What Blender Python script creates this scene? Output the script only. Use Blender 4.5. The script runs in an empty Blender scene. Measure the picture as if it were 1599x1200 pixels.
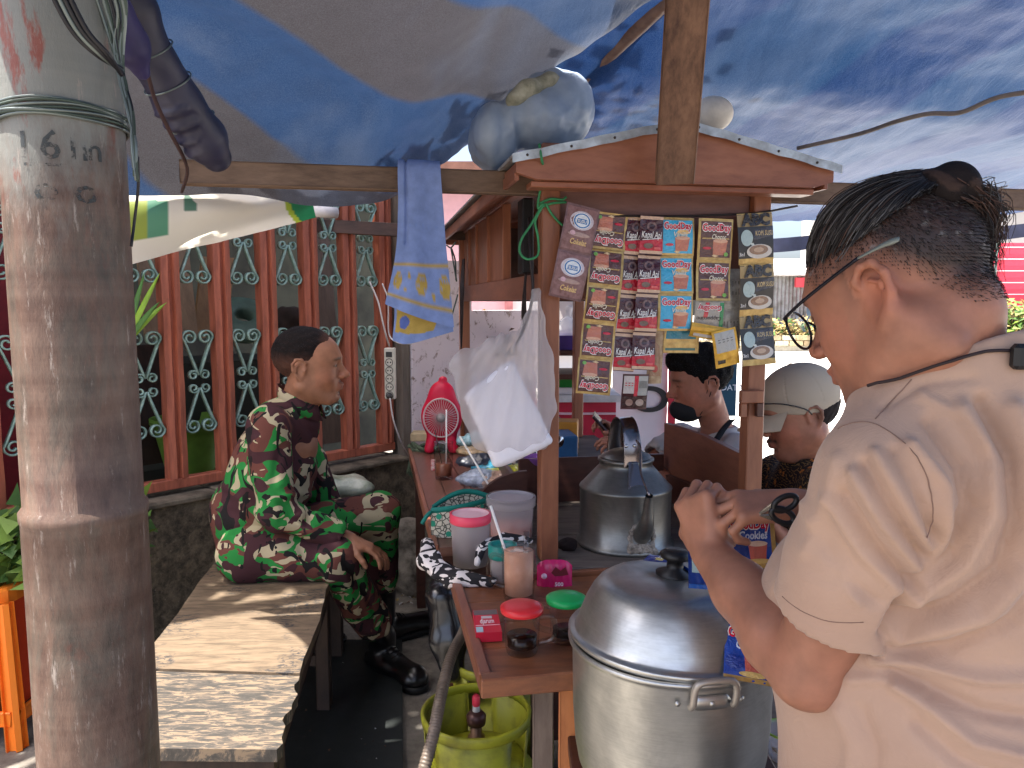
import bpy, bmesh, math, random
import numpy as np
from mathutils import Vector, Matrix
R = math.radians
rng = random.Random(7)
# ---------------------------------------------------------------- camera, light, exposure
F_PX, W_PX, H_PX, PITCH, CAM_Z = 1200.0, 1599.0, 1200.0, 6.0, 1.40
scn = bpy.context.scene
C = scn.collection
cam_d = bpy.data.cameras.new('camera'); cam = bpy.data.objects.new('camera', cam_d); C.objects.link(cam)
cam_d.sensor_width = 36.0; cam_d.lens = 36.0 * F_PX / W_PX
cam_d.clip_start = 0.05; cam_d.clip_end = 500
cam.location = (0, 0, CAM_Z); cam.rotation_euler = (R(90 - PITCH), 0, 0)
scn.camera = cam
world = bpy.data.worlds.new('World'); scn.world = world; world.use_nodes = True
wn = world.node_tree.nodes; wl = world.node_tree.links
bg = wn['Background']; sky = wn.new('ShaderNodeTexSky'); sky.sky_type = 'NISHITA'; sky.sun_disc = False
SUN_DIR = Vector((-0.36, -0.13, 0.92)).normalized()
sky.sun_elevation = math.asin(SUN_DIR.z); sky.sun_rotation = math.atan2(SUN_DIR.x, SUN_DIR.y)
sky.air_density = 0.7; sky.dust_density = 5.0; sky.ozone_density = 1.0
wl.new(sky.outputs[0], bg.inputs[0]); bg.inputs[1].default_value = 0.15
sun_d = bpy.data.lights.new('sun', 'SUN'); sun_d.energy = 4.3; sun_d.angle = R(0.5); sun_d.color = (1, 0.95, 0.87)
sun = bpy.data.objects.new('sun', sun_d); C.objects.link(sun)
sun.rotation_euler = SUN_DIR.to_track_quat('Z', 'Y').to_euler(); sun.location = (-3, -1, 6)
scn.view_settings.view_transform = 'Standard'; scn.view_settings.look = 'None'
scn.view_settings.exposure = 1.85; scn.view_settings.gamma = 1; scn.view_settings.use_curve_mapping = False
# ---------------------------------------------------------------- measuring helpers
_cp, _sp = math.cos(R(PITCH)), math.sin(R(PITCH))
def ray(u, v):
    x = (u - W_PX / 2) / F_PX; y = (H_PX / 2 - v) / F_PX
    return Vector((x, _cp + y * _sp, -_sp + y * _cp))
def P(u, v, Y):
    r = ray(u, v); t = Y / r.y
    return Vector((r.x * t, Y, CAM_Z + r.z * t))
def G(u, v, z):
    r = ray(u, v); t = (z - CAM_Z) / r.z
    return Vector((r.x * t, r.y * t, z))
TH = R(10.4)
AX = Vector((math.cos(TH), math.sin(TH), 0)); AY = Vector((-math.sin(TH), math.cos(TH), 0))
CO = Vector((0.095, 2.0, 0))
def CT(x, y, z): return CO + AX * x + AY * y + Vector((0, 0, z))
MC = Matrix.Translation(CO) @ Matrix.Rotation(TH, 4, 'Z')
def PF(u, v, off=0.0):      # point on the plane of the cart front, off metres towards the camera
    r = ray(u, v); o = Vector((0, 0, CAM_Z)); n = AY
    t = (CO - AY * off - o).dot(n) / r.dot(n)
    return o + r * t
# ---------------------------------------------------------------- materials
def lin(c):
    return tuple(((x / 255.0) / 12.92 if x / 255.0 <= 0.04045 else ((x / 255.0 + 0.055) / 1.055) ** 2.4) for x in c[:3]) + (1,)
_mc = {}
def nd(nt, t, **kw):
    n = nt.nodes.new(t)
    for k, v in kw.items(): setattr(n, k, v)
    return n
def mp(nt, scale=(1, 1, 1), rot=(0, 0, 0), coord='Object', loc=(0, 0, 0)):
    tc = nd(nt, 'ShaderNodeTexCoord'); m = nd(nt, 'ShaderNodeMapping')
    nt.links.new(tc.outputs[coord], m.inputs[0])
    m.inputs['Scale'].default_value = scale; m.inputs['Rotation'].default_value = rot; m.inputs['Location'].default_value = loc
    return m.outputs[0]
def noise(nt, vec, scale, detail=4, rough=.55, dist=0):
    n = nd(nt, 'ShaderNodeTexNoise'); nt.links.new(vec, n.inputs['Vector'])
    n.inputs['Scale'].default_value = scale; n.inputs['Detail'].default_value = detail
    n.inputs['Roughness'].default_value = rough; n.inputs['Distortion'].default_value = dist
    return n.outputs['Fac']
def ramp(nt, fac, stops, const=False):
    r = nd(nt, 'ShaderNodeValToRGB'); nt.links.new(fac, r.inputs[0])
    e = r.color_ramp.elements
    if const: r.color_ramp.interpolation = 'CONSTANT'
    while len(e) < len(stops): e.new(0.5)
    for i, (p, c) in enumerate(stops):
        e[i].position = p; e[i].color = c if len(c) == 4 else tuple(c) + (1,)
    return r.outputs[0]
def mix(nt, fac, a, b, mode='MIX'):
    m = nd(nt, 'ShaderNodeMix', data_type='RGBA', blend_type=mode)
    for s, x in ((m.inputs[0], fac), (m.inputs[6], a), (m.inputs[7], b)):
        if hasattr(x, 'links'): nt.links.new(x, s)
        elif isinstance(x, (int, float)): s.default_value = x
        else: s.default_value = x
    return m.outputs[2]
def bump(nt, h, strength, dist=0.002, prev=None):
    b = nd(nt, 'ShaderNodeBump'); b.inputs['Strength'].default_value = strength; b.inputs['Distance'].default_value = dist
    nt.links.new(h, b.inputs['Height'])
    if prev is not None: nt.links.new(prev, b.inputs['Normal'])
    return b.outputs[0]
def newmat(name):
    m = bpy.data.materials.new(name); m.use_nodes = True
    nt = m.node_tree; return m, nt, nt.nodes['Principled BSDF']
def M(name, col, rough=.6, metal=0.0, var=.18, scale=9, bmp=.15, bscale=60, col2=None, st=(1, 1, 1), rz=0, spec=.4, dist=0.0015, detail=5, lo=.35, hi=.68):
    if name in _mc: return _mc[name]
    m, nt, b = newmat(name); c = lin(col)
    c2 = lin(col2) if col2 else tuple(x * (1 - var * 2) for x in c[:3]) + (1,)
    v = mp(nt, st, (0, 0, rz))
    f = noise(nt, v, scale, detail, .6)
    co = ramp(nt, f, [(lo, c2), (hi, c)])
    nt.links.new(co, b.inputs['Base Color'])
    b.inputs['Roughness'].default_value = rough; b.inputs['Metallic'].default_value = metal
    b.inputs['Specular IOR Level'].default_value = spec
    if bmp: nt.links.new(bump(nt, noise(nt, v, bscale, 4), bmp, dist), b.inputs['Normal'])
    _mc[name] = m; return m
def flat(col, rough=.5, metal=0.0, name=None):
    k = name or 'print_%d_%d_%d_%d' % (col[0], col[1], col[2], int(metal * 9))
    if k in _mc: return _mc[k]
    m, nt, b = newmat(k); b.inputs['Base Color'].default_value = lin(col)
    b.inputs['Roughness'].default_value = rough; b.inputs['Metallic'].default_value = metal
    _mc[k] = m; return m
def woodmat(name, col, dark, st=(1, 1, 1), rz=0.0, rough=.6, worn=None, wamt=.5, bmp=.35, scale=6):
    if name in _mc: return _mc[name]
    m, nt, b = newmat(name)
    v = mp(nt, tuple(s * 1.0 for s in st), (0, 0, rz))
    g1 = noise(nt, v, scale, 6, .62, .6); g2 = noise(nt, v, scale * 5, 5, .7, .2)
    co = ramp(nt, g1, [(.32, lin(dark)), (.62, lin(col))])
    co = mix(nt, .45, co, ramp(nt, g2, [(.35, lin(dark)), (.6, lin(col))]), 'MIX')
    if worn:
        v2 = mp(nt, tuple(.5 + s * .35 for s in st), (0, 0, rz))
        w = ramp(nt, noise(nt, v2, 9, 8, .7, .4), [(wamt, (0, 0, 0, 1)), (wamt + .06, (1, 1, 1, 1))])
        co = mix(nt, w, co, lin(worn))
    nt.links.new(co, b.inputs['Base Color']); b.inputs['Roughness'].default_value = rough
    nt.links.new(bump(nt, g2, bmp, .002), b.inputs['Normal'])
    _mc[name] = m; return m
def vcolmat(name, rough=.55, bmp=.12, bscale=180, sss=0.0, spec=.35, metal=0, dist=.001):
    if name in _mc: return _mc[name]
    m, nt, b = newmat(name)
    a = nd(nt, 'ShaderNodeAttribute', attribute_name='Col')
    n = noise(nt, mp(nt), 35, 4)
    co = mix(nt, 1.0, a.outputs['Color'], ramp(nt, n, [(.3, (.82, .8, .8, 1)), (.7, (1.1, 1.06, 1.05, 1))]), 'MULTIPLY')
    nt.links.new(co, b.inputs['Base Color']); b.inputs['Roughness'].default_value = rough
    b.inputs['Specular IOR Level'].default_value = spec
    if sss:
        b.inputs['Subsurface Weight'].default_value = sss; b.inputs['Subsurface Radius'].default_value = (1, .35, .2); b.inputs['Subsurface Scale'].default_value = .006
    nt.links.new(bump(nt, noise(nt, mp(nt), bscale, 4), bmp, dist), b.inputs['Normal'])
    _mc[name] = m; return m
def foilprint(col):
    k = 'foil_print_%d_%d_%d' % col
    if k in _mc: return _mc[k]
    m, nt, b = newmat(k); b.inputs['Base Color'].default_value = lin(col); b.inputs['Roughness'].default_value = .19; b.inputs['Specular IOR Level'].default_value = .75
    v = mp(nt); nt.links.new(bump(nt, noise(nt, v, 42, 4, .6, 1.2), .85, .005, bump(nt, noise(nt, v, 140, 3), .35, .0015)), b.inputs['Normal'])
    _mc[k] = m; return m
def glassmat(name, col=(255, 255, 255), rough=.03, tint=.92):
    if name in _mc: return _mc[name]
    m, nt, b = newmat(name); nt.nodes.remove(b)
    o = nt.nodes['Material Output']
    t = nd(nt, 'ShaderNodeBsdfTransparent'); c = lin(col); t.inputs[0].default_value = (c[0] * tint, c[1] * tint, c[2] * tint, 1)
    g = nd(nt, 'ShaderNodeBsdfGlossy'); g.inputs['Roughness'].default_value = rough
    fr = nd(nt, 'ShaderNodeLayerWeight'); fr.inputs['Blend'].default_value = .22
    r = nd(nt, 'ShaderNodeMapRange'); nt.links.new(fr.outputs['Facing'], r.inputs[0]); r.inputs[3].default_value = .03; r.inputs[4].default_value = .3
    ms = nd(nt, 'ShaderNodeMixShader'); nt.links.new(r.outputs[0], ms.inputs[0]); nt.links.new(t.outputs[0], ms.inputs[1]); nt.links.new(g.outputs[0], ms.inputs[2])
    nt.links.new(ms.outputs[0], o.inputs[0]); _mc[name] = m; return m
def filmmat(name, col, alpha=.5, rough=.35, transl=.5, bmp=.4, bscale=14, spec=.6):
    """thin plastic film: partly see-through, partly scattering"""
    if name in _mc: return _mc[name]
    m, nt, b = newmat(name); nt.nodes.remove(b); o = nt.nodes['Material Output']
    v = mp(nt); bn = bump(nt, noise(nt, v, bscale, 5, .6, .8), bmp, .006)
    d = nd(nt, 'ShaderNodeBsdfPrincipled'); d.inputs['Base Color'].default_value = lin(col); d.inputs['Roughness'].default_value = rough
    d.inputs['Specular IOR Level'].default_value = spec; nt.links.new(bn, d.inputs['Normal'])
    tl = nd(nt, 'ShaderNodeBsdfTranslucent'); tl.inputs[0].default_value = lin(col); nt.links.new(bn, tl.inputs['Normal'])
    a = nd(nt, 'ShaderNodeMixShader'); a.inputs[0].default_value = transl
    nt.links.new(d.outputs[0], a.inputs[1]); nt.links.new(tl.outputs[0], a.inputs[2])
    t = nd(nt, 'ShaderNodeBsdfTransparent'); ms = nd(nt, 'ShaderNodeMixShader'); ms.inputs[0].default_value = alpha
    nt.links.new(t.outputs[0], ms.inputs[1]); nt.links.new(a.outputs[0], ms.inputs[2]); nt.links.new(ms.outputs[0], o.inputs[0])
    _mc[name] = m; return m
# ---------------------------------------------------------------- mesh builder
class MB:
    def __init__(s, M=None): s.v = []; s.f = []; s.m = []; s.M = M; s.mi = 0; s.sm = []; s.smooth = False
    def add(s, vs, fs, smooth=None):
        n = len(s.v)
        for p in vs:
            p = Vector(p)
            s.v.append(s.M @ p if s.M else p)
        for f in fs: s.f.append([n + i for i in f]); s.m.append(s.mi); s.sm.append(s.smooth if smooth is None else smooth)
        return s
    def box(s, lo, hi, bev=0.0):
        x0, y0, z0 = lo; x1, y1, z1 = hi
        if bev <= 0:
            return s.add([(x0,y0,z0),(x1,y0,z0),(x1,y1,z0),(x0,y1,z0),(x0,y0,z1),(x1,y0,z1),(x1,y1,z1),(x0,y1,z1)],
                  [(3,2,1,0),(4,5,6,7),(0,1,5,4),(1,2,6,5),(2,3,7,6),(3,0,4,7)])
        bm = bmesh.new(); bmesh.ops.create_cube(bm, size=1)
        for w in bm.verts: w.co = Vector(((x0+x1)/2 + w.co.x*(x1-x0), (y0+y1)/2 + w.co.y*(y1-y0), (z0+z1)/2 + w.co.z*(z1-z0)))
        bmesh.ops.bevel(bm, geom=bm.edges[:], offset=bev, segments=1, affect='EDGES')
        bm.verts.index_update()
        s.add([w.co.copy() for w in bm.verts], [[w.index for w in f.verts] for f in bm.faces]); bm.free(); return s
    def bar(s, a, b, w, h, up=(0, 0, 1), bev=.002, w2=None, h2=None):
        """rectangular bar from a to b, w across, h along up"""
        a = Vector(a); b = Vector(b); d = (b - a); L = d.length; d.normalize(); up = Vector(up)
        x = d.cross(up)
        if x.length < 1e-4: x = d.cross(Vector((0, 1, 0)))
        x.normalize(); y = x.cross(d).normalized(); w2 = w2 or w; h2 = h2 or h
        c = bev; vs = []; n = 3
        for t, ww, hh in ((a, w, h), (a.lerp(b, .5), (w+w2)/2, (h+h2)/2), (b, w2, h2)):
            for sx, sy in ((-1,-1),(1,-1),(1,1),(-1,1)):
                px = sx * ww / 2; py = sy * hh / 2
                o1 = t + x * (px - sx * c) + y * py; o2 = t + x * px + y * (py - sy * c)
                vs += ([o1, o2] if sx * sy > 0 else [o2, o1])
        k = 8; fs = []
        for i in range(n - 1):
            for j in range(k): fs.append((i*k+j, i*k+(j+1) % k, (i+1)*k+(j+1) % k, (i+1)*k+j))
        fs.append(tuple(reversed(range(k)))); fs.append(tuple(range((n-1)*k, n*k)))
        return s.add(vs, fs)
    def tube(s, pts, r, n=8, cap=True, smooth=True, flat_y=1.0):
        pts = [Vector(p) for p in pts]; rr = r if isinstance(r, (list, tuple)) else [r] * len(pts)
        vs = []; fs = []; pr = None
        for i, p in enumerate(pts):
            t = (pts[min(i+1, len(pts)-1)] - pts[max(i-1, 0)]).normalized()
            if pr is None: x = t.orthogonal().normalized()
            else: x = (pr - t * pr.dot(t)).normalized()
            pr = x; y = t.cross(x)
            for j in range(n):
                a = 2 * math.pi * j / n; vs.append(p + (x * math.cos(a) + y * math.sin(a) * flat_y) * rr[i])
        for i in range(len(pts) - 1):
            for j in range(n): fs.append((i*n+j, i*n+(j+1) % n, (i+1)*n+(j+1) % n, (i+1)*n+j))
        if cap: fs.append(tuple(reversed(range(n)))); fs.append(tuple(range((len(pts)-1)*n, len(pts)*n)))
        return s.add(vs, fs, smooth)
    def lathe(s, prof, c=(0, 0, 0), n=32, axis=None, smooth=True, cap=False, sx=1.0, sy=1.0, mats=None):
        c = Vector(c); q = Vector((0, 0, 1)).rotation_difference(Vector(axis)).to_matrix() if axis else None
        vs = []; fs = []; m0 = s.mi
        for (r, z) in prof:
            for j in range(n):
                a = 2 * math.pi * j / n; p = Vector((r * math.cos(a) * sx, r * math.sin(a) * sy, z))
                vs.append(c + (q @ p if q else p))
        base = len(s.v); s.add(vs, [])
        for i in range(len(prof) - 1):
            if mats: s.mi = mats[i]
            for j in range(n):
                s.f.append([base+i*n+j, base+i*n+(j+1) % n, base+(i+1)*n+(j+1) % n, base+(i+1)*n+j]); s.m.append(s.mi); s.sm.append(smooth)
        if cap:
            s.f.append([base+j for j in reversed(range(n))]); s.m.append(s.mi); s.sm.append(False)
            s.f.append([base+(len(prof)-1)*n+j for j in range(n)]); s.m.append(s.mi); s.sm.append(False)
        s.mi = m0; return s
    def grid(s, fn, nu, nv, smooth=True, thick=0.0):
        vs = [fn(i / nu, j / nv) for j in range(nv + 1) for i in range(nu + 1)]
        fs = [(j*(nu+1)+i, j*(nu+1)+i+1, (j+1)*(nu+1)+i+1, (j+1)*(nu+1)+i) for j in range(nv) for i in range(nu)]
        return s.add(vs, fs, smooth)
    def prism(s, poly, fn0, fn1):
        """poly: 2-D outline; fn0/fn1 map 2-D point to the two faces"""
        n = len(poly); vs = [fn0(p) for p in poly] + [fn1(p) for p in poly]
        fs = [tuple(range(n)), tuple(reversed(range(n, 2*n)))] + [(i, i + n, (i+1) % n + n, (i+1) % n) for i in range(n)]
        return s.add(vs, fs)
    def build(s, name, mats, parent=None, **kw):
        me = bpy.data.meshes.new(name)
        vs = s.v
        if parent is not None:
            org = world_loc(parent); off = org
        else:
            a = np.array([tuple(p) for p in vs]); off = Vector(((a[:,0].min()+a[:,0].max())/2, (a[:,1].min()+a[:,1].max())/2, a[:,2].min()))
        me.from_pydata([tuple(p - off) for p in vs], [], s.f)
        if not isinstance(mats, (list, tuple)): mats = [mats]
        for m in mats: me.materials.append(m)
        me.polygons.foreach_set('material_index', s.m); me.polygons.foreach_set('use_smooth', s.sm)
        me.update()
        bm = bmesh.new(); bm.from_mesh(me); bmesh.ops.recalc_face_normals(bm, faces=bm.faces[:]); bm.to_mesh(me); bm.free()
        o = bpy.data.objects.new(name, me); C.objects.link(o)
        if parent is not None: o.parent = parent
        else: o.location = off
        for k, v in kw.items(): o[k] = v
        return o
def world_loc(o):
    l = Vector(o.location)
    while o.parent is not None: o = o.parent; l += Vector(o.location)
    return l
def tag(o, label=None, cat=None, group=None, kind=None):
    if label: o['label'] = label
    if cat: o['category'] = cat
    if group: o['group'] = group
    if kind: o['kind'] = kind
    return o
def empty(name, loc, label, cat, group=None):
    o = bpy.data.objects.new(name, None); C.objects.link(o); o.location = loc; o.empty_display_size = .05
    return tag(o, label, cat, group)
def struct(o): o['kind'] = 'structure'; return o
def copy_tree(o, parent=None):
    c = o.copy(); C.objects.link(c); c.parent = parent
    for ch in list(o.children): copy_tree(ch, c)
    return c
def smoothpath(pts, n=6):
    """Catmull-Rom through the points"""
    pts = [Vector(p) for p in pts]; q = [pts[0]*2-pts[1]] + pts + [pts[-1]*2-pts[-2]]; out = []
    for i in range(1, len(q) - 2):
        for k in range(n):
            t = k / n; a, b, c, d = q[i-1], q[i], q[i+1], q[i+2]
            out.append(.5 * ((2*b) + (c-a)*t + (2*a-5*b+4*c-d)*t*t + (3*b-a-3*c+d)*t*t*t))
    out.append(pts[-1]); return out
_tc = {}
def textmesh(s, offset=0.0, res=2):
    k = (s, offset)
    if k in _tc: return _tc[k]
    cu = bpy.data.curves.new('t', 'FONT'); cu.body = s; cu.offset = offset; cu.resolution_u = res; cu.align_x = 'CENTER'; cu.align_y = 'CENTER'; cu.fill_mode = 'FRONT'; cu.size = 1
    o = bpy.data.objects.new('t', cu); C.objects.link(o); dg = bpy.context.evaluated_depsgraph_get()
    me = bpy.data.meshes.new_from_object(o.evaluated_get(dg))
    vs = [v.co.copy() for v in me.vertices]; fs = [tuple(p.vertices) for p in me.polygons]
    bpy.data.objects.remove(o); bpy.data.curves.remove(cu); bpy.data.meshes.remove(me)
    _tc[k] = (vs, fs); return _tc[k]
# ---------------------------------------------------------------- implicit surfaces (people, bags, soft things)
def A(v): return np.array(tuple(v), dtype=np.float64)
class Vol:
    def __init__(s, lo, hi, h):
        s.lo = A(lo); s.h = h; s.n = np.ceil((A(hi) - s.lo) / h).astype(int) + 1
        s.F = np.full(s.n, 1.0, np.float32); s.T = None
    def frame(s, o=None, X=None, Y=None, Z=None, sc=1.0):
        s.T = None if o is None else (A(o), np.array([A(X), A(Y), A(Z)]), sc)
    def w(s, p):
        if s.T is None: return A(p)
        o, Rm, sc = s.T; return o + (A(p) * sc) @ Rm
    def _box(s, lo, hi):
        i0 = np.clip(np.floor((lo - s.lo) / s.h).astype(int), 0, s.n); i1 = np.clip(np.ceil((hi - s.lo) / s.h).astype(int) + 1, 0, s.n)
        if (i1 <= i0).any(): return None
        ax = [s.lo[k] + s.h * np.arange(i0[k], i1[k]) for k in range(3)]
        X, Y, Z = np.meshgrid(*ax, indexing='ij', copy=False)
        return tuple(slice(i0[k], i1[k]) for k in range(3)), X.astype(np.float32), Y.astype(np.float32), Z.astype(np.float32)
    def _mix(s, sl, d, k, sub):
        a = s.F[sl]
        if sub:
            d = -d
            if k <= 0: s.F[sl] = np.maximum(a, d); return
            h = np.clip(.5 - .5 * (d - a) / k, 0, 1); s.F[sl] = d * (1 - h) + a * h + k * h * (1 - h)
        else:
            if k <= 0: s.F[sl] = np.minimum(a, d); return
            h = np.clip(.5 + .5 * (d - a) / k, 0, 1); s.F[sl] = d * (1 - h) + a * h - k * h * (1 - h)
    def cap(s, a, b, ra, rb=None, k=.01, sub=False):
        rb = ra if rb is None else rb
        sc = 1 if s.T is None else s.T[2]; a = s.w(a); b = s.w(b); ra *= sc; rb *= sc; k *= sc
        m = max(ra, rb) + k + 3 * s.h; g = s._box(np.minimum(a, b) - m, np.maximum(a, b) + m)
        if g is None: return s
        sl, X, Y, Z = g; ba = b - a; L = max((ba ** 2).sum(), 1e-12)
        px, py, pz = X - a[0], Y - a[1], Z - a[2]
        t = np.clip((px * ba[0] + py * ba[1] + pz * ba[2]) / L, 0, 1)
        d = np.sqrt((px - ba[0]*t) ** 2 + (py - ba[1]*t) ** 2 + (pz - ba[2]*t) ** 2) - (ra + (rb - ra) * t)
        s._mix(sl, d, k, sub); return s
    def chain(s, pts, rad, k=.01, sub=False):
        for i in range(len(pts) - 1): s.cap(pts[i], pts[i+1], rad[i], rad[i+1], k, sub)
        return s
    def ell(s, c, r, k=.01, sub=False, rot=None):
        """ellipsoid; rot = 3 axis vectors (rows) in the current frame"""
        c = s.w(c); Rm = np.eye(3) if rot is None else np.array([A(x) / np.linalg.norm(A(x)) for x in rot])
        sc = 1
        if s.T is not None: Rm = Rm @ s.T[1]; sc = s.T[2]
        r = A(r) * sc; k *= sc; e = np.sqrt(((Rm * r[:, None]) ** 2).sum(0)) + k + 3 * s.h
        g = s._box(c - e, c + e)
        if g is None: return s
        sl, X, Y, Z = g; q = [(X - c[0]) * Rm[i][0] + (Y - c[1]) * Rm[i][1] + (Z - c[2]) * Rm[i][2] for i in range(3)]
        k0 = np.sqrt(sum((q[i] / r[i]) ** 2 for i in range(3))); k1 = np.sqrt(sum((q[i] / r[i] ** 2) ** 2 for i in range(3))) + 1e-9
        s._mix(sl, k0 * (k0 - 1) / k1, k, sub); return s
    def plane(s, p, n, k=.004):
        """cut away everything on the side n points to"""
        p = s.w(p); n = A(n)
        if s.T is not None: n = n @ s.T[1]
        n = n / np.linalg.norm(n); g = s._box(s.lo, s.lo + s.h * s.n); sl, X, Y, Z = g
        d = -((X - p[0]) * n[0] + (Y - p[1]) * n[1] + (Z - p[2]) * n[2]); s._mix(sl, d, k, True); return s
    def mesh(s):
        F = s.F; S = F < 0; n = F.shape
        c = np.zeros((n[0]-1, n[1]-1, n[2]-1), np.int8)
        for dx in (0, 1):
            for dy in (0, 1):
                for dz in (0, 1): c += S[dx:n[0]-1+dx, dy:n[1]-1+dy, dz:n[2]-1+dz]
        idx = np.argwhere((c > 0) & (c < 8)); vid = np.full(c.shape, -1, np.int64); vid[tuple(idx.T)] = np.arange(len(idx))
        acc = np.zeros((len(idx), 3)); cnt = np.zeros(len(idx))
        cor = [(x, y, z) for x in (0, 1) for y in (0, 1) for z in (0, 1)]
        for a in cor:
            for ax in range(3):
                if a[ax]: continue
                b = list(a); b[ax] = 1
                fa = F[tuple((idx + a).T)]; fb = F[tuple((idx + b).T)]; m = (fa < 0) != (fb < 0)
                t = np.where(m, fa / np.where(fa == fb, 1, fa - fb), 0)
                p = np.repeat(np.array([a], float), len(idx), 0); p[:, ax] += t
                acc[m] += p[m]; cnt[m] += 1
        V = s.lo + s.h * (idx + acc / cnt[:, None]); Q = []
        for ax in range(3):
            o = [slice(None)] * 3; o2 = [slice(None)] * 3; o[ax] = slice(0, -1); o2[ax] = slice(1, None)
            e = np.argwhere(S[tuple(o)] != S[tuple(o2)]); b1, b2 = (ax + 1) % 3, (ax + 2) % 3
            e = e[(e[:, b1] > 0) & (e[:, b2] > 0) & (e[:, b1] < n[b1]-1) & (e[:, b2] < n[b2]-1)]
            ins = S[tuple(e.T)]; u1 = np.zeros(3, int); u1[b1] = 1; u2 = np.zeros(3, int); u2[b2] = 1
            q = np.stack([vid[tuple((e - u1 - u2).T)], vid[tuple((e - u2).T)], vid[tuple(e.T)], vid[tuple((e - u1).T)]], 1)
            q[~ins] = q[~ins][:, ::-1]; Q.append(q)
        Q = np.concatenate(Q); Q = Q[(Q >= 0).all(1)]
        return V, Q
def normals(V, Q):
    n = np.cross(V[Q[:, 2]] - V[Q[:, 0]], V[Q[:, 3]] - V[Q[:, 1]]); N = np.zeros_like(V)
    for i in range(4): np.add.at(N, Q[:, i], n)
    return N / (np.linalg.norm(N, axis=1)[:, None] + 1e-12)
def relax(V, Q, it=1, lam=.5):
    for _ in range(it):
        acc = np.zeros_like(V); cnt = np.zeros(len(V))
        for i in range(4):
            a, b = Q[:, i], Q[:, (i+1) % 4]
            np.add.at(acc, a, V[b]); np.add.at(cnt, a, 1); np.add.at(acc, b, V[a]); np.add.at(cnt, b, 1)
        V = V + lam * (acc / np.maximum(cnt, 1)[:, None] - V)
    return V
def npmesh(name, V, Q, mats, parent=None, col=None, midx=None, label=None, cat=None, **kw):
    off = world_loc(parent) if parent is not None else Vector(((V[:,0].min()+V[:,0].max())/2, (V[:,1].min()+V[:,1].max())/2, V[:,2].min()))
    me = bpy.data.meshes.new(name); W = (V - A(off)).astype(np.float32)
    me.vertices.add(len(W)); me.vertices.foreach_set('co', W.ravel())
    me.loops.add(Q.size); me.loops.foreach_set('vertex_index', Q.astype(np.int32).ravel())
    me.polygons.add(len(Q)); me.polygons.foreach_set('loop_start', np.arange(0, Q.size, Q.shape[1], dtype=np.int32))
    try: me.polygons.foreach_set('loop_total', np.full(len(Q), Q.shape[1], np.int32))
    except Exception: pass
    me.polygons.foreach_set('use_smooth', np.ones(len(Q), bool))
    for m in (mats if isinstance(mats, (list, tuple)) else [mats]): me.materials.append(m)
    if midx is not None: me.polygons.foreach_set('material_index', midx.astype(np.int32))
    if col is not None:
        a = me.attributes.new('Col', 'FLOAT_COLOR', 'POINT'); a.data.foreach_set('color', np.c_[col, np.ones(len(col))].astype(np.float32).ravel())
    me.update(); me.validate()
    o = bpy.data.objects.new(name, me); C.objects.link(o)
    if parent is not None: o.parent = parent
    else: o.location = off
    tag(o, label, cat)
    for k, v in kw.items(): o[k] = v
    return o
def uv_of(V):
    """photo position of points, used only to measure where a fold lies on the cloth"""
    D = V - np.array([0, 0, CAM_Z]); x = D[:, 0]; f = D[:, 1] * _cp - D[:, 2] * _sp; u = D[:, 1] * _sp + D[:, 2] * _cp
    return np.stack([W_PX / 2 + F_PX * x / f, H_PX / 2 - F_PX * u / f], 1)
def pdist(U, pts):
    best = np.full(len(U), 1e9); pts = np.array(pts, float)
    for i in range(len(pts) - 1):
        a, b = pts[i], pts[i+1]; ba = b - a; t = np.clip(((U - a) @ ba) / (ba @ ba), 0, 1)
        best = np.minimum(best, np.linalg.norm(U - a - t[:, None] * ba, axis=1))
    return best
def wav(V, s, seed=0, oct=3):
    r = np.random.RandomState(seed); out = 0; amp = 1.0
    for o in range(oct):
        for _ in range(4):
            k = r.randn(3); k /= np.linalg.norm(k); out = out + amp * np.sin(V @ k * s * (1.7 ** o) * r.uniform(.7, 1.4) + r.uniform(0, 6.28)) / 4
        amp *= .55
    return out
def L3(c): return np.array(lin(c)[:3])
# ================================================================ ground and street
def ground_mat():
    m, nt, b = newmat('concrete_ground'); v = mp(nt)
    a = noise(nt, v, 1.3, 8, .65); c = noise(nt, v, 14, 6, .7)
    co = mix(nt, .5, ramp(nt, a, [(.35, lin((88, 80, 72))), (.62, lin((146, 140, 130)))]), ramp(nt, c, [(.35, lin((70, 63, 58))), (.65, lin((150, 144, 134)))]))
    nt.links.new(co, b.inputs['Base Color']); b.inputs['Roughness'].default_value = .8
    nt.links.new(bump(nt, noise(nt, v, 90, 5), .4, .004), b.inputs['Normal']); return m
mb = MB(); mb.add([(-60, -20, 0), (60, -20, 0), (60, 90, 0), (-60, 90, 0)], [(0, 1, 2, 3)])
struct(mb.build('ground', ground_mat()))
# dark scuffed slab between the bench and the cart
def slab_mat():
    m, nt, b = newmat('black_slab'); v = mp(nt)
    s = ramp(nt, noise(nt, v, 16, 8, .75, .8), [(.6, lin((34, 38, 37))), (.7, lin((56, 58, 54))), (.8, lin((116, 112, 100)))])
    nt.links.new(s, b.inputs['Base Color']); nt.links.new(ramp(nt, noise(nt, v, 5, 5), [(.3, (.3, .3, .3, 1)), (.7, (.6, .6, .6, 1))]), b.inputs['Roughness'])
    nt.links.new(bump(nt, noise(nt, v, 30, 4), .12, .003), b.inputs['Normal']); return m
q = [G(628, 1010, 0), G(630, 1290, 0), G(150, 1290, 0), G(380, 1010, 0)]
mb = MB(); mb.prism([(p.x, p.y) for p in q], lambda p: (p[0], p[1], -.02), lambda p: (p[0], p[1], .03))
struct(mb.build('pavement', slab_mat()))
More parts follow.
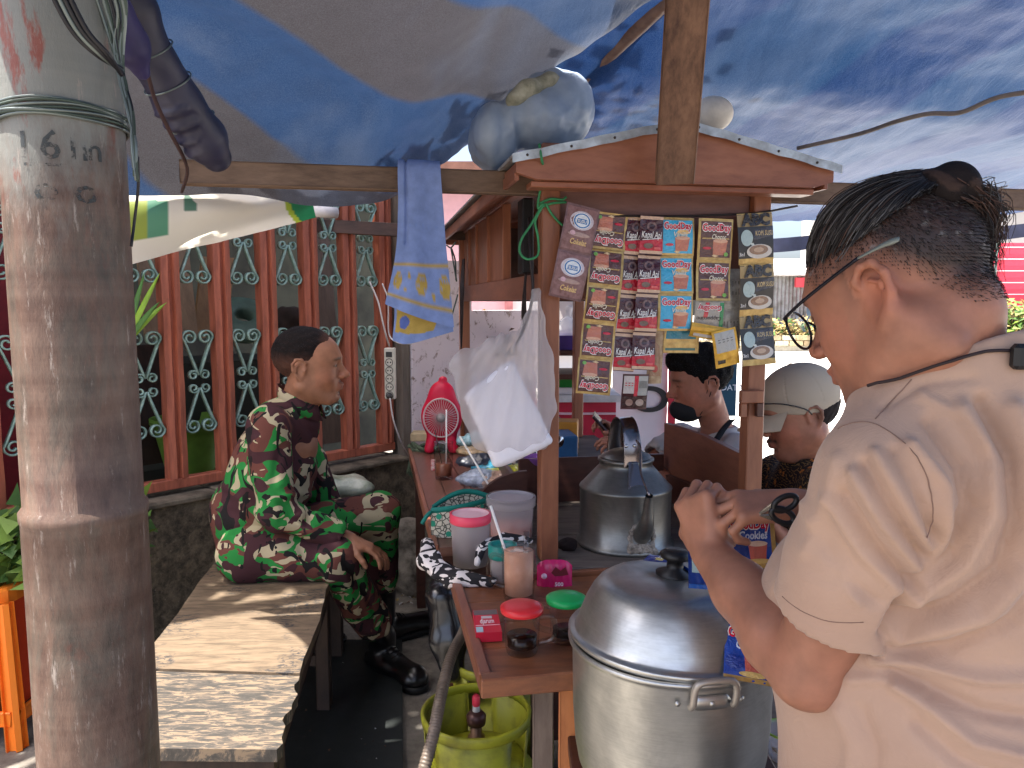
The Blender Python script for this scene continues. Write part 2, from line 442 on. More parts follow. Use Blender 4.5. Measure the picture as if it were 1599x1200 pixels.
# street beyond the stall: planter wall, hedge, sheds, red hoarding
mb = MB(); mb.add([(1.3, 3.0, .004), (40, 3.0, .004), (40, 22.3, .004), (-1, 22.3, .004), (-.2, 5.2, .004)], [(0, 1, 2, 3, 4)])
struct(mb.build('road', M('pale_road', (205, 202, 194), .85, scale=1.5, var=.06)))
def planter():
    e = empty('planter_wall', (8.5, 22.6, 0), 'low brick planter wall across the bright street with dry plants on top', 'wall')
    mb = MB(); mb.box((-2, 22.5, 0), (26, 22.95, .16)); mb.build('coping', M('pale_stone', (190, 182, 160), .8), e)
    mats = [M('brick_a', (196, 178, 140), .85), M('brick_b', (170, 150, 118), .85), M('brick_c', (210, 200, 170), .85)]
    k = 0
    for r in range(2):
        for i in range(30):
            x = 5.6 + i * .42 + (.2 if r else 0); mb = MB(); mb.box((x, 22.46, .16 + r * .16), (x + .39, 22.94, .305 + r * .16), .01)
            mb.build('brick', mats[(i * 7 + r * 3) % 3], e)
    return e
planter()
def leafmass(name, c0, c1, n, s, cols, label, cat, z0=0, seed=3, kind=None):
    r = random.Random(seed); mb = MB(); c0 = Vector(c0); c1 = Vector(c1)
    for i in range(n):
        p = Vector((r.uniform(c0.x, c1.x), r.uniform(c0.y, c1.y), c0.z + (c1.z - c0.z) * r.random() ** 1.2 * (.55 + .45 * math.sin(p0 * 3.1) ** 2 if (p0 := r.uniform(0, 9)) else 1)))
        a = Vector((r.gauss(0, 1), r.gauss(0, 1), r.gauss(0, .7))).normalized(); b = a.orthogonal().normalized() * s * .35; a = a * s * r.uniform(.6, 1.3)
        mb.mi = r.randrange(len(cols)); mb.add([p - b, p + a * .5 - b * .4, p + a, p + b], [(0, 1, 2, 3)])
    o = mb.build(name, cols); tag(o, label, cat, kind=kind); return o
GR = [M('leaf_green_a', (112, 140, 52), .6), M('leaf_green_b', (70, 104, 40), .6), M('leaf_dry', (172, 150, 96), .7)]
leafmass('hedge_plant', (5.5, 22.5, .46), (14, 23, 1.0), 2600, .16, GR[1:] + [GR[2]], 'dry brownish row of plants growing on top of the brick planter wall', 'plant', seed=5)
leafmass('bush', (14.3, 22.8, .3), (18.5, 23.6, 1.55), 2200, .22, GR, 'yellow green bush below the red hoarding at the right edge', 'bush', seed=6)
def corrugated(name, x0, x1, y, z0, z1, mat, label, cat='shed', pitch=.12, amp=.02):
    e = empty(name, ((x0 + x1) / 2, y, 0), label, cat); n = int((x1 - x0) / pitch)
    step = 4
    for k in range(0, n, step * 2):
        mb = MB(); pts = []
        for i in range(k * 2, min(k + step * 2, n) * 2 + 1): pts.append((x0 + i * pitch / 2, y + (amp if i % 2 else -amp)))
        for i in range(len(pts) - 1):
            a, b = pts[i], pts[i+1]; mb.add([(a[0], a[1], z0), (b[0], b[1], z0), (b[0], b[1], z1 - .03 * ((k // step) % 2)), (a[0], a[1], z1 - .03 * ((k // step) % 2))], [(0, 1, 2, 3)])
        mb.build('metal_sheet', mat, e)
    return e
s1 = corrugated('shed', 7.9, 9.45, 24.5, 0, 2.25, M('galv_sheet', (158, 160, 160), .5, .3, col2=(110, 104, 98), scale=3), 'grey corrugated metal shed wall across the street left of the bun haired man')
mb = MB(); mb.box((7.6, 24.2, 2.27), (10.3, 26.4, 2.36)); mb.add([(7.6, 24.2, 2.36), (10.3, 24.2, 2.36), (10.3, 26.4, 2.9), (7.6, 26.4, 2.9)], [(0, 1, 2, 3)]); mb.build('roof', M('white_roof', (225, 225, 222), .5), s1)
mb = MB(); mb.box((8.9, 24.3, 1.9), (9.4, 24.42, 2.2)); mb.build('shed_sign', flat((205, 60, 70)), s1)
s2 = empty('market_stall', (10.2, 24.3, 0), 'blue grey street stall with red front behind the spectacles of the bun haired man', 'stall')
mb = MB(); mb.box((9.5, 24.2, 0), (11.2, 25.2, 1.35)); mb.build('cabinet', M('blue_grey_paint', (110, 138, 160), .6), s2)
mb = MB(); mb.box((9.4, 24.0, 1.38), (11.4, 25.3, 2.1)); mb.build('awning', M('red_cloth', (215, 62, 78), .7), s2)
for x in (9.6, 10.15, 10.7):
    mb = MB(); mb.box((x, 24.15, .15), (x + .45, 24.19, 1.1)); mb.build('panel', M('blue_grey_panel', (90, 112, 134), .6), s2)
hd = empty('hoarding', (17, 24, 0), 'red hoarding panel with white grid lines at the right edge of the street', 'hoarding')
mb = MB(); mb.box((14.9, 24, 1.25), (19.5, 24.08, 3.25)); mb.build('panel', M('hoarding_red', (222, 62, 84), .6, var=.05), hd)
mb = MB(); mb.box((14.2, 24.1, .3), (19.5, 24.16, 1.23)); mb.build('base_panel', M('teal_grey', (86, 106, 110), .6), hd)
for i in range(6):
    mb = MB(); mb.box((14.3, 23.95, 1.3 + i * .36), (19.5, 23.97, 1.33 + i * .36)); mb.build('grid_line', flat((235, 190, 195)), hd)
for x in (14.3, 14.6, 14.88, 19.4):
    mb = MB(); mb.box((x, 23.9, 0), (x + .05, 23.96, 3.4)); mb.build('post', M('hoarding_post', (120, 140, 135), .6), hd)
mb = MB(); mb.prism([(16.05, 2.05), (16.3, 1.85), (16.05, 1.65), (16.15, 1.85)], lambda p: (p[0], 23.94, p[1]), lambda p: (p[0], 23.99, p[1])); mb.build('emblem', flat((240, 200, 150)), hd)
bl = empty('building', (24, 30, 0), 'pale far building wall closing the street on the right', 'building')
mb = MB(); mb.box((11.5, 30, 0), (40, 31, 5.5)); mb.build('wall', M('far_wall', (200, 196, 188), .8, scale=.8, var=.08), bl)
mb = MB(); mb.box((11.3, 29.6, 5.5), (40.2, 31, 5.7)); mb.build('roof', M('far_roof', (130, 90, 76), .8), bl)
for i in range(6):
    mb = MB(); mb.box((13 + i * 4, 29.9, 1.2), (14.4 + i * 4, 29.98, 3)); w = mb.build('window', M('far_frame', (90, 80, 72), .7), bl)
    mb = MB(); mb.box((13.1 + i * 4, 29.86, 1.3), (14.3 + i * 4, 29.89, 2.9)); mb.build('pane', flat((60, 70, 78), .15), w)
# middle background seen through the cart
pk = empty('house', (.3, 9.6, 0), 'pink and white house front across the lane seen under the cart frieze', 'house')
mb = MB(); mb.box((-1.6, 9.6, 0), (-.05, 9.9, 2.9)); mb.build('wall', M('pink_wall', (226, 176, 180), .8, var=.05), pk)
mb = MB(); mb.box((-.05, 9.5, 0), (.95, 9.9, 2.9)); mb.build('pillar', M('white_wall_far', (214, 206, 204), .8, var=.05), pk)
mb = MB(); mb.box((-.09, 9.44, 0), (.01, 9.5, 2.9)); mb.build('pipe', M('pink_dark', (190, 120, 120), .8), pk)
mb = MB(); mb.box((-1.8, 9.2, 2.9), (1.1, 9.9, 3.05)); mb.build('roof', M('far_roof', (130, 90, 76), .8), pk)
# sign board behind the masked man: white face, red edge strips, teal panel
bd = empty('sign_board', P(1060, 640, 4.6), 'white board with big black letter, red and teal strips, behind the masked man', 'sign')
def pb(name, u0, v0, u1, v1, Y, mat, par, t=.02):
    a = P(u0, v1, Y); b = P(u1, v0, Y); mb = MB(); mb.box((a.x, Y, a.z), (b.x, Y + t, b.z)); return mb.build(name, mat, par)
pb('panel', 955, 480, 1045, 705, 4.7, M('sign_white', (232, 226, 226), .6, var=.04), bd)
pb('red_strip', 1042, 500, 1058, 720, 4.66, M('sign_red', (206, 42, 62), .6, var=.06), bd)
pb('teal_panel', 1098, 540, 1152, 650, 4.62, M('sign_teal', (24, 74, 96), .6, var=.06), bd)
pb('post', 1100, 640, 1112, 720, 4.64, M('sign_teal', (24, 74, 96)), bd)
vs, fs = textmesh('O', .02, 8); mb = MB()
c = P(1014, 626, 4.685); mb.add([(c.x + p.x * .3, c.y, c.z + p.y * .22) for p in vs], fs); mb.build('lettering', flat((40, 38, 38)), bd)
vs, fs = textmesh('BANYU', .01); mb = MB(); vs, fs = textmesh('DATA', .01)
c = P(1143, 606, 4.605); mb.add([(c.x + p.x * .05, c.y, c.z + p.y * .05) for p in vs], fs); mb.build('lettering', flat((220, 225, 230)), bd)
# red cabinet with stacked trays seen behind the left front post
cb = empty('cabinet', P(910, 680, 4.0), 'red painted cabinet with a white top under the stacked trays', 'cabinet')
pb('body', 845, 628, 962, 705, 4.1, M('cabinet_red', (200, 40, 66), .5, var=.08), cb, .4)
a = P(845, 628, 4.1); b = P(962, 622, 4.1); mb = MB(); mb.box((a.x - .02, 4.06, a.z + .003), (b.x + .02, 4.5, a.z + .04)); mb.build('top', M('cabinet_top', (232, 228, 226), .5), cb)
pb('trim', 845, 645, 962, 648, 4.08, flat((235, 200, 205)), cb, .018)
z = a.z + .042
for i, (nm, col, h) in enumerate((('white', (236, 226, 226), .035), ('green', (52, 140, 62), .045), ('blue', (40, 112, 180), .03))):
    mb = MB(); x0, x1 = P(868, 620, 4.15).x, P(912, 620, 4.15).x
    prof = lambda k: (x0 - k, 4.1 - k, x1 + k, 4.42 + k)
    zz = z
    o0 = prof(-.012); o1 = prof(0); o2 = prof(.01); i1 = prof(-.006)
    ring = lambda q, h_: [(q[0], q[1], h_), (q[2], q[1], h_), (q[2], q[3], h_), (q[0], q[3], h_)]
    rs = [ring(o0, zz), ring(o1, zz + h * .85), ring(o2, zz + h * .85), ring(o2, zz + h), ring(i1, zz + h), ring(prof(-.016), zz + h * .3)]
    vs = sum(rs, []); fs = [(k*4+j, k*4+(j+1) % 4, (k+1)*4+(j+1) % 4, (k+1)*4+j) for k in range(5) for j in range(4)] + [(3, 2, 1, 0), (20, 21, 22, 23)]
    mb.add(vs, fs); o = mb.build('tray', M('tray_' + nm, col, .35, var=.05)); tag(o, nm + ' plastic tray, ' + ('bottom', 'middle', 'top')[i] + ' of the three stacked on the red cabinet', 'tray'); z += h * .9 + .004
# wooden rack with purple basket
mb = MB(); a = P(872, 548, 3.95); b = P(905, 525, 3.95)
rk = empty('rack', P(890, 560, 4), 'small wooden shelf rack with white cloth behind the cart', 'shelf')
for vv in (548, 585): pb('shelf', 850, vv, 925, vv + 8, 4.0, M('dark_shelf', (90, 52, 40), .6), rk, .4)
pb('back_cloth', 850, 465, 925, 620, 4.45, M('white_sheet', (236, 228, 226), .7, var=.03), rk, .01)
mb.add([(a.x + .01, 4.02, a.z), (b.x - .01, 4.02, a.z), (b.x - .01, 4.25, a.z), (a.x + .01, 4.25, a.z), (a.x - .01, 4, b.z), (b.x + .01, 4, b.z), (b.x + .01, 4.28, b.z), (a.x - .01, 4.28, b.z), (a.x, 4.01, b.z), (b.x, 4.01, b.z), (b.x, 4.27, b.z), (a.x, 4.27, b.z), (a.x + .02, 4.03, a.z + .01), (b.x - .02, 4.03, a.z + .01), (b.x - .02, 4.24, a.z + .01), (a.x + .02, 4.24, a.z + .01)],
       [(3, 2, 1, 0), (0, 1, 5, 4), (1, 2, 6, 5), (2, 3, 7, 6), (3, 0, 4, 7), (4, 5, 9, 8), (5, 6, 10, 9), (6, 7, 11, 10), (7, 4, 8, 11), (8, 9, 13, 12), (9, 10, 14, 13), (10, 11, 15, 14), (11, 8, 12, 15), (12, 13, 14, 15)])
tag(mb.build('basket', M('purple_plastic', (84, 62, 142), .45)), 'purple plastic basket on the wooden rack behind the left front post', 'basket')
V_ = Vol(P(880, 540, 4.3) - Vector((.2, .2, .2)), P(880, 540, 4.3) + Vector((.2, .2, .25)), .008)
c = P(885, 512, 4.12); V_.ell(c, (.05, .05, .06)); V_.ell(c + Vector((.01, 0, -.02)), (.07, .06, .04), .02); V_.cap(c + Vector((0, 0, .04)), c + Vector((.012, 0, .1)), .015, .02, .02)
V, Q = V_.mesh(); V += normals(V, Q) * wav(V, 60, 3)[:, None] * .004
npmesh('plastic_bag', V, Q, filmmat('white_bag_film', (240, 238, 238), .9), label='knotted white plastic bag standing in the purple basket', cat='bag')
# ================================================================ fence on its low wall, and the yard behind it
FA = G(230, 790, .64); FB = G(640, 712, .64); FD = (FB - FA); FD.z = 0; FL = FD.length; FD.normalize(); FN = Vector((-FD.y, FD.x, 0))   # FN points into the yard
MF = Matrix.Translation(Vector((FA.x, FA.y, 0))) @ Matrix(((FD.x, FN.x, 0, 0), (FD.y, FN.y, 0, 0), (0, 0, 1, 0), (0, 0, 0, 1)))
def FU(u):   # distance along the fence where the column u meets it
    r = ray(u, 600); n = FN; o = Vector((0, 0, CAM_Z)); t = (FA - o).dot(n) / Vector((r.x, r.y, 0)).dot(n); p = Vector((r.x, r.y, 0)) * t
    return (Vector((p.x, p.y, 0)) - Vector((FA.x, FA.y, 0))).dot(FD)
def moss_mat():
    m, nt, b = newmat('mossy_concrete'); v = mp(nt)
    a = noise(nt, v, 5, 8, .7, .3); c = noise(nt, v, 26, 6, .75); d = noise(nt, v, 70, 4, .7)
    co = ramp(nt, a, [(.3, lin((44, 38, 30))), (.5, lin((84, 74, 60))), (.68, lin((138, 122, 98)))])
    co = mix(nt, .5, co, ramp(nt, c, [(.4, lin((36, 34, 26))), (.62, lin((132, 118, 96)))]))
    co = mix(nt, ramp(nt, d, [(.66, (0, 0, 0, 1)), (.74, (.7, .7, .7, 1))]), co, lin((176, 168, 148)))
    nt.links.new(co, b.inputs['Base Color']); b.inputs['Roughness'].default_value = .92
    nt.links.new(bump(nt, c, .8, .012), b.inputs['Normal']); _mc['mossy_concrete'] = m; return m
moss_mat()
lw = empty('low_wall', MF @ Vector((0, 0, 0)), 'low mossy stained concrete wall carrying the red slat fence', 'wall')
mb = MB(MF)
def wallface(x0, x1, z0, z1, y0, y1, n=40, m=10):
    r = np.random.RandomState(2)
    def f(a, b): return (x0 + (x1 - x0) * a, y0 + .006 * math.sin(a * 37 + b * 5) + .005 * math.sin(a * 91 + b * 17), z0 + (z1 - z0) * b)
    mb.grid(f, n, m)
wallface(-3.5, 2.3, 0, .62, 0, 0, 80, 14); mb.add([(-3.5, 0, .62), (2.3, 0, .62), (2.3, .22, .62), (-3.5, .22, .62), (-3.5, .22, 0), (2.3, .22, 0)], [(0, 1, 2, 3), (3, 2, 5, 4)])
mb.build('wall_body', _mc['mossy_concrete'], lw)
k = 0; x = -3.5
while x < 1.25:
    L = rng.uniform(.45, .75); h = rng.uniform(.018, .03); mb = MB(MF)
    mb.box((x + .004, -.022 + rng.uniform(-.006, .006), .622), (min(x + L, 1.27) - .004, .2, .622 + h), .005); mb.build('coping_stone', M('coping_grey', (128, 116, 98), .9, col2=(70, 62, 50), scale=12, bmp=.6, dist=.004), lw); x += L
RW = woodmat('red_fence_wood', (194, 108, 78), (116, 58, 42), (1, 1, .14), 0, .62, (52, 28, 22), .6, .5, 9)
fe = empty('fence', MF @ Vector((-.3, .1, .65)), 'red brown slat fence with green wrought iron scrolls on the low wall', 'fence')
mb = MB(MF); mb.box((-3.4, .075, .665), (1.26, .125, .705), .003); mb.build('bottom_rail', RW, fe)
mb = MB(MF); mb.box((-3.4, .08, 1.98), (1.26, .12, 2.03), .003); mb.build('top_rail', RW, fe)
S0 = FU(288) ; SP = (FU(566) - FU(288)) / 4
slat_me = None
def slat_mesh():
    mb = MB(); mb.v = []; sec = [(-.036, .03), (-.036, -.022), (-.012, -.03), (-.006, -.012), (.006, -.012), (.012, -.03), (.036, -.022), (.036, .03)]   # double moulded post
    nz = 14; vs = []; fs = []
    for i in range(nz + 1):
        z = .705 + (1.98 - .705) * i / nz; w = .0012 * math.sin(i * 2.1)
        for (a, b) in sec: vs.append((a + w, b, z))
    k = len(sec)
    for i in range(nz):
        for j in range(k): fs.append((i*k+j, i*k+(j+1) % k, (i+1)*k+(j+1) % k, (i+1)*k+j))
    fs += [tuple(range(k)), tuple(range(nz*k, nz*k+k))]
    return vs, fs
svs, sfs = slat_mesh(); first = None
for k in range(-16, 6):
    s = S0 + k * SP
    if s < -3.3 or s > 1.24: continue
    M4 = MF @ Matrix.Translation((s, .1, 0))
    if first is None:
        mb = MB(); mb.add(svs, sfs)
        me_o = mb.build('slat', RW, None); me_o.location = (0, 0, 0)
        # rotate geometry into fence direction
        off = Vector(((min(v[0] for v in svs) + max(v[0] for v in svs)) / 2, (min(v[1] for v in svs) + max(v[1] for v in svs)) / 2, .705))
        Rm = Matrix(((FD.x, FN.x, 0, 0), (FD.y, FN.y, 0, 0), (0, 0, 1, 0), (0, 0, 0, 1))); me_o.data.transform(Rm); first = me_o; sl = me_o
    else: sl = first.copy(); C.objects.link(sl)
    sl.parent = fe; sl.location = (M4 @ off) - world_loc(fe)
# scroll ironwork
def ribbon(mb, pts, th, dep):
    pts = [Vector((p[0], p[1])) for p in pts]; n = len(pts); vs = []
    for i, p in enumerate(pts):
        t = (pts[min(i+1, n-1)] - pts[max(i-1, 0)]).normalized(); nn = Vector((-t.y, t.x)) * th / 2
        a = p + nn; b = p - nn; vs += [(a.x, -dep/2, a.y), (b.x, -dep/2, b.y), (b.x, dep/2, b.y), (a.x, dep/2, a.y)]
    fs = [(i*4+j, i*4+(j+1) % 4, (i+1)*4+(j+1) % 4, (i+1)*4+j) for i in range(n-1) for j in range(4)] + [(0, 1, 2, 3), (n*4-4, n*4-3, n*4-2, n*4-1)]
    mb.add(vs, fs, True)
def spiral(c, r0, r1, a0, turns, sgn, n=26):
    return [(c[0] + math.cos(a0 + sgn * t * turns * 6.283) * (r0 + (r1 - r0) * t), c[1] + math.sin(a0 + sgn * t * turns * 6.283) * (r0 + (r1 - r0) * t)) for t in [i / n for i in range(n + 1)]]
def scroll_unit(zc, hh):
    mb = MB()
    for sx in (-1, 1):
        for sz in (-1, 1):
            rb = .031; c = (sx * .033, sz * hh)       # big curl with its long arm running to the middle
            sp = spiral(c, rb, .008, 0 if sx > 0 else math.pi, 1.45, sx * sz)
            arm = [(sx * (.062 - .058 * t ** .9), zc + sz * (hh - (hh - .03) * t)) for t in [i / 8 for i in range(9)]]
            pts = list(reversed([(p[0], zc + p[1]) for p in sp])) + arm[1:]
            ribbon(mb, pts, .006, .024)
            sp = spiral((sx * .024, zc + sz * .026), .021, .007, math.pi if sx > 0 else 0, 1.3, -sx * sz, 20); ribbon(mb, sp, .0055, .022)
    mb.M = None; return mb
TEAL = M('scroll_paint', (164, 192, 178), .42, .0, col2=(108, 134, 120), scale=25, bmp=.3, spec=.6)
units = {}
for k in range(-15, 5):
    s = S0 + (k + .5) * SP
    if s < -3.2: continue
    for nm, zc, hh in (('low', 1.085, .178), ('high', 1.68, .172)):
        if nm not in units:
            mb = scroll_unit(zc, hh); o = mb.build('iron_scroll', TEAL, None); oz = o.location.z; o.data.transform(Matrix(((FD.x, FN.x, 0, 0), (FD.y, FN.y, 0, 0), (0, 0, 1, 0), (0, 0, 0, 1)))); units[nm] = (o, oz)
        else: o = units[nm][0].copy(); C.objects.link(o)
        o.parent = fe; o.location = (MF @ Vector((s, .1, units[nm][1]))) - world_loc(fe)
# end post and white peeling wall past the fence
mb = MB(MF); mb.box((1.275, .03, .62), (1.325, .12, 2.2), .003); tag(mb.build('fence_post', woodmat('grey_wood', (130, 118, 104), (70, 60, 50), (1, 1, .12), 0, .8)), 'weathered grey wooden post between the red fence and the white wall', 'post')
def peel():
    m, nt, b = newmat('peeling_white'); v = mp(nt)
    f = ramp(nt, noise(nt, v, 17, 8, .75, .5), [(.56, lin((222, 208, 208))), (.62, lin((160, 140, 130))), (.7, lin((120, 98, 84)))])
    nt.links.new(f, b.inputs['Base Color']); b.inputs['Roughness'].default_value = .85; nt.links.new(bump(nt, noise(nt, v, 17, 8, .75, .5), .5, .004), b.inputs['Normal']); return m
mb = MB(MF); mb.box((1.33, .02, .622), (1.75, .16, 1.62)); mb.box((1.75, .02, .622), (2.3, .16, 1.36)); tag(mb.build('white_wall', peel()), 'peeling pinkish white wall behind the small red fan', 'wall')
mb = MB(); c = P(660, 700, 3.72); mb.box((c.x - .06, c.y, .725), (c.x + .1, c.y + .1, .765), .004); tag(mb.build('wooden_block', M('pale_wood', (222, 196, 150), .6)), 'pale wooden block at the far end of the side table beside the fan', 'wood block')
# yard: dark house, boards, ring, door, basin, leaves
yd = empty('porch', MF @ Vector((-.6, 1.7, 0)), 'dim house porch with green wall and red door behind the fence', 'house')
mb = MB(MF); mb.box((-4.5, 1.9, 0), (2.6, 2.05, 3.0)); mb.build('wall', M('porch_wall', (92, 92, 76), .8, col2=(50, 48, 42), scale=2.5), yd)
mb = MB(MF); mb.box((-4.5, .55, 2.62), (2.6, 2.1, 2.7)); mb.build('roof', M('yard_shade_roof', (96, 72, 58), .8), yd)  # roof added over the yard to keep the sun off the house wall
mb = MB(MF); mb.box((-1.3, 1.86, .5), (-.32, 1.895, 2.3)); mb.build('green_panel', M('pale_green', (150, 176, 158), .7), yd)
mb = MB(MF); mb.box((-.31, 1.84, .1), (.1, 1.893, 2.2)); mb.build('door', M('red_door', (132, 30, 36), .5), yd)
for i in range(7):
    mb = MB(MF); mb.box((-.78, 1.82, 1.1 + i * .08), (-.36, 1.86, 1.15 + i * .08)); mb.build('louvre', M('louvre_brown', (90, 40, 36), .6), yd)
PLY = woodmat('old_plywood', (158, 130, 100), (112, 90, 68), (1, 1, .3), 0, .75)
def leanboard(u0, u1, v0, v1, off, lean, mat, label, nm='plywood_board'):
    mb = MB(MF); a, b = FU(u0), FU(u1); k = off
    z0 = P(u0, v1, (MF @ Vector((a, k, 0))).y).z; z1 = P(u0, v0, (MF @ Vector((a, k, 0))).y).z
    mb.add([(a + k*.25, k, z0), (b + k*.25, k, z0), (b + lean + k*.25, k + .12, z1), (a + lean + k*.25, k + .12, z1), (a + k*.25, k + .02, z0), (b + k*.25, k + .02, z0), (b + lean + k*.25, k + .14, z1), (a + lean + k*.25, k + .14, z1)],
           [(0, 1, 2, 3), (7, 6, 5, 4), (0, 4, 5, 1), (1, 5, 6, 2), (2, 6, 7, 3), (3, 7, 4, 0)]); tag(mb.build(nm, mat), label, 'board')
leanboard(262, 352, 380, 530, .45, .03, PLY, 'brown plywood board leaning behind the left part of the fence')
leanboard(352, 410, 395, 530, .55, .12, woodmat('pale_plywood', (158, 122, 82), (112, 84, 56), (1, 1, .3), 0, .75), 'paler tan plywood board leaning right beside the brown one behind the fence')
leanboard(560, 600, 300, 700, .5, 0, woodmat('greybrown_board', (104, 88, 76), (60, 48, 40), (1, 1, .2), 0, .8), 'grey brown upright board behind the right end of the fence', 'upright_board')
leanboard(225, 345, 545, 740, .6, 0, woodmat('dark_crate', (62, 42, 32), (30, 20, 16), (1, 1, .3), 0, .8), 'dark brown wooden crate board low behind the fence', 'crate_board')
c = MF @ Vector((FU(455) + .25, .85, 1.27)); c.z = P(455, 500, c.y).z
mb = MB(); mb.lathe([(.045, -.03), (.045, .03), (.06, .045), (.15, .03), (.17, 0), (.15, -.03), (.06, -.045), (.045, -.03)], c, 36, axis=(.35, -.55, .75)); tag(mb.build('stone_ring', M('teal_stone', (104, 128, 108), .6)), 'round green grey disc with a hole lying behind the fence', 'disc')
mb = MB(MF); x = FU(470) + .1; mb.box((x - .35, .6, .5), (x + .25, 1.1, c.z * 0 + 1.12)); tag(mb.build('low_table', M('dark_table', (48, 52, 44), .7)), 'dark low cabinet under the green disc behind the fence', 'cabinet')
c = MF @ Vector((FU(335) + .12, .5, .0)); 
mb = MB(); mb.lathe([(.1, .62), (.14, .8), (.155, .86), (.165, .86), (.165, .885), (.15, .885), (.13, .8), (.09, .66), (0, .65)], (c.x, c.y, 0), 30); tag(mb.build('basin', M('green_basin', (110, 150, 58), .4)), 'yellow green plastic basin standing low behind the fence slats', 'basin')
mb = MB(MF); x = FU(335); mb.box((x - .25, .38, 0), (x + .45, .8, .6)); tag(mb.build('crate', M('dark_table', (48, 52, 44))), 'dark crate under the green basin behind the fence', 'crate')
V_ = Vol(MF @ Vector((FU(525), .55, 1.2)) - Vector((.3, .3, .3)), MF @ Vector((FU(525), .55, 1.2)) + Vector((.3, .3, .3)), .01)
c = MF @ Vector((FU(522) + .1, .5, 0)); c.z = P(522, 515, c.y).z
V_.ell(c, (.1, .1, .11)); V, Q = V_.mesh(); V += normals(V, Q) * wav(V, 45, 9)[:, None] * .02
npmesh('sack', V, Q, M('dark_sack', (58, 46, 40), .9, bmp=.6), label='dark lumpy sack behind the fence right of the green disc', cat='sack')
def palm(name, base, dirs, L, w, mats, label):
    e = empty(name, base, label, 'plant'); r = random.Random(4)
    for i, d in enumerate(dirs):
        d = Vector(d).normalized(); s = d.cross(Vector((0, -1, .2))).normalized(); mb = MB(); n = 8; vs = []
        for j in range(n + 1):
            t = j / n; p = base + d * L * t * (1 - .1 * (i % 3)) + Vector((0, 0, -.22 * t * t * (1 - d.z))); ww = w * math.sin(math.pi * (.12 + .88 * t)) ** .7
            vs += [p - s * ww, p + Vector((0, -.006, -.004)), p + s * ww]
        mb.add(vs, [(j*3+k, j*3+k+1, j*3+k+4, j*3+k+3) for j in range(n) for k in (0, 1)], True); mb.build('leaf', mats[i % 2], e)
    return e
b0 = MF @ Vector((FU(205), .06, 0)); b0.z = P(205, 545, b0.y).z
palm('palm_plant', b0, [(.5, 0, 1), (.28, .1, 1), (.75, .1, 1), (.1, 0, 1), (-.2, .1, 1), (.62, -.1, .85), (-.5, 0, .8)], .34, .011, [M('leaf_lime', (150, 190, 60), .45), M('leaf_deep', (84, 130, 58), .45)], 'spiky green plant leaves poking past the steel pole in front of the fence')
b0 = MF @ Vector((FU(8), -.1, .1)); leafmass('grass_tuft', (b0.x - .3, b0.y - .1, .5), (b0.x + .35, b0.y + .15, .75), 700, .07, GR[:2], 'grass tuft on the low wall left of the steel pole', 'plant', seed=9)
# dry leaves and yellow cloth beyond the cart's far left corner
mb0 = [M('dead_leaf_a', (110, 78, 58), .8), M('dead_leaf_b', (70, 48, 38), .8)]
a = P(690, 560, 4.3); b = P(800, 512, 4.5); leafmass('dry_plant', a, b, 260, .085, mb0, 'dried brown leaves hanging at the far left corner post of the cart', 'plant', seed=12)
c = P(756, 505, 5.0); V_ = Vol(c - Vector((.1, .1, .15)), c + Vector((.1, .1, .15)), .006); V_.chain([c + Vector((0, 0, .08)), c, c - Vector((0, 0, .075))], [.012, .026, .02], .01); V, Q = V_.mesh(); V += normals(V, Q) * wav(V, 90, 9)[:, None] * .004
npmesh('yellow_bag', V, Q, filmmat('yellow_film', (238, 200, 20), .95), label='bright yellow plastic bag hanging beyond the cart', cat='bag')
# ================================================================ tarpaulins, banner
def crgrid(rows, nu, nv):
    Ag = np.array([[tuple(p) for p in r] for r in rows])
    def cr(Am, n, ax):
        Am = np.moveaxis(Am, ax, 0); m = Am.shape[0]; ext = np.concatenate([[2*Am[0]-Am[1]], Am, [2*Am[-1]-Am[-2]]]); out = []
        for i in range(n + 1):
            t = i / n * (m - 1); j = min(int(t), m - 2); f = t - j; a, b, c, d = ext[j:j+4]
            out.append(.5 * (2*b + (c-a)*f + (2*a-5*b+4*c-d)*f*f + (3*b-a-3*c+d)*f**3))
        return np.moveaxis(np.array(out), 0, ax)
    return cr(cr(Ag, nv, 0), nu, 1)
def sheet(name, rows, nu, nv, mat, label=None, cat=None, dfn=None, parent=None):
    Gd = crgrid(rows, nu, nv); V = Gd.reshape(-1, 3)
    i, j = np.meshgrid(np.arange(nu), np.arange(nv)); a = (j * (nu + 1) + i).ravel(); Q = np.stack([a, a + 1, a + nu + 2, a + nu + 1], 1)
    if dfn is not None: V = V + normals(V, Q) * dfn(V, Gd)[:, None]
    return npmesh(name, V, Q, mat, parent, label=label, cat=cat)
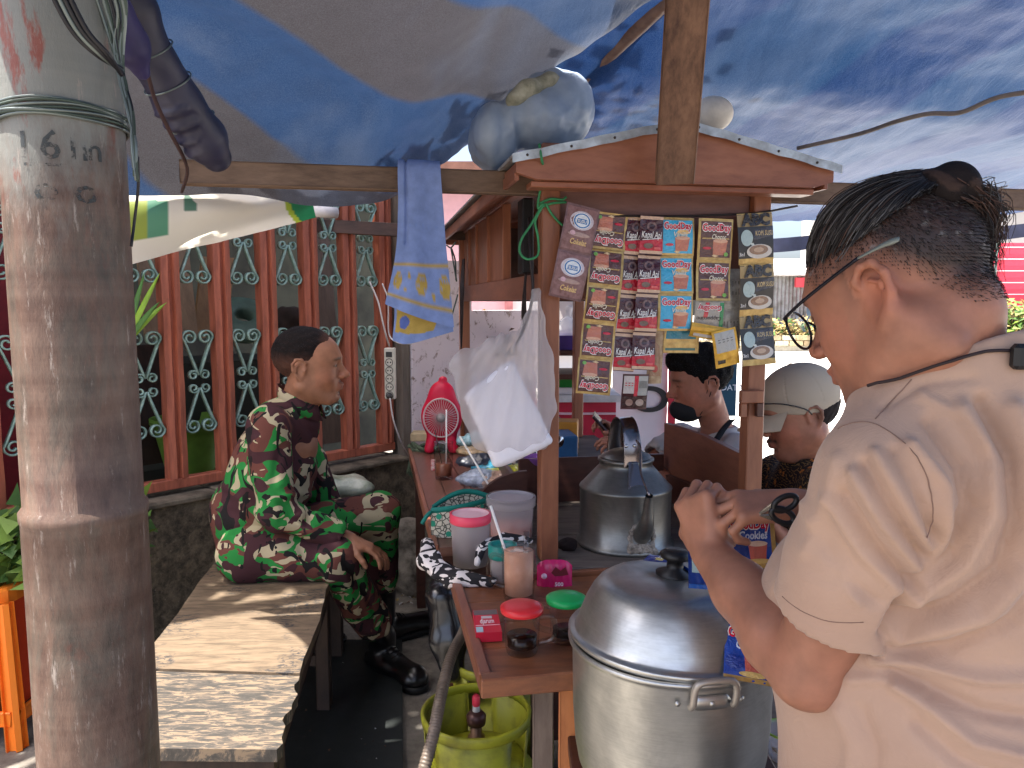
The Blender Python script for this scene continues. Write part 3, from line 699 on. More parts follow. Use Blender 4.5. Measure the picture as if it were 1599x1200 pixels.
def tarpmat(name, c1, c2, c3, ang, sc, transl=.42, stripe=3.2):
    m, nt, b = newmat(name); nt.nodes.remove(b); o = nt.nodes['Material Output']
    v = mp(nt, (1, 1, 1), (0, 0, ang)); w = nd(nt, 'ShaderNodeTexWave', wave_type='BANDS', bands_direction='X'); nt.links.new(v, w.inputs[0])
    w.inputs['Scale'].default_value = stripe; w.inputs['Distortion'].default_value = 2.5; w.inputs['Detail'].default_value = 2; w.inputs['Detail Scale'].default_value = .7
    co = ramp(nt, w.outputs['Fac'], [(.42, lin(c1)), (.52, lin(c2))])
    v3 = mp(nt, (sc * 1.0, sc * .35, sc), (0, 0, ang + .6))
    st = noise(nt, v3, 2.2, 4, .6, .8); co = mix(nt, ramp(nt, st, [(.5, (0, 0, 0, 1)), (.75, (.8, .8, .8, 1))]), co, lin(c3))  # pale c3 streaks: sheen highlights of the creases painted into the colour
    weave = noise(nt, mp(nt, (1, 1, 1)), 420, 2); co = mix(nt, .12, co, ramp(nt, weave, [(.35, (.01, .03, .07, 1)), (.65, (.3, .38, .48, 1))]))
    d = nd(nt, 'ShaderNodeBsdfPrincipled'); nt.links.new(co, d.inputs['Base Color']); d.inputs['Roughness'].default_value = .4; d.inputs['Specular IOR Level'].default_value = .25 if name == 'tarp_blue_grey' else .09
    tl = nd(nt, 'ShaderNodeBsdfTranslucent'); nt.links.new(co, tl.inputs[0])
    hb = noise(nt, mp(nt, (2.2, .6, 2.2), (0, 0, ang + .5)), 3, 4, .5, .6); bn = bump(nt, hb, .3, .03); bn = bump(nt, noise(nt, mp(nt, (2.5, .9, 2.5), (0, 0, ang - .7)), 13, 5, .65, 1.4), .28, .006, bn)
    nt.links.new(bn, d.inputs['Normal']); nt.links.new(bn, tl.inputs['Normal'])
    ms = nd(nt, 'ShaderNodeMixShader'); ms.inputs[0].default_value = transl; nt.links.new(d.outputs[0], ms.inputs[1]); nt.links.new(tl.outputs[0], ms.inputs[2]); nt.links.new(ms.outputs[0], o.inputs[0])
    return m
T1 = tarpmat('tarp_blue_grey', (38, 68, 112), (74, 69, 72), (98, 112, 138), R(35), .7, .16, .55)  # brown-grey bands: sheet pattern mixed with shadows put into the colour
T2 = tarpmat('tarp_blue', (14, 52, 104), (30, 68, 112), (74, 92, 122), R(-25), .9, .17, .4)
rows = [[P(30, 300, 2.0), P(330, 303, 2.12), P(480, 318, 2.2), P(600, 308, 2.3), P(690, 262, 2.4), P(738, 212, 2.48)],
        [P(20, 150, 1.9), P(300, 175, 1.88), P(480, 185, 1.88), P(620, 175, 1.95), P(760, 135, 2.12), P(840, 118, 2.25)],
        [P(0, 0, 1.5), P(300, 20, 1.55), P(480, 20, 1.55), P(680, 10, 1.62), P(850, -10, 1.78), P(1012, -4, 1.9)],
        [P(-120, -250, 1.1), P(300, -200, 1.15), P(500, -200, 1.15), P(750, -200, 1.25), P(950, -200, 1.35), P(1150, -150, 1.55)],
        [Vector((-1.4, -.5, 2.1)), Vector((-.6, -.5, 2.1)), Vector((-.25, -.5, 2.12)), Vector((.1, -.5, 2.16)), Vector((.35, -.5, 2.2)), Vector((.55, -.5, 2.25))]]
def wr1(V, Gd):
    n1 = V @ np.array([.6, .5, .6]); d = .012 * np.sin(n1 * 14 + 1.5 * wav(V, 2.2, 4)) + .01 * wav(V, 7, 5) + .006 * wav(V * np.array([1, 1, 2.5]), 22, 6)
    U = uv_of(V); d -= .02 * np.exp(-(pdist(U, [(245, 0), (400, 80), (480, 135), (560, 165)]) / 22) ** 2)
    return d
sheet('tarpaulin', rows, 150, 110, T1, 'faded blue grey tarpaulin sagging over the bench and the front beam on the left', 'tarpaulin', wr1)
rows = [[P(820, 300, 5.0), P(950, 335, 5.1), P(1100, 345, 5.2), P(1280, 345, 5.3), P(1480, 335, 5.4), P(1800, 320, 5.5)],
        [P(740, 200, 3.3), P(930, 215, 3.2), P(1090, 215, 3.2), P(1280, 215, 3.2), P(1480, 215, 3.3), P(1850, 210, 3.4)],
        [P(800, 40, 2.5), P(950, 0, 2.3), P(1120, 0, 2.3), P(1300, 0, 2.3), P(1500, 0, 2.3), P(1900, 0, 2.4)],
        [P(900, -120, 1.95), P(1000, -250, 1.6), P(1200, -250, 1.6), P(1400, -250, 1.6), P(1700, -250, 1.6), P(2200, -250, 1.7)],
        [Vector((.3, -.3, 2.3)), Vector((.55, -.3, 2.3)), Vector((.9, -.3, 2.32)), Vector((1.3, -.3, 2.34)), Vector((1.8, -.3, 2.35)), Vector((2.5, -.3, 2.35))]]
def wr2(V, Gd):
    o = np.array([A(P(1900, 330, 5.5))]); q = V - o; an = np.arctan2(q[:, 2] * 3, q[:, 0]); d = .014 * np.sin(an * 60 + 2.5 * wav(V, 1.5, 14)) * np.clip((V[:, 1] - .3) / 2, 0, 1)
    return d + .02 * wav(V, 4, 15) + .010 * wav(V * np.array([1, .6, 2]), 16, 16) + .004 * wav(V, 45, 17)
sheet('tarpaulin', rows, 170, 120, T2, 'bright blue tarpaulin roof stretched behind the cart and over the bun haired man', 'tarpaulin', wr2)
pts = smoothpath([P(1245, 232, 3.05), P(1340, 210, 2.9), P(1400, 190, 2.75), P(1450, 178, 2.68), P(1500, 176, 2.6), P(1560, 152, 2.5), P(1640, 140, 2.4)], 6)
mb = MB(); mb.tube(pts, .008, 8); tag(mb.build('tarp_rope', M('rope_grey', (150, 136, 124), .8, bmp=.6, bscale=200)), 'grey brown rope running under the blue tarpaulin above the bun haired man', 'rope')
a = P(1130, 372, 5.6); b = P(1900, 340, 5.9)
mb = MB(); mb.grid(lambda s, t: Vector(a).lerp(b, s) + Vector((0, .03 * math.sin(s * 40), -.10 * t - .02 * math.sin(s * 17))), 60, 3); tag(mb.build('awning_valance', M('navy_cloth', (56, 60, 84), .8)), 'dark navy awning edge hanging behind the heads on the right', 'awning')
# banner, printed white with green and yellow edge
def banner():
    m, nt, b = newmat('banner_print'); nt.nodes.remove(b); o = nt.nodes['Material Output']; a = nd(nt, 'ShaderNodeAttribute', attribute_name='Col')
    d = nd(nt, 'ShaderNodeBsdfPrincipled'); nt.links.new(a.outputs['Color'], d.inputs['Base Color']); d.inputs['Roughness'].default_value = .45
    tl = nd(nt, 'ShaderNodeBsdfTranslucent'); nt.links.new(a.outputs['Color'], tl.inputs[0]); ms = nd(nt, 'ShaderNodeMixShader'); ms.inputs[0].default_value = .5
    nt.links.new(d.outputs[0], ms.inputs[1]); nt.links.new(tl.outputs[0], ms.inputs[2]); nt.links.new(ms.outputs[0], o.inputs[0])
    rows = [[P(120, 260, 2.1), P(260, 262, 2.15), P(380, 285, 2.25), P(455, 292, 2.35)], [P(120, 340, 2.05), P(260, 330, 2.08), P(380, 325, 2.15), P(480, 305, 2.35)], [P(120, 440, 2.1), P(260, 400, 2.15), P(380, 372, 2.3), P(492, 338, 2.42)]]
    nu, nv = 110, 50; Gd = crgrid(rows, nu, nv); V = Gd.reshape(-1, 3); i, j = np.meshgrid(np.arange(nu), np.arange(nv)); q = (j * (nu + 1) + i).ravel(); Q = np.stack([q, q + 1, q + nu + 2, q + nu + 1], 1)
    V = V + normals(V, Q) * (.012 * wav(V, 9, 21) + .004 * wav(V, 30, 22))[:, None]
    s = np.tile(np.arange(nu + 1) / nu, nv + 1); t = np.repeat(np.arange(nv + 1) / nv, nu + 1)
    c = np.tile(L3((232, 226, 212)), (len(V), 1)); e = s + .05 * np.sin(t * 3)
    c[e > .915] = L3((170, 186, 60)); c[e > .94] = L3((44, 128, 84)); g = (s < .36) & (s > .17) & (t > .35 + .1 * s) & (t < .8 - .1 * s)
    c[g & (s < .26)] = L3((150, 165, 70)); c[g & (s >= .26) & (s < .34)] = L3((90, 150, 122)); c[(s > .40) & (s < .46) & (t > .3) & (t < .52) & (np.abs(s - .40) * 3 < t - .25)] = L3((90, 130, 110))
    npmesh('banner', V, Q, m, col=c, label='white printed banner sheet with green and yellow border hanging before the fence', cat='banner')
banner()

# tree added out of view left of the stall; its crown dapples the light over bench and fence
def shade_tree():
    r = random.Random(21); e = empty('shade_tree', (-2.9, 1.5, 0), 'leafy street tree rising left of the steel pole above the bench', 'tree')
    BK = M('bark', (104, 88, 72), .9, col2=(64, 52, 42), st=(1, 1, .2), bmp=.6, dist=.01)
    mb = MB(); mb.tube(smoothpath([(-2.9, 1.5, 0), (-2.86, 1.52, 1.2), (-2.75, 1.6, 2.4), (-2.55, 1.7, 3.4), (-2.4, 1.75, 4.2)], 5), [.14 - .0042 * i for i in range(21)], 14); mb.build('trunk', BK, e)
    tips = []
    for i in range(9):
        a = i * .7; b0 = Vector((-2.7 + .02 * i, 1.62, 2.6 + .16 * i)); t = Vector((-2.25 + 1.0 * math.cos(a), 2.55 + .75 * math.sin(a), 3.9 + .35 * math.sin(i * 2.1))); tips.append(t)
        mb = MB(); mb.tube(smoothpath([b0, b0.lerp(t, .5) + Vector((0, 0, .18)), t], 5), [.055 - .0045 * k for k in range(11)], 8); mb.build('branch', BK, e)
    mb = MB()
    for i in range(12500):
        c = tips[r.randrange(9)] if r.random() < .8 else Vector((-2.1, 2.7, 4.1)); p = c + Vector((r.gauss(0, .42), r.gauss(0, .32), r.gauss(0, .26)))
        if p.z < 3.0 or p.y < 1.9: continue
        a = Vector((r.gauss(0, 1), r.gauss(0, 1), r.gauss(-.2, .4))).normalized() * r.uniform(.07, .12); b = a.cross(Vector((r.gauss(0, .3), r.gauss(0, .3), 1))).normalized() * .026
        mb.mi = r.randrange(3); mb.add([p, p + a * .5 + b, p + a, p + a * .5 - b], [(0, 1, 2, 3)])
    o = mb.build('crown', [M('tree_leaf_a', (74, 108, 44), .5), M('tree_leaf_b', (58, 88, 38), .5), M('tree_leaf_c', (96, 126, 54), .5)], e); o['kind'] = 'stuff'
shade_tree()
# ================================================================ steel pole on the left
PY, PRr = 1.15, .082
pc = P(104, 300, PY); PCX = pc.x
def pole_mat():
    m, nt, b = newmat('old_painted_steel'); v = mp(nt, (1, 1, .35)); v1 = mp(nt)
    sep = nd(nt, 'ShaderNodeSeparateXYZ'); nt.links.new(v1, sep.inputs[0])
    n1 = noise(nt, v, 11, 8, .7, .3); n2 = noise(nt, v, 34, 7, .75); n3 = noise(nt, v, 7, 8, .72)
    rust = mix(nt, .5, ramp(nt, n1, [(.3, lin((60, 42, 33))), (.48, lin((98, 68, 56))), (.6, lin((76, 74, 66))), (.72, lin((122, 64, 48)))]), ramp(nt, n2, [(.35, lin((42, 31, 26))), (.62, lin((116, 96, 82)))]))
    pale = mix(nt, ramp(nt, n1, [(.54, (0, 0, 0, 1)), (.6, (1, 1, 1, 1))]), lin((122, 126, 122)), lin((128, 66, 54)))
    pale = mix(nt, ramp(nt, n2, [(.6, (0, 0, 0, 1)), (.68, (.8, .8, .8, 1))]), pale, lin((120, 124, 122)))
    # the paint coat survives on the upper part of the pole; ragged border
    h = nd(nt, 'ShaderNodeMath', operation='MULTIPLY_ADD'); nt.links.new(n3, h.inputs[0]); h.inputs[1].default_value = .55; nt.links.new(sep.outputs[2], h.inputs[2])
    pm = ramp(nt, h.outputs[0], [(0, (0, 0, 0, 1)), (1, (1, 1, 1, 1))]); mr = nd(nt, 'ShaderNodeMapRange'); nt.links.new(h.outputs[0], mr.inputs[0]); mr.inputs[1].default_value = 1.80; mr.inputs[2].default_value = 1.92
    co = mix(nt, mr.outputs[0], rust, pale)
    scr = ramp(nt, noise(nt, mp(nt, (3, 3, .5)), 22, 8, .8), [(.58, (0, 0, 0, 1)), (.66, (.8, .8, .8, 1))]); co = mix(nt, scr, co, lin((160, 150, 142)))
    # faint circumferential bands
    w = noise(nt, mp(nt, (.15, .15, 9)), 3, 4); co = mix(nt, .14, co, ramp(nt, w, [(.4, lin((72, 56, 52))), (.6, lin((142, 128, 118)))]))
    nt.links.new(co, b.inputs['Base Color']); b.inputs['Roughness'].default_value = .5; b.inputs['Specular IOR Level'].default_value = .45
    nt.links.new(bump(nt, n2, .5, .004, bump(nt, n1, .4, .006)), b.inputs['Normal']); return m
pole = empty('steel_pole', (PCX, PY, 0), 'thick old steel pole with peeling paint and rust in the left foreground', 'pole')
prof = [(PRr + .004, 0), (PRr + .004, 1.075), (PRr + .006, 1.08), (PRr + .006, 1.092), (PRr, 1.1), (PRr, 3.4)]
prof2 = [prof[0]] + [(PRr + .004, i * .1) for i in range(1, 10)] + prof[1:5] + [(PRr, 1.1 + i * .15) for i in range(1, 16)]
mb = MB(); mb.lathe(prof2, (PCX, PY, 0), 56); mb.build('pole_shaft', pole_mat(), pole)
mb = MB(); mb.lathe([(PRr + .02, 0), (PRr + .02, .03), (PRr + .006, .035)], (PCX, PY, 0), 40); mb.build('base_flange', M('flange', (90, 84, 78), .7, .2), pole)
DK = flat((66, 70, 72), .6)
def on_pole(u, v, r=PRr + .0012):    # angle/height on the pole surface for lettering
    return u, v
cyl = lambda a, z, r=PRr + .0012: (PCX + r * math.sin(a), PY - r * math.cos(a), z)
psi0 = math.atan2(-PCX, PY)  # direction of the pole's near side towards the camera
m_, nt_, b_ = newmat('worn_stencil'); v_ = noise(nt_, mp(nt_), 60, 6, .7); tr = nd(nt_, 'ShaderNodeBsdfTransparent'); ms_ = nd(nt_, 'ShaderNodeMixShader')
nt_.links.new(ramp(nt_, v_, [(.45, (0, 0, 0, 1)), (.55, (.9, .9, .9, 1))]), ms_.inputs[0]); nt_.links.new(tr.outputs[0], ms_.inputs[1]); nt_.links.new(b_.outputs[0], ms_.inputs[2]); nt_.links.new(ms_.outputs[0], nt_.nodes['Material Output'].inputs[0]); b_.inputs['Base Color'].default_value = lin((52, 58, 60))
def put_text(s, ac, zc, size, ws):
    vs, fs = textmesh(s, .01); mb = MB()
    mb.add([cyl(psi0 + ac + p.x * size * ws / PRr, zc + p.y * size) for p in vs], fs); mb.build('letter', m_, pole)
zt = P(90, 228, PY - PRr).z
for s_, a_, sz in (('I', -.62, .05), ('6', -.2, .055), ('h', .22, .05), ('n', .47, .045)): put_text(s_, a_, zt, sz, 1.0)
mb = MB()
for i in range(12):
    a0 = -.62 + i * .055; a1 = a0 + .055; z = P(90, 259, PY - PRr).z; mb.add([cyl(psi0 + a0, z), cyl(psi0 + a1, z), cyl(psi0 + a1, z + .004), cyl(psi0 + a0, z + .004)], [(0, 1, 2, 3)])
mb.build('painted_line', m_, pole)
for s_, a_ in (('o', -.3), ('o', .3)): put_text(s_, a_, P(90, 296, PY - PRr).z, .05, 1.2)
WIRE = M('wire_grey', (120, 130, 128), .35, .6, var=.1); WIRED = M('wire_green', (72, 86, 78), .45, .2); WIREB = M('wire_black', (28, 28, 36), .4)
wr = empty('wire_tie', P(100, 175, PY), 'strands of grey wire wound round the upper part of the steel pole', 'wire')
for i in range(7):
    z0 = P(100, 172, PY - PRr).z + (i - 3) * .0035; pts = []
    for k in range(49):
        a = 2 * math.pi * k / 48; pts.append((PCX + (PRr + .004 + .001 * (i % 3)) * math.cos(a), PY + (PRr + .004 + .001 * (i % 3)) * math.sin(a), z0 + .006 * math.sin(a * 1 + 2.5) + .002 * math.sin(a * 3 + i)))
    mb = MB(); mb.tube(pts, .0022, 6); mb.build('wire', (WIRE, WIRED)[i % 2], wr)
wr = empty('cable_bundle', P(195, 100, 1.2), 'bundle of grey green wires running down the right side of the steel pole', 'cable')
r_ = random.Random(3)
for i in range(12):
    j = lambda s: r_.uniform(-s, s)
    pts = smoothpath([P(130 + i * 5, -60, 1.1), P(158 + i * 4 + j(6), 10 + j(5), 1.12), P(176 + j(6) + i * 1.5, 70, 1.13), P(190 + j(5), 125, 1.13), P(203 + j(4), 175, 1.12), P(209 + j(3), 225, 1.11), P(212 + j(3), 262 + i * 2, 1.11)], 6)
    mb = MB(); mb.tube(pts, .0026, 6); mb.build('wire', (WIRE, WIRED, WIRED, WIRE, WIREB)[i % 5], wr)
wr = empty('cable_loop', P(130, 20, 1.2), 'dark cables slanting across the top of the steel pole', 'cable')
for i in range(4):
    pts = smoothpath([P(70 + i * 9, -30, 1.0), P(110 + i * 8, 45, 1.02), P(150 + i * 6, 85, 1.04), P(190, 108 + i * 3, 1.08)], 6)
    mb = MB(); mb.tube(pts, .0035, 6); mb.build('wire', (WIREB, WIRE)[i == 1], wr)
mb = MB(); mb.tube(smoothpath([P(215, 245, 1.13), P(216, 290, 1.14), P(210, 345, 1.15), P(205, 385, 1.14)], 5), .0022, 6); tag(mb.build('loose_wire', WIREB), 'single loose black wire hanging by the right edge of the steel pole', 'wire')
mb = MB(); mb.tube(smoothpath([P(225, 90, 1.4), P(240, 150, 1.45), P(262, 200, 1.5), P(292, 262, 1.7), P(284, 300, 1.9)], 5), .004, 6); tag(mb.build('twine', M('brown_twine', (74, 52, 52), .8)), 'brown twine beside the rolled navy bundle at the end of the front beam', 'rope')
# rolled dark tarp bundle with ties
e = empty('rolled_bundle', P(290, 160, 1.55), 'rolled dark navy cloth bundle tied to the end of the front beam', 'bundle')
Vb = Vol(P(230, 120, 1.5) - Vector((.35, .35, .45)), P(230, 120, 1.5) + Vector((.35, .45, .35)), .006)
pts = [P(150, -90, 1.4), P(205, 20, 1.45), P(240, 95, 1.5), P(280, 165, 1.56), P(318, 215, 1.62), P(338, 243, 1.66)]
Vb.chain(pts, [.05, .046, .04, .046, .046, .03], .012); V, Q = Vb.mesh(); N = normals(V, Q)
ax = A(pts[-1] - pts[0]); ax /= np.linalg.norm(ax); t = (V - A(pts[0])) @ ax; V = V + N * (.004 * np.sin(t * 190 + 2 * wav(V, 10, 2)) * (wav(V, 9, 3) > -.4) + .004 * wav(V, 30, 5))[:, None]
npmesh('cloth_roll', V, Q, M('navy_cloth_roll', (46, 46, 72), .5, spec=.6, col2=(30, 30, 50)), e)
for (u, v_, Y) in ((232, 80, 1.49), (262, 130, 1.53), (300, 190, 1.6)):
    c = P(u, v_, Y); mb = MB(); x = Vector(ax).orthogonal().normalized(); y = Vector(ax).cross(x); mb.tube([c + (x * math.cos(a) + y * math.sin(a)) * .047 for a in [k * .314 for k in range(21)]], .0018, 5); mb.build('tie_wire', WIRE, e)
Vb = Vol(P(205, 30, 1.3) - Vector((.25, .25, .3)), P(205, 30, 1.3) + Vector((.25, .25, .25)), .006)
Vb.chain([P(120, -80, 1.28), P(170, 10, 1.32), P(205, 75, 1.36), P(222, 112, 1.4)], [.03, .034, .032, .016], .01); V, Q = Vb.mesh(); V += normals(V, Q) * wav(V, 40, 7)[:, None] * .004
npmesh('cloth_strip', V, Q, M('purple_cloth', (62, 56, 104), .55), label='dark purple cloth strip wedged beside the steel pole at the top', cat='cloth')
mb = MB(); mb.tube(smoothpath([P(192, -10, 1.38), P(212, 30, 1.4), P(224, 60, 1.42)], 5), .005, 6); tag(mb.build('orange_cord', M('orange_cord', (170, 110, 40), .7)), 'short orange cord at the top edge between pole and tarpaulin', 'cord')
# ================================================================ beams, plank, bamboo
GW = woodmat('grey_beam', (128, 104, 86), (82, 64, 52), (.12, 1, 1), -TH, .75, None, .5, .5, 14)
GV = woodmat('plank_wood', (132, 98, 76), (66, 42, 32), (1, 1, .1), 0, .7, None, .5, .5, 12)
def beam_pt(u, v, off):
    r = ray(u, v); o = Vector((0, 0, CAM_Z)); n = AY; t = (CO + AY * off - o).dot(n) / r.dot(n); return o + r * t
a = beam_pt(283, 270, .06); b = beam_pt(1760, 318, .06); z = (a.z + b.z) / 2
mb = MB(); mb.bar((a.x, a.y, a.z), (b.x, b.y, b.z), .04, .058, bev=.003); tag(mb.build('wooden_beam', GW), 'long grey brown wooden beam across the stall front, towel hanging on it', 'beam')
a = beam_pt(478, 352, 1.75); b = beam_pt(735, 366, 1.75); mb = MB(); mb.bar(a, b, .04, .06); tag(mb.build('wooden_beam', woodmat('dark_beam', (96, 68, 54), (56, 38, 30), (.12, 1, 1), -TH)), 'darker second beam behind, running from the banner to the cart roof', 'beam')
a = P(1078, -60, 1.62); b = P(1053, 286, 1.82); mb = MB(); mb.bar(a, b, .088, .028, up=(0, 1, .1), bev=.003); e = empty('hanging_plank', b, 'rough vertical plank nailed to the cart gable reaching up to the tarpaulin', 'plank')
mb.build('plank_board', GV, e)
for (u, v_) in ((1052, 200), (1046, 218), (1063, 222), (1050, 232), (1042, 258), (1068, 240)):
    c = P(u, v_, 1.78 + (v_ - 200) * .0003); mb = MB(); mb.lathe([(0, .006), (.004, .005), (.005, 0)], c, 8, axis=(0, -1, 0)); mb.build('nail', flat((36, 26, 24), .5), e)
a = P(905, 128, 2.75); b = P(1060, -18, 2.3); mb = MB(); mb.tube([a.lerp(b, t / 12) for t in range(13)], [.026 + .001 * ((t % 4) == 0) for t in range(13)], 14); tag(mb.build('bamboo_pole', woodmat('bamboo', (124, 92, 74), (84, 58, 46), (1, 1, 1), 0, .5)), 'round brown bamboo rafter under the blue tarpaulin left of the vertical plank', 'pole')
mb = MB(); mb.tube([P(486, 330, 2.5), P(526, 333, 2.55)], .018, 12); tag(mb.build('white_tube', M('white_pipe', (226, 218, 214), .5)), 'short white tube lying on the rear beam at the end of the banner', 'pipe')
# ================================================================ benches and stool
def bench_mat():
    m, nt, b = newmat('worn_bench'); v = mp(nt, (1, 1, 1), (0, 0, -R(9)))
    g = noise(nt, mp(nt, (1.2, 7, 1), (0, 0, -R(9))), 10, 7, .65, .5); base = ramp(nt, g, [(.3, lin((76, 64, 50))), (.6, lin((120, 102, 82)))])
    ch = noise(nt, mp(nt, (1, 2.4, 1), (0, 0, -R(30))), 46, 5, .7, .6); big = noise(nt, v, 5.5, 5, .6)
    mk = nd(nt, 'ShaderNodeMath', operation='MULTIPLY'); nt.links.new(ramp(nt, ch, [(.5, (0, 0, 0, 1)), (.56, (1, 1, 1, 1))]), mk.inputs[0]); nt.links.new(ramp(nt, big, [(.5, (0, 0, 0, 1)), (.56, (1, 1, 1, 1))]), mk.inputs[1])
    co = mix(nt, mk.outputs[0], base, lin((50, 48, 48))); nt.links.new(co, b.inputs['Base Color']); b.inputs['Roughness'].default_value = .7
    nt.links.new(bump(nt, ch, .3, .002, bump(nt, g, .3, .002)), b.inputs['Normal']); return m
def bench_mat2():
    m, nt, b = newmat('worn_bench_grey'); g = noise(nt, mp(nt, (1.2, 6, 1), (0, 0, -R(9))), 14, 8, .75, .7); base = ramp(nt, g, [(.42, lin((52, 49, 45))), (.5, lin((68, 63, 58))), (.56, lin((120, 103, 84)))])
    nt.links.new(base, b.inputs['Base Color']); b.inputs['Roughness'].default_value = .7; nt.links.new(bump(nt, g, .4, .002), b.inputs['Normal']); return m
BZ = .475
A1 = G(352, 855, BZ); A2 = G(238, 1005, BZ); B1 = G(517, 905, BZ); B2 = G(432, 1168, BZ); D2 = G(122, 1165, BZ)
ldir = (A2 - A1).normalized(); E1 = A1 - ldir * .25; rd = (B2 - B1).normalized(); F1 = B1 - rd * .1
def lerpq(s, t):  # s across, t along from near to far
    return (D2.lerp(B2, s)).lerp(E1.lerp(F1 + (F1 - B2) * .35, s), t)
bn = empty('bench', lerpq(.5, .5) - Vector((0, 0, BZ)), 'worn wooden plank bench with the uniformed man sitting on its far end', 'bench')
WB, WB2 = bench_mat(), bench_mat2(); DKW = woodmat('dark_bench_wood', (70, 52, 42), (34, 26, 22), (1, 1, .3), 0, .7)
tsp = 0.0
for (s0, s1) in ((0, .33), (.335, .66), (.665, 1)): pass
ts = .22
def plank(t0, t1, mat, dz=0):
    mb = MB(); n = 14; q = []
    L = []; Rr = []
    for i in range(n + 1):
        t = t0 + (t1 - t0) * i / n; j = .004 * math.sin(t * 57) + .003 * math.sin(t * 131); L.append(lerpq(0, t) + Vector((j, 0, dz))); Rr.append(lerpq(1, t) + Vector((j * 1.5, 0, dz)))
    poly = L + Rr[::-1]; mb.prism([tuple(p) for p in poly], lambda p: p, lambda p: (p[0], p[1], p[2] - .028)); return mb.build('seat_plank', mat, bn)
plank(0, ts - .002, WB2, -.004); plank(ts + .002, 1, WB)
mb = MB(); mb.bar(lerpq(.02, .015) - Vector((0, 0, .055)), lerpq(.98, .015) - Vector((0, 0, .055)), .025, .05); mb.build('end_rail', DKW, bn)
mb = MB(); mb.bar(lerpq(.95, .02) - Vector((0, 0, .058)), lerpq(.95, .98) - Vector((0, 0, .058)), .022, .055); mb.build('side_rail', DKW, bn)
mb = MB(); mb.bar(lerpq(.05, .02) - Vector((0, 0, .058)), lerpq(.05, .98) - Vector((0, 0, .058)), .022, .055); mb.build('side_rail', DKW, bn)
for (s, t) in ((.07, .06), (.93, .06), (.07, .66), (.93, .66), (.93, .93), (.07, .93)):
    p = lerpq(s, t); mb = MB(); mb.bar((p.x, p.y, 0), (p.x, p.y, BZ - .03), .045, .045, up=(0, 1, 0)); mb.build('leg', DKW, bn)
for t in (.66, .93):
    mb = MB(); mb.bar(lerpq(.07, t) - Vector((0, 0, .28)), lerpq(.93, t) - Vector((0, 0, .28)), .02, .04); mb.build('stretcher', DKW, bn)
# orange stool
st = empty('plastic_stool', (P(-30, 1000, 2.4).x, 2.45, 0), 'orange plastic stool half hidden behind the steel pole at the left edge', 'stool')
OR = M('orange_plastic', (255, 138, 44), .35, var=.05, bmp=.05); OR2 = M('orange_plastic_deep', (226, 72, 36), .4, var=.05, bmp=.05)
sx0, sy0 = P(-18, 1000, 2.42).x, 2.45; H = .5
def sq(a, z, r=.25):
    out = []
    for i in range(28):
        t = 2 * math.pi * i / 28; c, s = math.cos(t), math.sin(t); k = (abs(c) ** 5 + abs(s) ** 5) ** (-1 / 5); out.append((sx0 + a * c * k, sy0 + a * s * k, z))
    return out
mb = MB(); rings = [sq(.125, H - .05), sq(.125, H - .008), sq(.115, H), sq(.03, H - .004)]; vs = sum(rings, []); fs = [(k*28+j, k*28+(j+1) % 28, (k+1)*28+(j+1) % 28, (k+1)*28+j) for k in range(3) for j in range(28)] + [tuple(range(84, 112))]
mb.add(vs, fs, False); mb.build('seat', OR, st)
for sx in (-1, 1):
    for sy in (-1, 1):
        mb = MB(); mb.bar((sx0 + sx * .118, sy0 + sy * .118, H - .04), (sx0 + sx * .155, sy0 + sy * .155, 0), .05, .05, up=(0, 1, 0), w2=.055, h2=.055, bev=.012); mb.build('leg', OR, st)
for (dx, dy) in ((1, 0), (-1, 0), (0, 1), (0, -1)):
    mb = MB(); t = .78; w = .118 + .037 * t; z = (H - .04) * (1 - t)
    p = Vector((sx0 + dx * (w + .015), sy0 + dy * (w + .015), z)); sd = Vector((abs(dy), abs(dx), 0)) * w
    mb.bar(p - sd, p + sd, .014, .05, bev=.004); mb.build('stretcher', OR, st)
    mb = MB(); w2 = .12; mb.add([(sx0 + dx * .124 - dy * .1, sy0 + dy * .124 - dx * .1, H - .05), (sx0 + dx * .124 + dy * .1, sy0 + dy * .124 + dx * .1, H - .05), (sx0 + dx * .146 + dy * .1, sy0 + dy * .146 + dx * .1, .12), (sx0 + dx * .146 - dy * .1, sy0 + dy * .146 - dx * .1, .12),
        (sx0 + dx * .119 - dy * .1, sy0 + dy * .119 - dx * .1, H - .05), (sx0 + dx * .119 + dy * .1, sy0 + dy * .119 + dx * .1, H - .05), (sx0 + dx * .141 + dy * .1, sy0 + dy * .141 + dx * .1, .12), (sx0 + dx * .141 - dy * .1, sy0 + dy * .141 - dx * .1, .12)], [(0, 1, 2, 3), (7, 6, 5, 4), (0, 4, 5, 1), (1, 5, 6, 2), (2, 6, 7, 3), (3, 7, 4, 0)]); mb.build('side_panel', OR2, st)
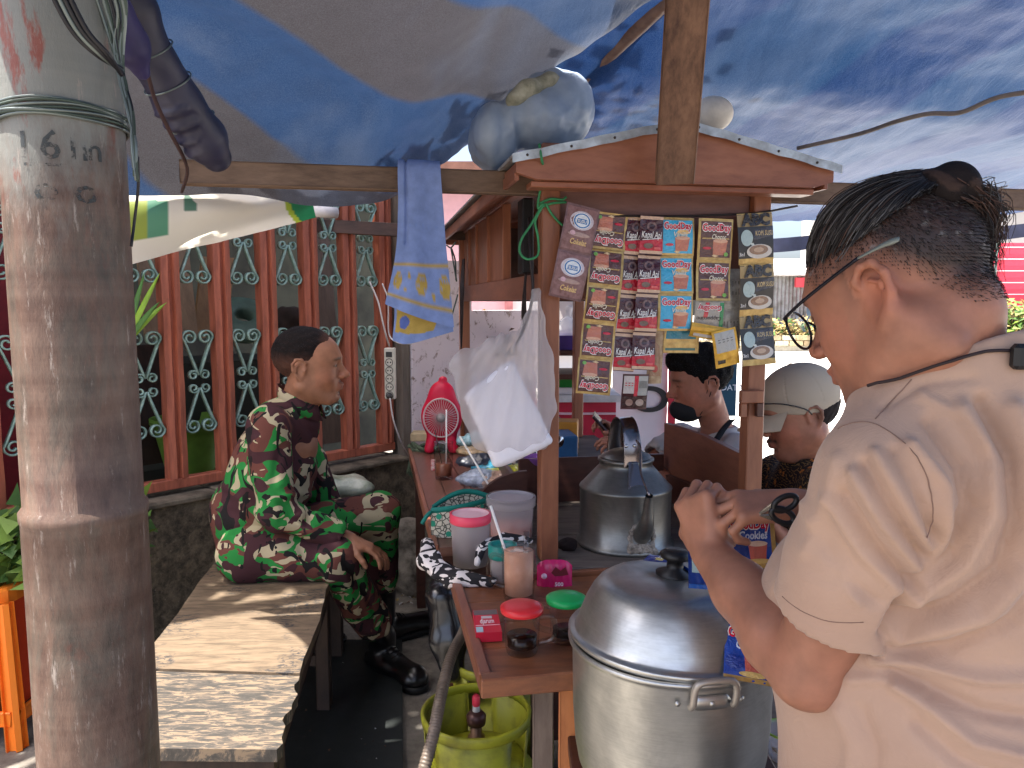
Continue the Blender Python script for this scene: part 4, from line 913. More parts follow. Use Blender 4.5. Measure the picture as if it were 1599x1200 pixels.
# grey boulder and bits by the wall under the table
c = G(655, 930, .0) + Vector((0, .12, 0)); Vb = Vol(c - Vector((.35, .3, .05)), c + Vector((.4, .3, .45)), .012)
Vb.ell(c + Vector((0, 0, .1)), (.2, .17, .17), .04); Vb.ell(c + Vector((.1, .03, .22)), (.16, .13, .12), .04); Vb.ell(c + Vector((-.05, -.04, .26)), (.12, .1, .1), .04); V, Q = Vb.mesh(); V += normals(V, Q) * wav(V, 26, 31, 4)[:, None] * .016
npmesh('boulder', V, Q, M('grey_rock', (150, 142, 130), .9, col2=(72, 66, 58), scale=14, bmp=.7, dist=.006), label='lumpy grey boulder on the ground between the low wall and the cart', cat='rock')
for i, (u, v_, w) in enumerate(((662, 912, .035), (515, 1000, .05))):
    c = G(u, v_, .03 if i == 0 else .05); Vb = Vol(c - Vector((.1, .1, .05)), c + Vector((.1, .1, .12)), .005); Vb.ell(c, (w, w * .7, w * .6), .01); Vb.ell(c + Vector((w * .8, 0, .01)), (w * .6, w * .5, w * .5), .01); V, Q = Vb.mesh(); V += normals(V, Q) * wav(V, 120, 33 + i)[:, None] * .009
    npmesh('crumpled_paper' if i == 0 else 'crumpled_bag', V, Q, (M('white_scrap', (230, 230, 230), .6), M('black_plastic', (22, 22, 28), .25, spec=.8))[i], label=('crumpled white scrap on the ground behind the boots', 'crumpled black plastic bag lying between bench legs')[i], cat='litter')
r2 = random.Random(8); mb = MB(); 
for i in range(110):
    p = G(r2.uniform(600, 680), r2.uniform(905, 945), .002); s = r2.uniform(.006, .016); a = r2.random() * 6; mb.mi = r2.randrange(3)
    mb.add([(p.x + s * math.cos(a + k * 2.1), p.y + s * math.sin(a + k * 2.1), .003 + (k == 1) * s * .7) for k in range(3)] + [(p.x, p.y, .004 + s * .4)], [(0, 1, 2), (0, 1, 3), (1, 2, 3)])
tag(mb.build('litter', [M('dead_leaf_a', (110, 78, 58)), GR[2], M('white_scrap', (230, 230, 230))]), 'scattered dry leaves and scraps on the ground behind the boots', 'leaves', kind='stuff')
r2 = random.Random(18); mb = MB()
for i in range(40):
    p = G(r2.uniform(380, 620), r2.uniform(1020, 1195), .031); s = r2.uniform(.002, .006); a = r2.random() * 6; mb.mi = r2.randrange(3)
    mb.add([(p.x + s * math.cos(a + k * 2.1), p.y + s * math.sin(a + k * 2.1), .032 + (k == 1) * s * .5) for k in range(3)], [(0, 1, 2)])
tag(mb.build('crumbs', [M('dead_leaf_a', (110, 78, 58)), M('dead_leaf_b', (70, 48, 38)), M('white_scrap', (230, 230, 230))]), 'tiny crumbs and specks scattered over the dark slab', 'dirt', kind='stuff')
# silvery plastic bag on the ledge behind the uniformed man
c = P(540, 762, 3.1); Vb = Vol(c - Vector((.25, .2, .12)), c + Vector((.25, .2, .15)), .007); Vb.ell(c, (.12, .08, .05), .03); Vb.ell(c + Vector((-.1, 0, .01)), (.09, .07, .05), .03); V, Q = Vb.mesh(); V += normals(V, Q) * wav(V, 50, 35, 4)[:, None] * .007
npmesh('plastic_bag', V, Q, M('pale_green_plastic', (196, 200, 180), .25, spec=.8, bmp=.5, dist=.004, col2=(120, 134, 110)), label='pale green crumpled plastic bag lying behind the thigh of the uniformed man', cat='bag')
# ================================================================ the cart
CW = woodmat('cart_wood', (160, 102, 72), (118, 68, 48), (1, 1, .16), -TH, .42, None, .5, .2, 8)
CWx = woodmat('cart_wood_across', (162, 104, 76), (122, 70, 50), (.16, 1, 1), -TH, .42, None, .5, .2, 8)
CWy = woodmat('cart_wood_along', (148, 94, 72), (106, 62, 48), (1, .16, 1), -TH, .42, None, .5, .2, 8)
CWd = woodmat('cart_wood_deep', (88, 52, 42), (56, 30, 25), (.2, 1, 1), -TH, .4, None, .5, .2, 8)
GYW = woodmat('grey_counter', (120, 108, 98), (66, 56, 50), (.2, 1, 1), -TH, .75, (176, 164, 150), .62, .5, 10)
MAUV = woodmat('mauve_panel', (132, 92, 84), (98, 62, 56), (.16, 1, 1), -TH, .5)
Lc = 1.82; Wc = .578; TZ = .72
ct = empty('food_cart', CT(.3, .9, 0), 'reddish brown wooden coffee cart with a small gabled metal edged roof', 'food cart')
def cb_(name, lo, hi, mat, bev=.002):
    mb = MB(MC); mb.box(lo, hi, bev); return mb.build(name, mat, ct)
for (x, y) in ((0, 0), (Wc, 0), (0, Lc), (Wc, Lc)): cb_('post', (x - .024, y - .024, TZ + .001), (x + .024, y + .024, 1.80), CW, .003)
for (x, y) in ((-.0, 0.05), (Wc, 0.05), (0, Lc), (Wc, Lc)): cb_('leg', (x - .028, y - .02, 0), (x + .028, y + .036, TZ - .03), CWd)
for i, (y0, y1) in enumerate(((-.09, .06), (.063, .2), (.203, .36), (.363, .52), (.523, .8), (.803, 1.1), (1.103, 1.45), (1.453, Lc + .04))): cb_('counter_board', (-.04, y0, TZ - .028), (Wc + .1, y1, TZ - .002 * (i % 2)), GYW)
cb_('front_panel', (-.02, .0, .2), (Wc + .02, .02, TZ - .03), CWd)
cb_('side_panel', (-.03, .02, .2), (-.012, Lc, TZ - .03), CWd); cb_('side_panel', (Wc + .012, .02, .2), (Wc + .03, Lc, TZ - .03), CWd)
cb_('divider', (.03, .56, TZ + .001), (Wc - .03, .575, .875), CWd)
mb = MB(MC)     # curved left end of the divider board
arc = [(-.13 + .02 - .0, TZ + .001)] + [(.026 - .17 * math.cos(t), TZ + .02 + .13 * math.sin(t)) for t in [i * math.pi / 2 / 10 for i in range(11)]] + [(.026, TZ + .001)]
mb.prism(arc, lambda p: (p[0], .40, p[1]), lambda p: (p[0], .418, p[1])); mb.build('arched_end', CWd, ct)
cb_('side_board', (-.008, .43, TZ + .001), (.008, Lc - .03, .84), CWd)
# raised right side board, sloping top
mb = MB(MC); poly = [(.026, TZ + .001), (.026, .975), (.30, .985), (.62, .975), (.62, TZ + .001)]
mb.prism(poly, lambda p: (Wc - .008, p[0], p[1]), lambda p: (Wc + .012, p[0], p[1])); mb.build('side_board', CWy, ct)
mb = MB(MC); mb.prism([(.026, TZ + .001), (.026, .84), (.62, .80), (.62, TZ + .001)], lambda p: (Wc - .03, p[0], p[1]), lambda p: (Wc - .01, p[0], p[1])); mb.build('inner_board', CWd, ct)
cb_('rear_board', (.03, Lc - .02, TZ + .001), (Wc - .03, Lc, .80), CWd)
# bracket on right front post
p = PF(1166, 620, .0)
z0 = p.z; cb_('bracket', (Wc - .055, -.045, z0 - .012), (Wc + .01, -.026, z0 + .022), CW); cb_('bracket', (Wc - .055, -.045, z0 - .05), (Wc - .038, -.026, z0 - .0125), CW); cb_('bracket', (Wc - .008, -.045, z0 - .05), (Wc + .01, -.0262, z0 - .0125), CWd)
# frieze
ZF0, ZF1 = P(800, 470, 2.9).z, 1.76
def frieze_side(x):
    cb_('frieze_rail', (x - .012, .026, ZF0), (x + .012, Lc - .026, ZF0 + .07), CWy)
    cb_('frieze_rail', (x - .012, .026, ZF1 - .03), (x + .012, Lc - .026, ZF1), CWy)
    for y in (.62, .98, 1.30, 1.55): cb_('frieze_stile', (x - .014, y, ZF0 + .0705), (x + .014, y + .03, ZF1 - .0305), CW)
    for (ya, yb) in ((.651, .979), (1.011, 1.299), (1.331, 1.549), (1.581, Lc - .025)): cb_('frieze_panel', (x - .004, ya, ZF0 + .0705), (x + .004, yb, ZF1 - .0305), CW)
frieze_side(0); frieze_side(Wc)
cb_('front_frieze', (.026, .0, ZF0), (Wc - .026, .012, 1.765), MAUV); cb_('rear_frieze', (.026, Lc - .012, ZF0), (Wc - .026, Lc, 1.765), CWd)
# roof
tipL, tipR, apex = PF(806, 246, .14), PF(1302, 268, .14), PF(1060, 196, .14)
inv = MC.inverted(); tl, tr_, ap = inv @ tipL, inv @ tipR, inv @ apex
ez = (tl.z + tr_.z) / 2; xl, xr, xa, az = tl.x, tr_.x, (tl.x + tr_.x) / 2 + .0, ap.z
mb = MB(MC); g = [(xl, ez - .03), (xl + .05, ez - .045), (xr - .05, ez - .045), (xr, ez - .03), (xr, ez), (xa, az), (xl, ez)]
mb.prism(g, lambda p: (p[0], -.14, p[1]), lambda p: (p[0], -.12, p[1])); mb.build('gable_board', CWx, ct)
mb = MB(MC); mb.prism(g, lambda p: (p[0], Lc + .14, p[1]), lambda p: (p[0], Lc + .12, p[1])); mb.build('gable_board', CWx, ct)
mb = MB(MC)
cb_('gable_rail', (xl + .04, -.119, ez - .06), (xr - .04, -.06, ez - .0455), CWx)
METAL = M('roof_metal', (206, 212, 214), .4, .55, col2=(150, 150, 148), scale=20, var=.2)
for s in (0, 1):
    x0, z0, x1, z1 = (xl - .012, ez + .001, xa, az + .004) if s == 0 else (xa, az + .004, xr + .012, ez + .001)
    nx = Vector((-(z1 - z0), 0, x1 - x0)).normalized() * .006
    mb = MB(MC); ys = [-.155, Lc + .15]
    q = [(x0, z0), (x1, z1)]; vs = [(q[0][0], ys[0], q[0][1]), (q[1][0], ys[0], q[1][1]), (q[1][0], ys[1], q[1][1]), (q[0][0], ys[1], q[0][1])]; vs += [(a + nx.x, b, c_ + nx.z) for a, b, c_ in vs]
    mb.add(vs, [(0, 1, 2, 3), (7, 6, 5, 4), (0, 4, 5, 1), (1, 5, 6, 2), (2, 6, 7, 3), (3, 7, 4, 0)]); mb.build('roof_sheet', METAL, ct)
    # folded front edge strip
    mb = MB(MC); d = -.013
    n = 12; pts = [(x0 + (x1 - x0) * i / n, z0 + (z1 - z0) * i / n + .0012 * math.sin(i * 2.3 + s)) for i in range(n + 1)]
    vs = [(a, -.158, b + .008) for a, b in pts] + [(a, -.1585, b + d + .001 * math.sin(i * 5)) for i, (a, b) in enumerate(pts)] ; mb.add(vs, [(i, i + 1, n + 2 + i, n + 1 + i) for i in range(n)]); mb.build('edge_strip', METAL, ct)
    for i in (1, 4, 7, 10):
        a, b = pts[i]; mb = MB(MC); mb.lathe([(0, .003), (.003, .002), (.0035, 0)], (a, -.1588, b - .003), 8, axis=(0, -1, 0)); mb.build('nail', flat((60, 50, 46)), ct)
    # boarded underside
    ny = 7; xa0, xa1 = (xl + .004, xa) if s == 0 else (xa, xr - .004)
    for i in range(ny):
        y0 = -.118 + (Lc + .236) * i / ny; y1 = -.118 + (Lc + .236) * (i + 1) / ny - .004; zA, zB = (ez - .004, az - .004) if s == 0 else (az - .004, ez - .004)
        vs = [(xa0, y0, zA), (xa1, y0, zB), (xa1, y1, zB), (xa0, y1, zA)]; vs += [(a, b, c_ - .012) for a, b, c_ in vs]; mb = MB(MC); mb.add(vs, [(0, 1, 2, 3), (7, 6, 5, 4), (0, 4, 5, 1), (1, 5, 6, 2), (2, 6, 7, 3), (3, 7, 4, 0)]); mb.build('roof_board', CWy, ct)
for x in (xl + .006, xr - .006): cb_('eave_board', (x - .006, -.118, ez - .045), (x + .006, Lc + .118, ez - .018), CWy)
# side shelf along the left of the cart
sf = empty('side_shelf', CT(-.2, .9, 0), 'long reddish side table attached along the left of the cart', 'table')
S1 = G(640, 703, TZ); S2 = G(680, 822, TZ)
TBW = woodmat('shelf_wood', (124, 86, 72), (86, 56, 48), (1, .2, 1), -TH, .3, None, .5, .15, 8)
si1 = inv @ S1; si2 = inv @ S2; xs = (si1.x + si2.x) / 2; ye = si1.y
w = (-.045 - xs) / 3
for i in range(3):
    mb = MB(MC); mb.box((xs + w * i, .14, TZ - .026), (xs + w * (i + 1) - .002, ye, TZ), .002); mb.build('table_board', TBW, sf)
mb = MB(MC); mb.box((xs - .016, .14, TZ - .03), (xs - .001, ye, TZ + .008), .002); mb.build('edge_strip', CWy, sf)
for y in (.25, ye - .1): 
    mb = MB(MC); mb.bar((xs + .03, y, TZ - .03), (xs + .03, y, 0), .04, .04, up=(0, 1, 0)); mb.build('leg', CWd, sf)
# front tray table
TR1 = G(706, 898, TZ); TR2 = G(746, 1062, TZ); t1 = inv @ TR1; t2 = inv @ TR2
tx0 = (t1.x + t2.x) / 2; ty0 = t2.y - .005; ty1 = -.095; tx1 = tx0 + .52
TRW = woodmat('tray_wood', (146, 90, 58), (92, 54, 38), (.25, 1, 1), -TH, .38, (64, 44, 38), .62, .2, 7)
tt = empty('tray_table', MC @ Vector(((tx0 + tx1) / 2, (ty0 + ty1) / 2, 0)), 'small orange brown table with raised rim in front of the cart holding the lidded mugs', 'table')
nb = 4; hh = (ty1 - ty0 - .05) / nb
for i in range(nb):
    mb = MB(MC); mb.box((tx0 + .024, ty0 + .03 + hh * i, TZ - .03), (tx1, ty0 + .03 + hh * (i + 1) - .002, TZ - .012), .0015); mb.build('table_board', TRW, tt)
for nm, lo, hi in (('rim_strip', (tx0, ty0 + .0305, TZ - .035), (tx0 + .0235, ty1, TZ)), ('rim_strip', (tx0, ty0, TZ - .036), (tx1, ty0 + .03, TZ + .001)), ('rim_strip', (tx0 + .024, ty1 - .018, TZ - .03), (tx1, ty1 - .001, TZ))):
    mb = MB(MC); mb.box(lo, hi, .003); mb.build(nm, (TRW if hi[0] - lo[0] > .1 else CWy), tt)
for (x, y) in ((tx0 + .22, ty0 + .04), (tx1 - .03, ty0 + .04), (tx0 + .22, ty1 - .03), (tx1 - .03, ty1 - .03)):
    mb = MB(MC); mb.bar((x, y, TZ - .032), (x, y, 0), .035, .045, up=(0, 1, 0)); mb.build('leg', woodmat('leg_grey', (112, 96, 84), (60, 48, 42), (1, 1, .2), 0, .8), tt)
def boardthing(u, v0, v1, Y, w, t, mat, label, ang=0):
    a = P(u, v0, Y); mb = MB(); mb.bar((a.x, Y, a.z), (a.x + ang, Y, 0), w, t, up=(0, 1, 0)); return tag(mb.build('board', mat), label, 'board')
boardthing(893, 1066, 1200, 1.42, .05, .02, woodmat('orange_board', (206, 132, 78), (160, 92, 50), (1, 1, .2), 0, .6), 'bright orange upright board under the tray table beside the big pot')
tag(boardthing(848, 1068, 1200, 1.5, .042, .02, woodmat('grey_board', (134, 118, 104), (78, 62, 54), (1, 1, .15), 0, .8), 'weathered grey upright board under the tray table'), None)
boardthing(937, 1080, 1200, 1.5, .07, .02, woodmat('red_board', (178, 84, 48), (130, 54, 30), (1, 1, .2), 0, .6), 'reddish board behind the lower edge of the big pot', .03)
# low stand under the pot and washing table right of it
ps = empty('pot_stand', (.27, 1.3, 0), 'low wooden stand carrying the big aluminium pot', 'stand')
POTX, POTY, POTZ = P(1048, 1000, 1.29).x, 1.29, .565
mb = MB(); mb.box((POTX - .17, POTY - .16, POTZ - .03), (POTX + .2, POTY + .2, POTZ), .003); mb.build('stand_top', CWd, ps)
for sx in (-.14, .16):
    for sy in (-.13, .17): mb = MB(); mb.bar((POTX + sx, POTY + sy, POTZ - .03), (POTX + sx, POTY + sy, 0), .035, .035, up=(0, 1, 0)); mb.build('leg', CWd, ps)
mb = MB(); c = G(1245, 1130, .4); e = empty('wash_table', (c.x, c.y, 0), 'low grey worktable behind the big pot beside the bun haired man', 'table')
for i in range(4): mb = MB(); mb.box((c.x - .22, c.y - .25 + i * .13, .372), (c.x + .4, c.y - .124 + i * .13, .4), .003); mb.build('table_board', M('greybrown_top', (150, 132, 118), .7, col2=(104, 88, 78)), e)
for sx in (-.18, .36):
    for sy in (-.2, .22): mb = MB(); mb.bar((c.x + sx, c.y + sy, .37), (c.x + sx, c.y + sy, 0), .04, .04, up=(0, 1, 0)); mb.build('leg', CWd, e)
# ================================================================ small things
GL = glassmat('clear_glass', (250, 250, 248)); GL2 = glassmat('clear_plastic', (240, 240, 242), .12, .9)
COFF = M('black_coffee', (38, 22, 16), .15, var=.05, bmp=0); MILK = M('iced_coffee', (240, 186, 160), .3, col2=(218, 160, 132), scale=14, bmp=0)
WHITEP = M('white_plastic', (238, 234, 230), .4, var=.03, bmp=0)
def mug(name, c, r, h, label, cat, lidcol=None, fill=.35, fillmat=COFF, hang=None, lidr=None):
    c = Vector(c); e = empty(name, c, label, cat)
    wall = [(0, .004), (r * .78, .004), (r * .82, .0), (r * .86, .003), (r * .9, h * .12), (r * .97, h * .5), (r, h), (r + .0008, h + .001), (r - .0022, h + .001), (r - .002, h - .003)]
    mb = MB(); mb.lathe(wall, c, 36); mb.build('glass_body', GL, e)
    f = h * fill; mb = MB(); rr = lambda z: (r * .88 + (r * .08) * min(1, z / h / .5)) - .0045
    mb.lathe([(0, .0135), (r * .8, .0145), (rr(f * .5), f * .5), (rr(f), f), (0, f)], c, 32); mb.build('drink', fillmat, e)
    if hang is not None:
        d = Vector((math.cos(hang), math.sin(hang), 0)); z = Vector((0, 0, 1))
        pts = smoothpath([c + d * r * .93 + z * h * .82, c + d * (r + .022) + z * h * .84, c + d * (r + .03) + z * h * .6, c + d * (r + .024) + z * h * .34, c + d * r * .9 + z * h * .22], 5)
        mb = MB(); mb.tube(pts, .0045, 8, flat_y=1.5); mb.build('handle', GL, e)
    if lidcol:
        lr = lidr or r * 1.12
        mb = MB(); mb.lathe([(lr - .004, h - .008), (lr, h - .006), (lr + .001, h + .003), (lr - .006, h + .007), (lr * .55, h + .009), (lr * .2, h + .011), (0, h + .011)], c, 40)
        mb.build('lid', M('lid_%d' % lidcol[0], lidcol, .3, var=.04, bmp=.03), e)
    return e
mug('glass_mug', G(815, 1018, TZ - .012) + Vector((0, 0, 0)), .0365, .09, 'glass mug of black coffee under a bright red lid on the tray table', 'mug', (226, 52, 58), .4, hang=R(-8), lidr=.0425)
mug('glass_mug', G(884, 1000, TZ - .012), .035, .088, 'glass mug of black coffee under a bright green lid beside the big pot', 'mug', (28, 172, 92), .3, hang=R(180), lidr=.041)
ic = mug('glass_mug', G(810, 935, TZ - .012), .0405, .125, 'tall glass mug of iced milk coffee with a straw on the tray table', 'mug', None, .93, MILK, hang=R(178))
c = world_loc(ic)
mb = MB(); mb.tube([c + Vector((.012, .01, .04)), c + Vector((.018, .006, .16))], .0065, 12); mb.build('straw', GL2, ic)
mb = MB(); mb.tube([c + Vector((-.012, .006, .05)), P(766, 790, c.y + .03)], .0032, 10); mb.build('straw', WHITEP, ic)
for i, (dx, dz) in enumerate(((-.014, .112), (.004, .114), (.016, .112), (-.004, .116))):
    mb = MB(); q = c + Vector((dx, .008 * math.sin(i * 2.4) - .004, dz)); mb.box(q - Vector((.009, .009, .008)), q + Vector((.009, .009, .006)), .004); mb.build('ice_cube', M('ice', (216, 190, 172), .15, var=.04), ic)
tb_ = mug('tumbler', G(693, 748, TZ), .038, .145, 'plain glass tumbler with a little brown milk coffee on the far side table', 'glass', None, .42, M('cocoa', (160, 98, 76), .3, bmp=0), None)
c = world_loc(tb_); mb = MB(); mb.tube([c + Vector((.01, 0, .02)), P(697, 640, c.y + .01)], .003, 8); mb.build('straw', WHITEP, tb_)
mb = MB(); mb.tube([c + Vector((.0, 0, .02)), P(679, 672, c.y + .01)], .002, 8); mb.build('stirrer', flat((70, 40, 34)), tb_)
mb = MB(); q = G(676, 735, TZ); mb.box(q - Vector((.008, .006, 0)), q + Vector((.01, .008, .045)), .002); tag(mb.build('small_box', M('red_white_box', (214, 60, 56), .5, col2=(235, 220, 215), scale=90)), 'tiny red and white packet left of the glass tumbler', 'packet')
mug('glass_mug', G(749, 800, TZ), .032, .085, 'empty glass mug between tumbler and teal pouch', 'mug', None, .05, M('residue', (150, 130, 116), .4), hang=R(185))
mb = MB(); a = G(788, 800, TZ + .02); mb.tube([a, P(718, 682, 2.55)], .0034, 10); tag(mb.build('straw', WHITEP), 'long white straw leaning against the clutter behind the teal pouch', 'straw')
# cigarette pack lying on the tray
q = [G(743, 992, TZ + .006), G(784, 990, TZ + .006), G(780, 954, TZ + .006), G(738, 956, TZ + .006)]
e = empty('cigarette_pack', (q[0] + q[2]) / 2 - Vector((0, 0, .02)), 'red cigarette pack lying on the tray table in front of the iced coffee', 'pack')
red = M('pack_red', (214, 38, 60), .35, var=.04, bmp=0); X = (q[1] - q[0]).normalized(); Yv = (q[3] - q[0]).normalized(); o = q[0]; wd = (q[1] - q[0]).length; ln = (q[3] - q[0]).length
def pq(x, y, z): return o + X * x * wd + Yv * y * ln + Vector((0, 0, z))
def slab(name, x0, x1, y0, y1, z0, z1, mat, par=None):
    mb = MB(); mb.add([pq(x0, y0, z0), pq(x1, y0, z0), pq(x1, y1, z0), pq(x0, y1, z0), pq(x0, y0, z1), pq(x1, y0, z1), pq(x1, y1, z1), pq(x0, y1, z1)], [(3,2,1,0),(4,5,6,7),(0,1,5,4),(1,2,6,5),(2,3,7,6),(3,0,4,7)]); return mb.build(name, mat, par if par is not None else e)
slab('box', 0, 1, 0, 1, -.016, .004, red); slab('print_top', .02, .98, .76, .98, .004, .0045, M('foil', (150, 140, 138), .3, .5)); slab('band', .3, .72, .6, .7, .004, .0046, flat((200, 190, 190))); slab('stamp', .03, .3, .03, .24, .004, .0046, flat((170, 196, 204))); slab('line', .03, .97, .3, .32, .004, .0044, flat((235, 200, 205)))
vs, fs = textmesh('djarum', .015); mb = MB(); mb.add([pq(.5 + p.x * .2, .47 + p.y * .28, .0047) for p in vs], fs); mb.build('lettering', flat((245, 230, 232)), e)
# pink pack with 500
e = empty('snack_pack', G(868, 915, TZ - .012), 'pink foil pack reading 500 standing behind the green lidded mug', 'packet')
c = world_loc(e); pk_ = M('pink_foil', (216, 30, 106), .3, var=.08, spec=.7)
a = P(838, 922, c.y + .01); b = P(893, 872, c.y + .01); w_, h_ = b.x - a.x, b.z - a.z
mb = MB(); out = [(0, 0), (1, 0), (1.0, .55), (.94, .8), (.7, .97), (.4, 1.0), (.12, .95), (0, .8)]
bul = lambda p: .016 * max(0, math.sin(math.pi * min(1, max(0, p[0]))) * math.sin(math.pi * min(1, max(0, p[1])))) ** .5
def pf(p): return (a.x + p[0] * w_, c.y - bul(p), a.z + p[1] * h_)
cen = [(x / 8, y / 6) for y in range(1, 6) for x in range(1, 8)]
mb.grid(lambda s, t: (a.x + s * w_, c.y - .014 * math.sin(math.pi * s) ** .6 * math.sin(math.pi * min(t * 1.0, 1)) ** .5 - .002 * math.sin(s * 31 + t * 9), a.z + h_ * t * (1 - .18 * (2 * s - 1) ** 4)), 16, 12)
mb.grid(lambda s, t: (a.x + s * w_, c.y + .012 * math.sin(math.pi * s) ** .6 * math.sin(math.pi * t) ** .5, a.z + h_ * t * (1 - .18 * (2 * s - 1) ** 4)), 12, 10); mb.build('foil_bag', pk_, e)
vs, fs = textmesh('500', .02); mb = MB(); mb.add([(a.x + w_ * .62 + p.x * .014, c.y - .0165, a.z + h_ * .3 + p.y * .014) for p in vs], fs); mb.build('lettering', flat((245, 225, 235)), e)
mb = MB(); mb.lathe([(.0, .001), (.007, .0008), (.0072, 0)], (a.x + w_ * .2, c.y - .0150, a.z + h_ * .55), 16, axis=(0, -1, 0)); mb.build('emblem', flat((240, 200, 220)), e)
mb = MB(); mb.add([(a.x + w_ * x, c.y - .0158 + (.004 if x in (.34, .9) else 0), a.z + h_ * z) for x, z in ((.4, .66), (.52, .84), (.66, .72), (.8, .84), (.88, .6), (.7, .56), (.5, .55))], [(0, 1, 2, 3, 4, 5, 6)]); mb.build('print', flat((110, 30, 40)), e)
mb = MB(); mb.add([(a.x + w_ * x, c.y - .0135, a.z + h_ * z) for x, z in ((.08, .03), (.92, .03), (.7, .12), (.1, .14))], [(0, 1, 2, 3)]); mb.build('print', flat((70, 60, 190)), e)
# tubs and jars
def tub(name, c, r, h, label, body, lid, lidh=.016, fill=None, fillh=.5, lr=None, dome=False, n=40, taper=.88):
    c = Vector(c); e = empty(name, c, label, 'container'); lr = lr or r + .004
    mb = MB(); mb.lathe([(0, .002), (r * taper, .0), (r, h), (r - .002, h), (r * taper - .002, .003), (0, .004)], c, n); mb.build('tub_body', body, e)
    if fill: mb = MB(); k = taper + (1 - taper) * fillh; mb.lathe([(0, .005), (r * taper - .004, .005), (r * k - .004, h * fillh), (0, h * fillh)], c, n); mb.build('contents', fill, e)
    mb = MB(); pr = [(lr - .002, h - lidh * .6), (lr, h - lidh * .5), (lr, h + lidh * .5), (lr - .006, h + lidh * .5)] ; mb.lathe(pr, c, n); mb.build('lid_rim', lid[0], e)
    mb = MB(); mb.lathe([(lr - .0065, h + lidh * .49), (lr - .01, h + lidh * .3), (lr * .5, h + lidh * (.9 if dome else .3)), (0, h + lidh * (1.0 if dome else .3))], c, n); mb.build('lid', lid[1], e)
    return e
FR = filmmat('frosted_plastic', (236, 226, 226), .34, .3, .5, .1); FR2 = filmmat('frosted_plastic_clear', (240, 232, 232), .32, .2, .5, .1)
PKR = M('pink_rim', (238, 78, 104), .35, var=.03, bmp=0); PKL = M('pink_lid', (250, 200, 204), .4, var=.03, bmp=0)
tub('plastic_tub', G(735, 880, TZ), .052, .125, 'round frosted tub with pink rimmed lid and dark ground coffee on the side table', FR, (PKR, PKL), .022, M('ground_coffee', (66, 44, 46), .8), .42, .0545)
tub('plastic_tub', G(785, 905, TZ), .034, .075, 'small clear jar with teal lid tucked in the zebra cloth behind the iced coffee', FR2, (M('teal_rim', (34, 150, 138), .4, bmp=0), M('teal_lid', (30, 140, 130), .4, bmp=0)), .03, M('grey_fill', (150, 138, 134), .8), .7, .036)
tub('plastic_jar', G(798, 842, TZ), .066, .115, 'large clear round jar with orange red snacks inside beside the cart post', FR2, (FR2, filmmat('cloudy_lid', (222, 222, 232), .75, .3, .5, .05)), .026, M('snack_fill', (226, 110, 92), .8, col2=(236, 190, 176), scale=60), .42, .072, taper=.93)
# teal zip pouch
c = G(718, 838, TZ); e = empty('pouch', c, 'patterned zip pouch with teal zipper edge standing on the side table', 'pouch')
def pouchmat():
    m, nt, b = newmat('pouch_fabric'); v = nd(nt, 'ShaderNodeTexVoronoi', feature='DISTANCE_TO_EDGE'); nt.links.new(mp(nt), v.inputs['Vector']); v.inputs['Scale'].default_value = 75
    v2 = nd(nt, 'ShaderNodeTexVoronoi'); nt.links.new(mp(nt), v2.inputs['Vector']); v2.inputs['Scale'].default_value = 30
    co = ramp(nt, v.outputs['Distance'], [(.05, lin((70, 72, 64))), (.12, lin((196, 190, 172)))]); co = mix(nt, ramp(nt, v2.outputs['Distance'], [(.26, (1, 1, 1, 1)), (.3, (0, 0, 0, 1))]), co, lin((36, 140, 112)))
    nt.links.new(co, b.inputs['Base Color']); b.inputs['Roughness'].default_value = .8; return m
a = P(674, 838, c.y); b = P(764, 795, c.y); W_, H_ = b.x - a.x, .075
mb = MB(); mb.grid(lambda s, t: (a.x + W_ * s, c.y - .012 - .03 * math.sin(math.pi * s) * (1 - .25 * t) + .05 * s, TZ + .002 + H_ * t + .02 * s * t), 24, 12)
mb.grid(lambda s, t: (a.x + W_ * s, c.y + .03 + .012 * math.sin(math.pi * s) + .05 * s - .012, TZ + .002 + H_ * t + .02 * s * t + .028 * math.sin(math.pi * s) * t), 24, 12); mb.build('fabric', pouchmat(), e)
TEALZ = M('teal_zip', (22, 134, 120), .6)
for k, fz in ((0, lambda s: (a.x + W_ * s, c.y - .012 - .0225 * math.sin(math.pi * s) + .05 * s, TZ + .002 + H_ + .02 * s)), (1, lambda s: (a.x + W_ * s, c.y + .018 + .012 * math.sin(math.pi * s) + .05 * s, TZ + H_ + .002 + .02 * s + .028 * math.sin(math.pi * s)))):
    mb = MB(); vs = []; n = 24
    for i in range(n + 1): p = Vector(fz(i / n)); vs += [p - Vector((0, .0012, .004)), p + Vector((0, -.0012, .012)), p + Vector((0, .0012, .012)), p + Vector((0, .0012, -.004))]
    mb.add(vs, [(i*4+j, i*4+(j+1) % 4, i*4+4+(j+1) % 4, i*4+4+j) for i in range(n) for j in range(4)], True); mb.build('zip_edge', TEALZ, e)
mb = MB(); p0 = Vector(fz(0)); mb.tube(smoothpath([p0 + Vector((0, -.03, 0)), p0 + Vector((-.012, -.045, -.01)), p0 + Vector((-.024, -.05, -.03))], 4), [.006] * 9, 8); mb.build('zip_pull', TEALZ, e)
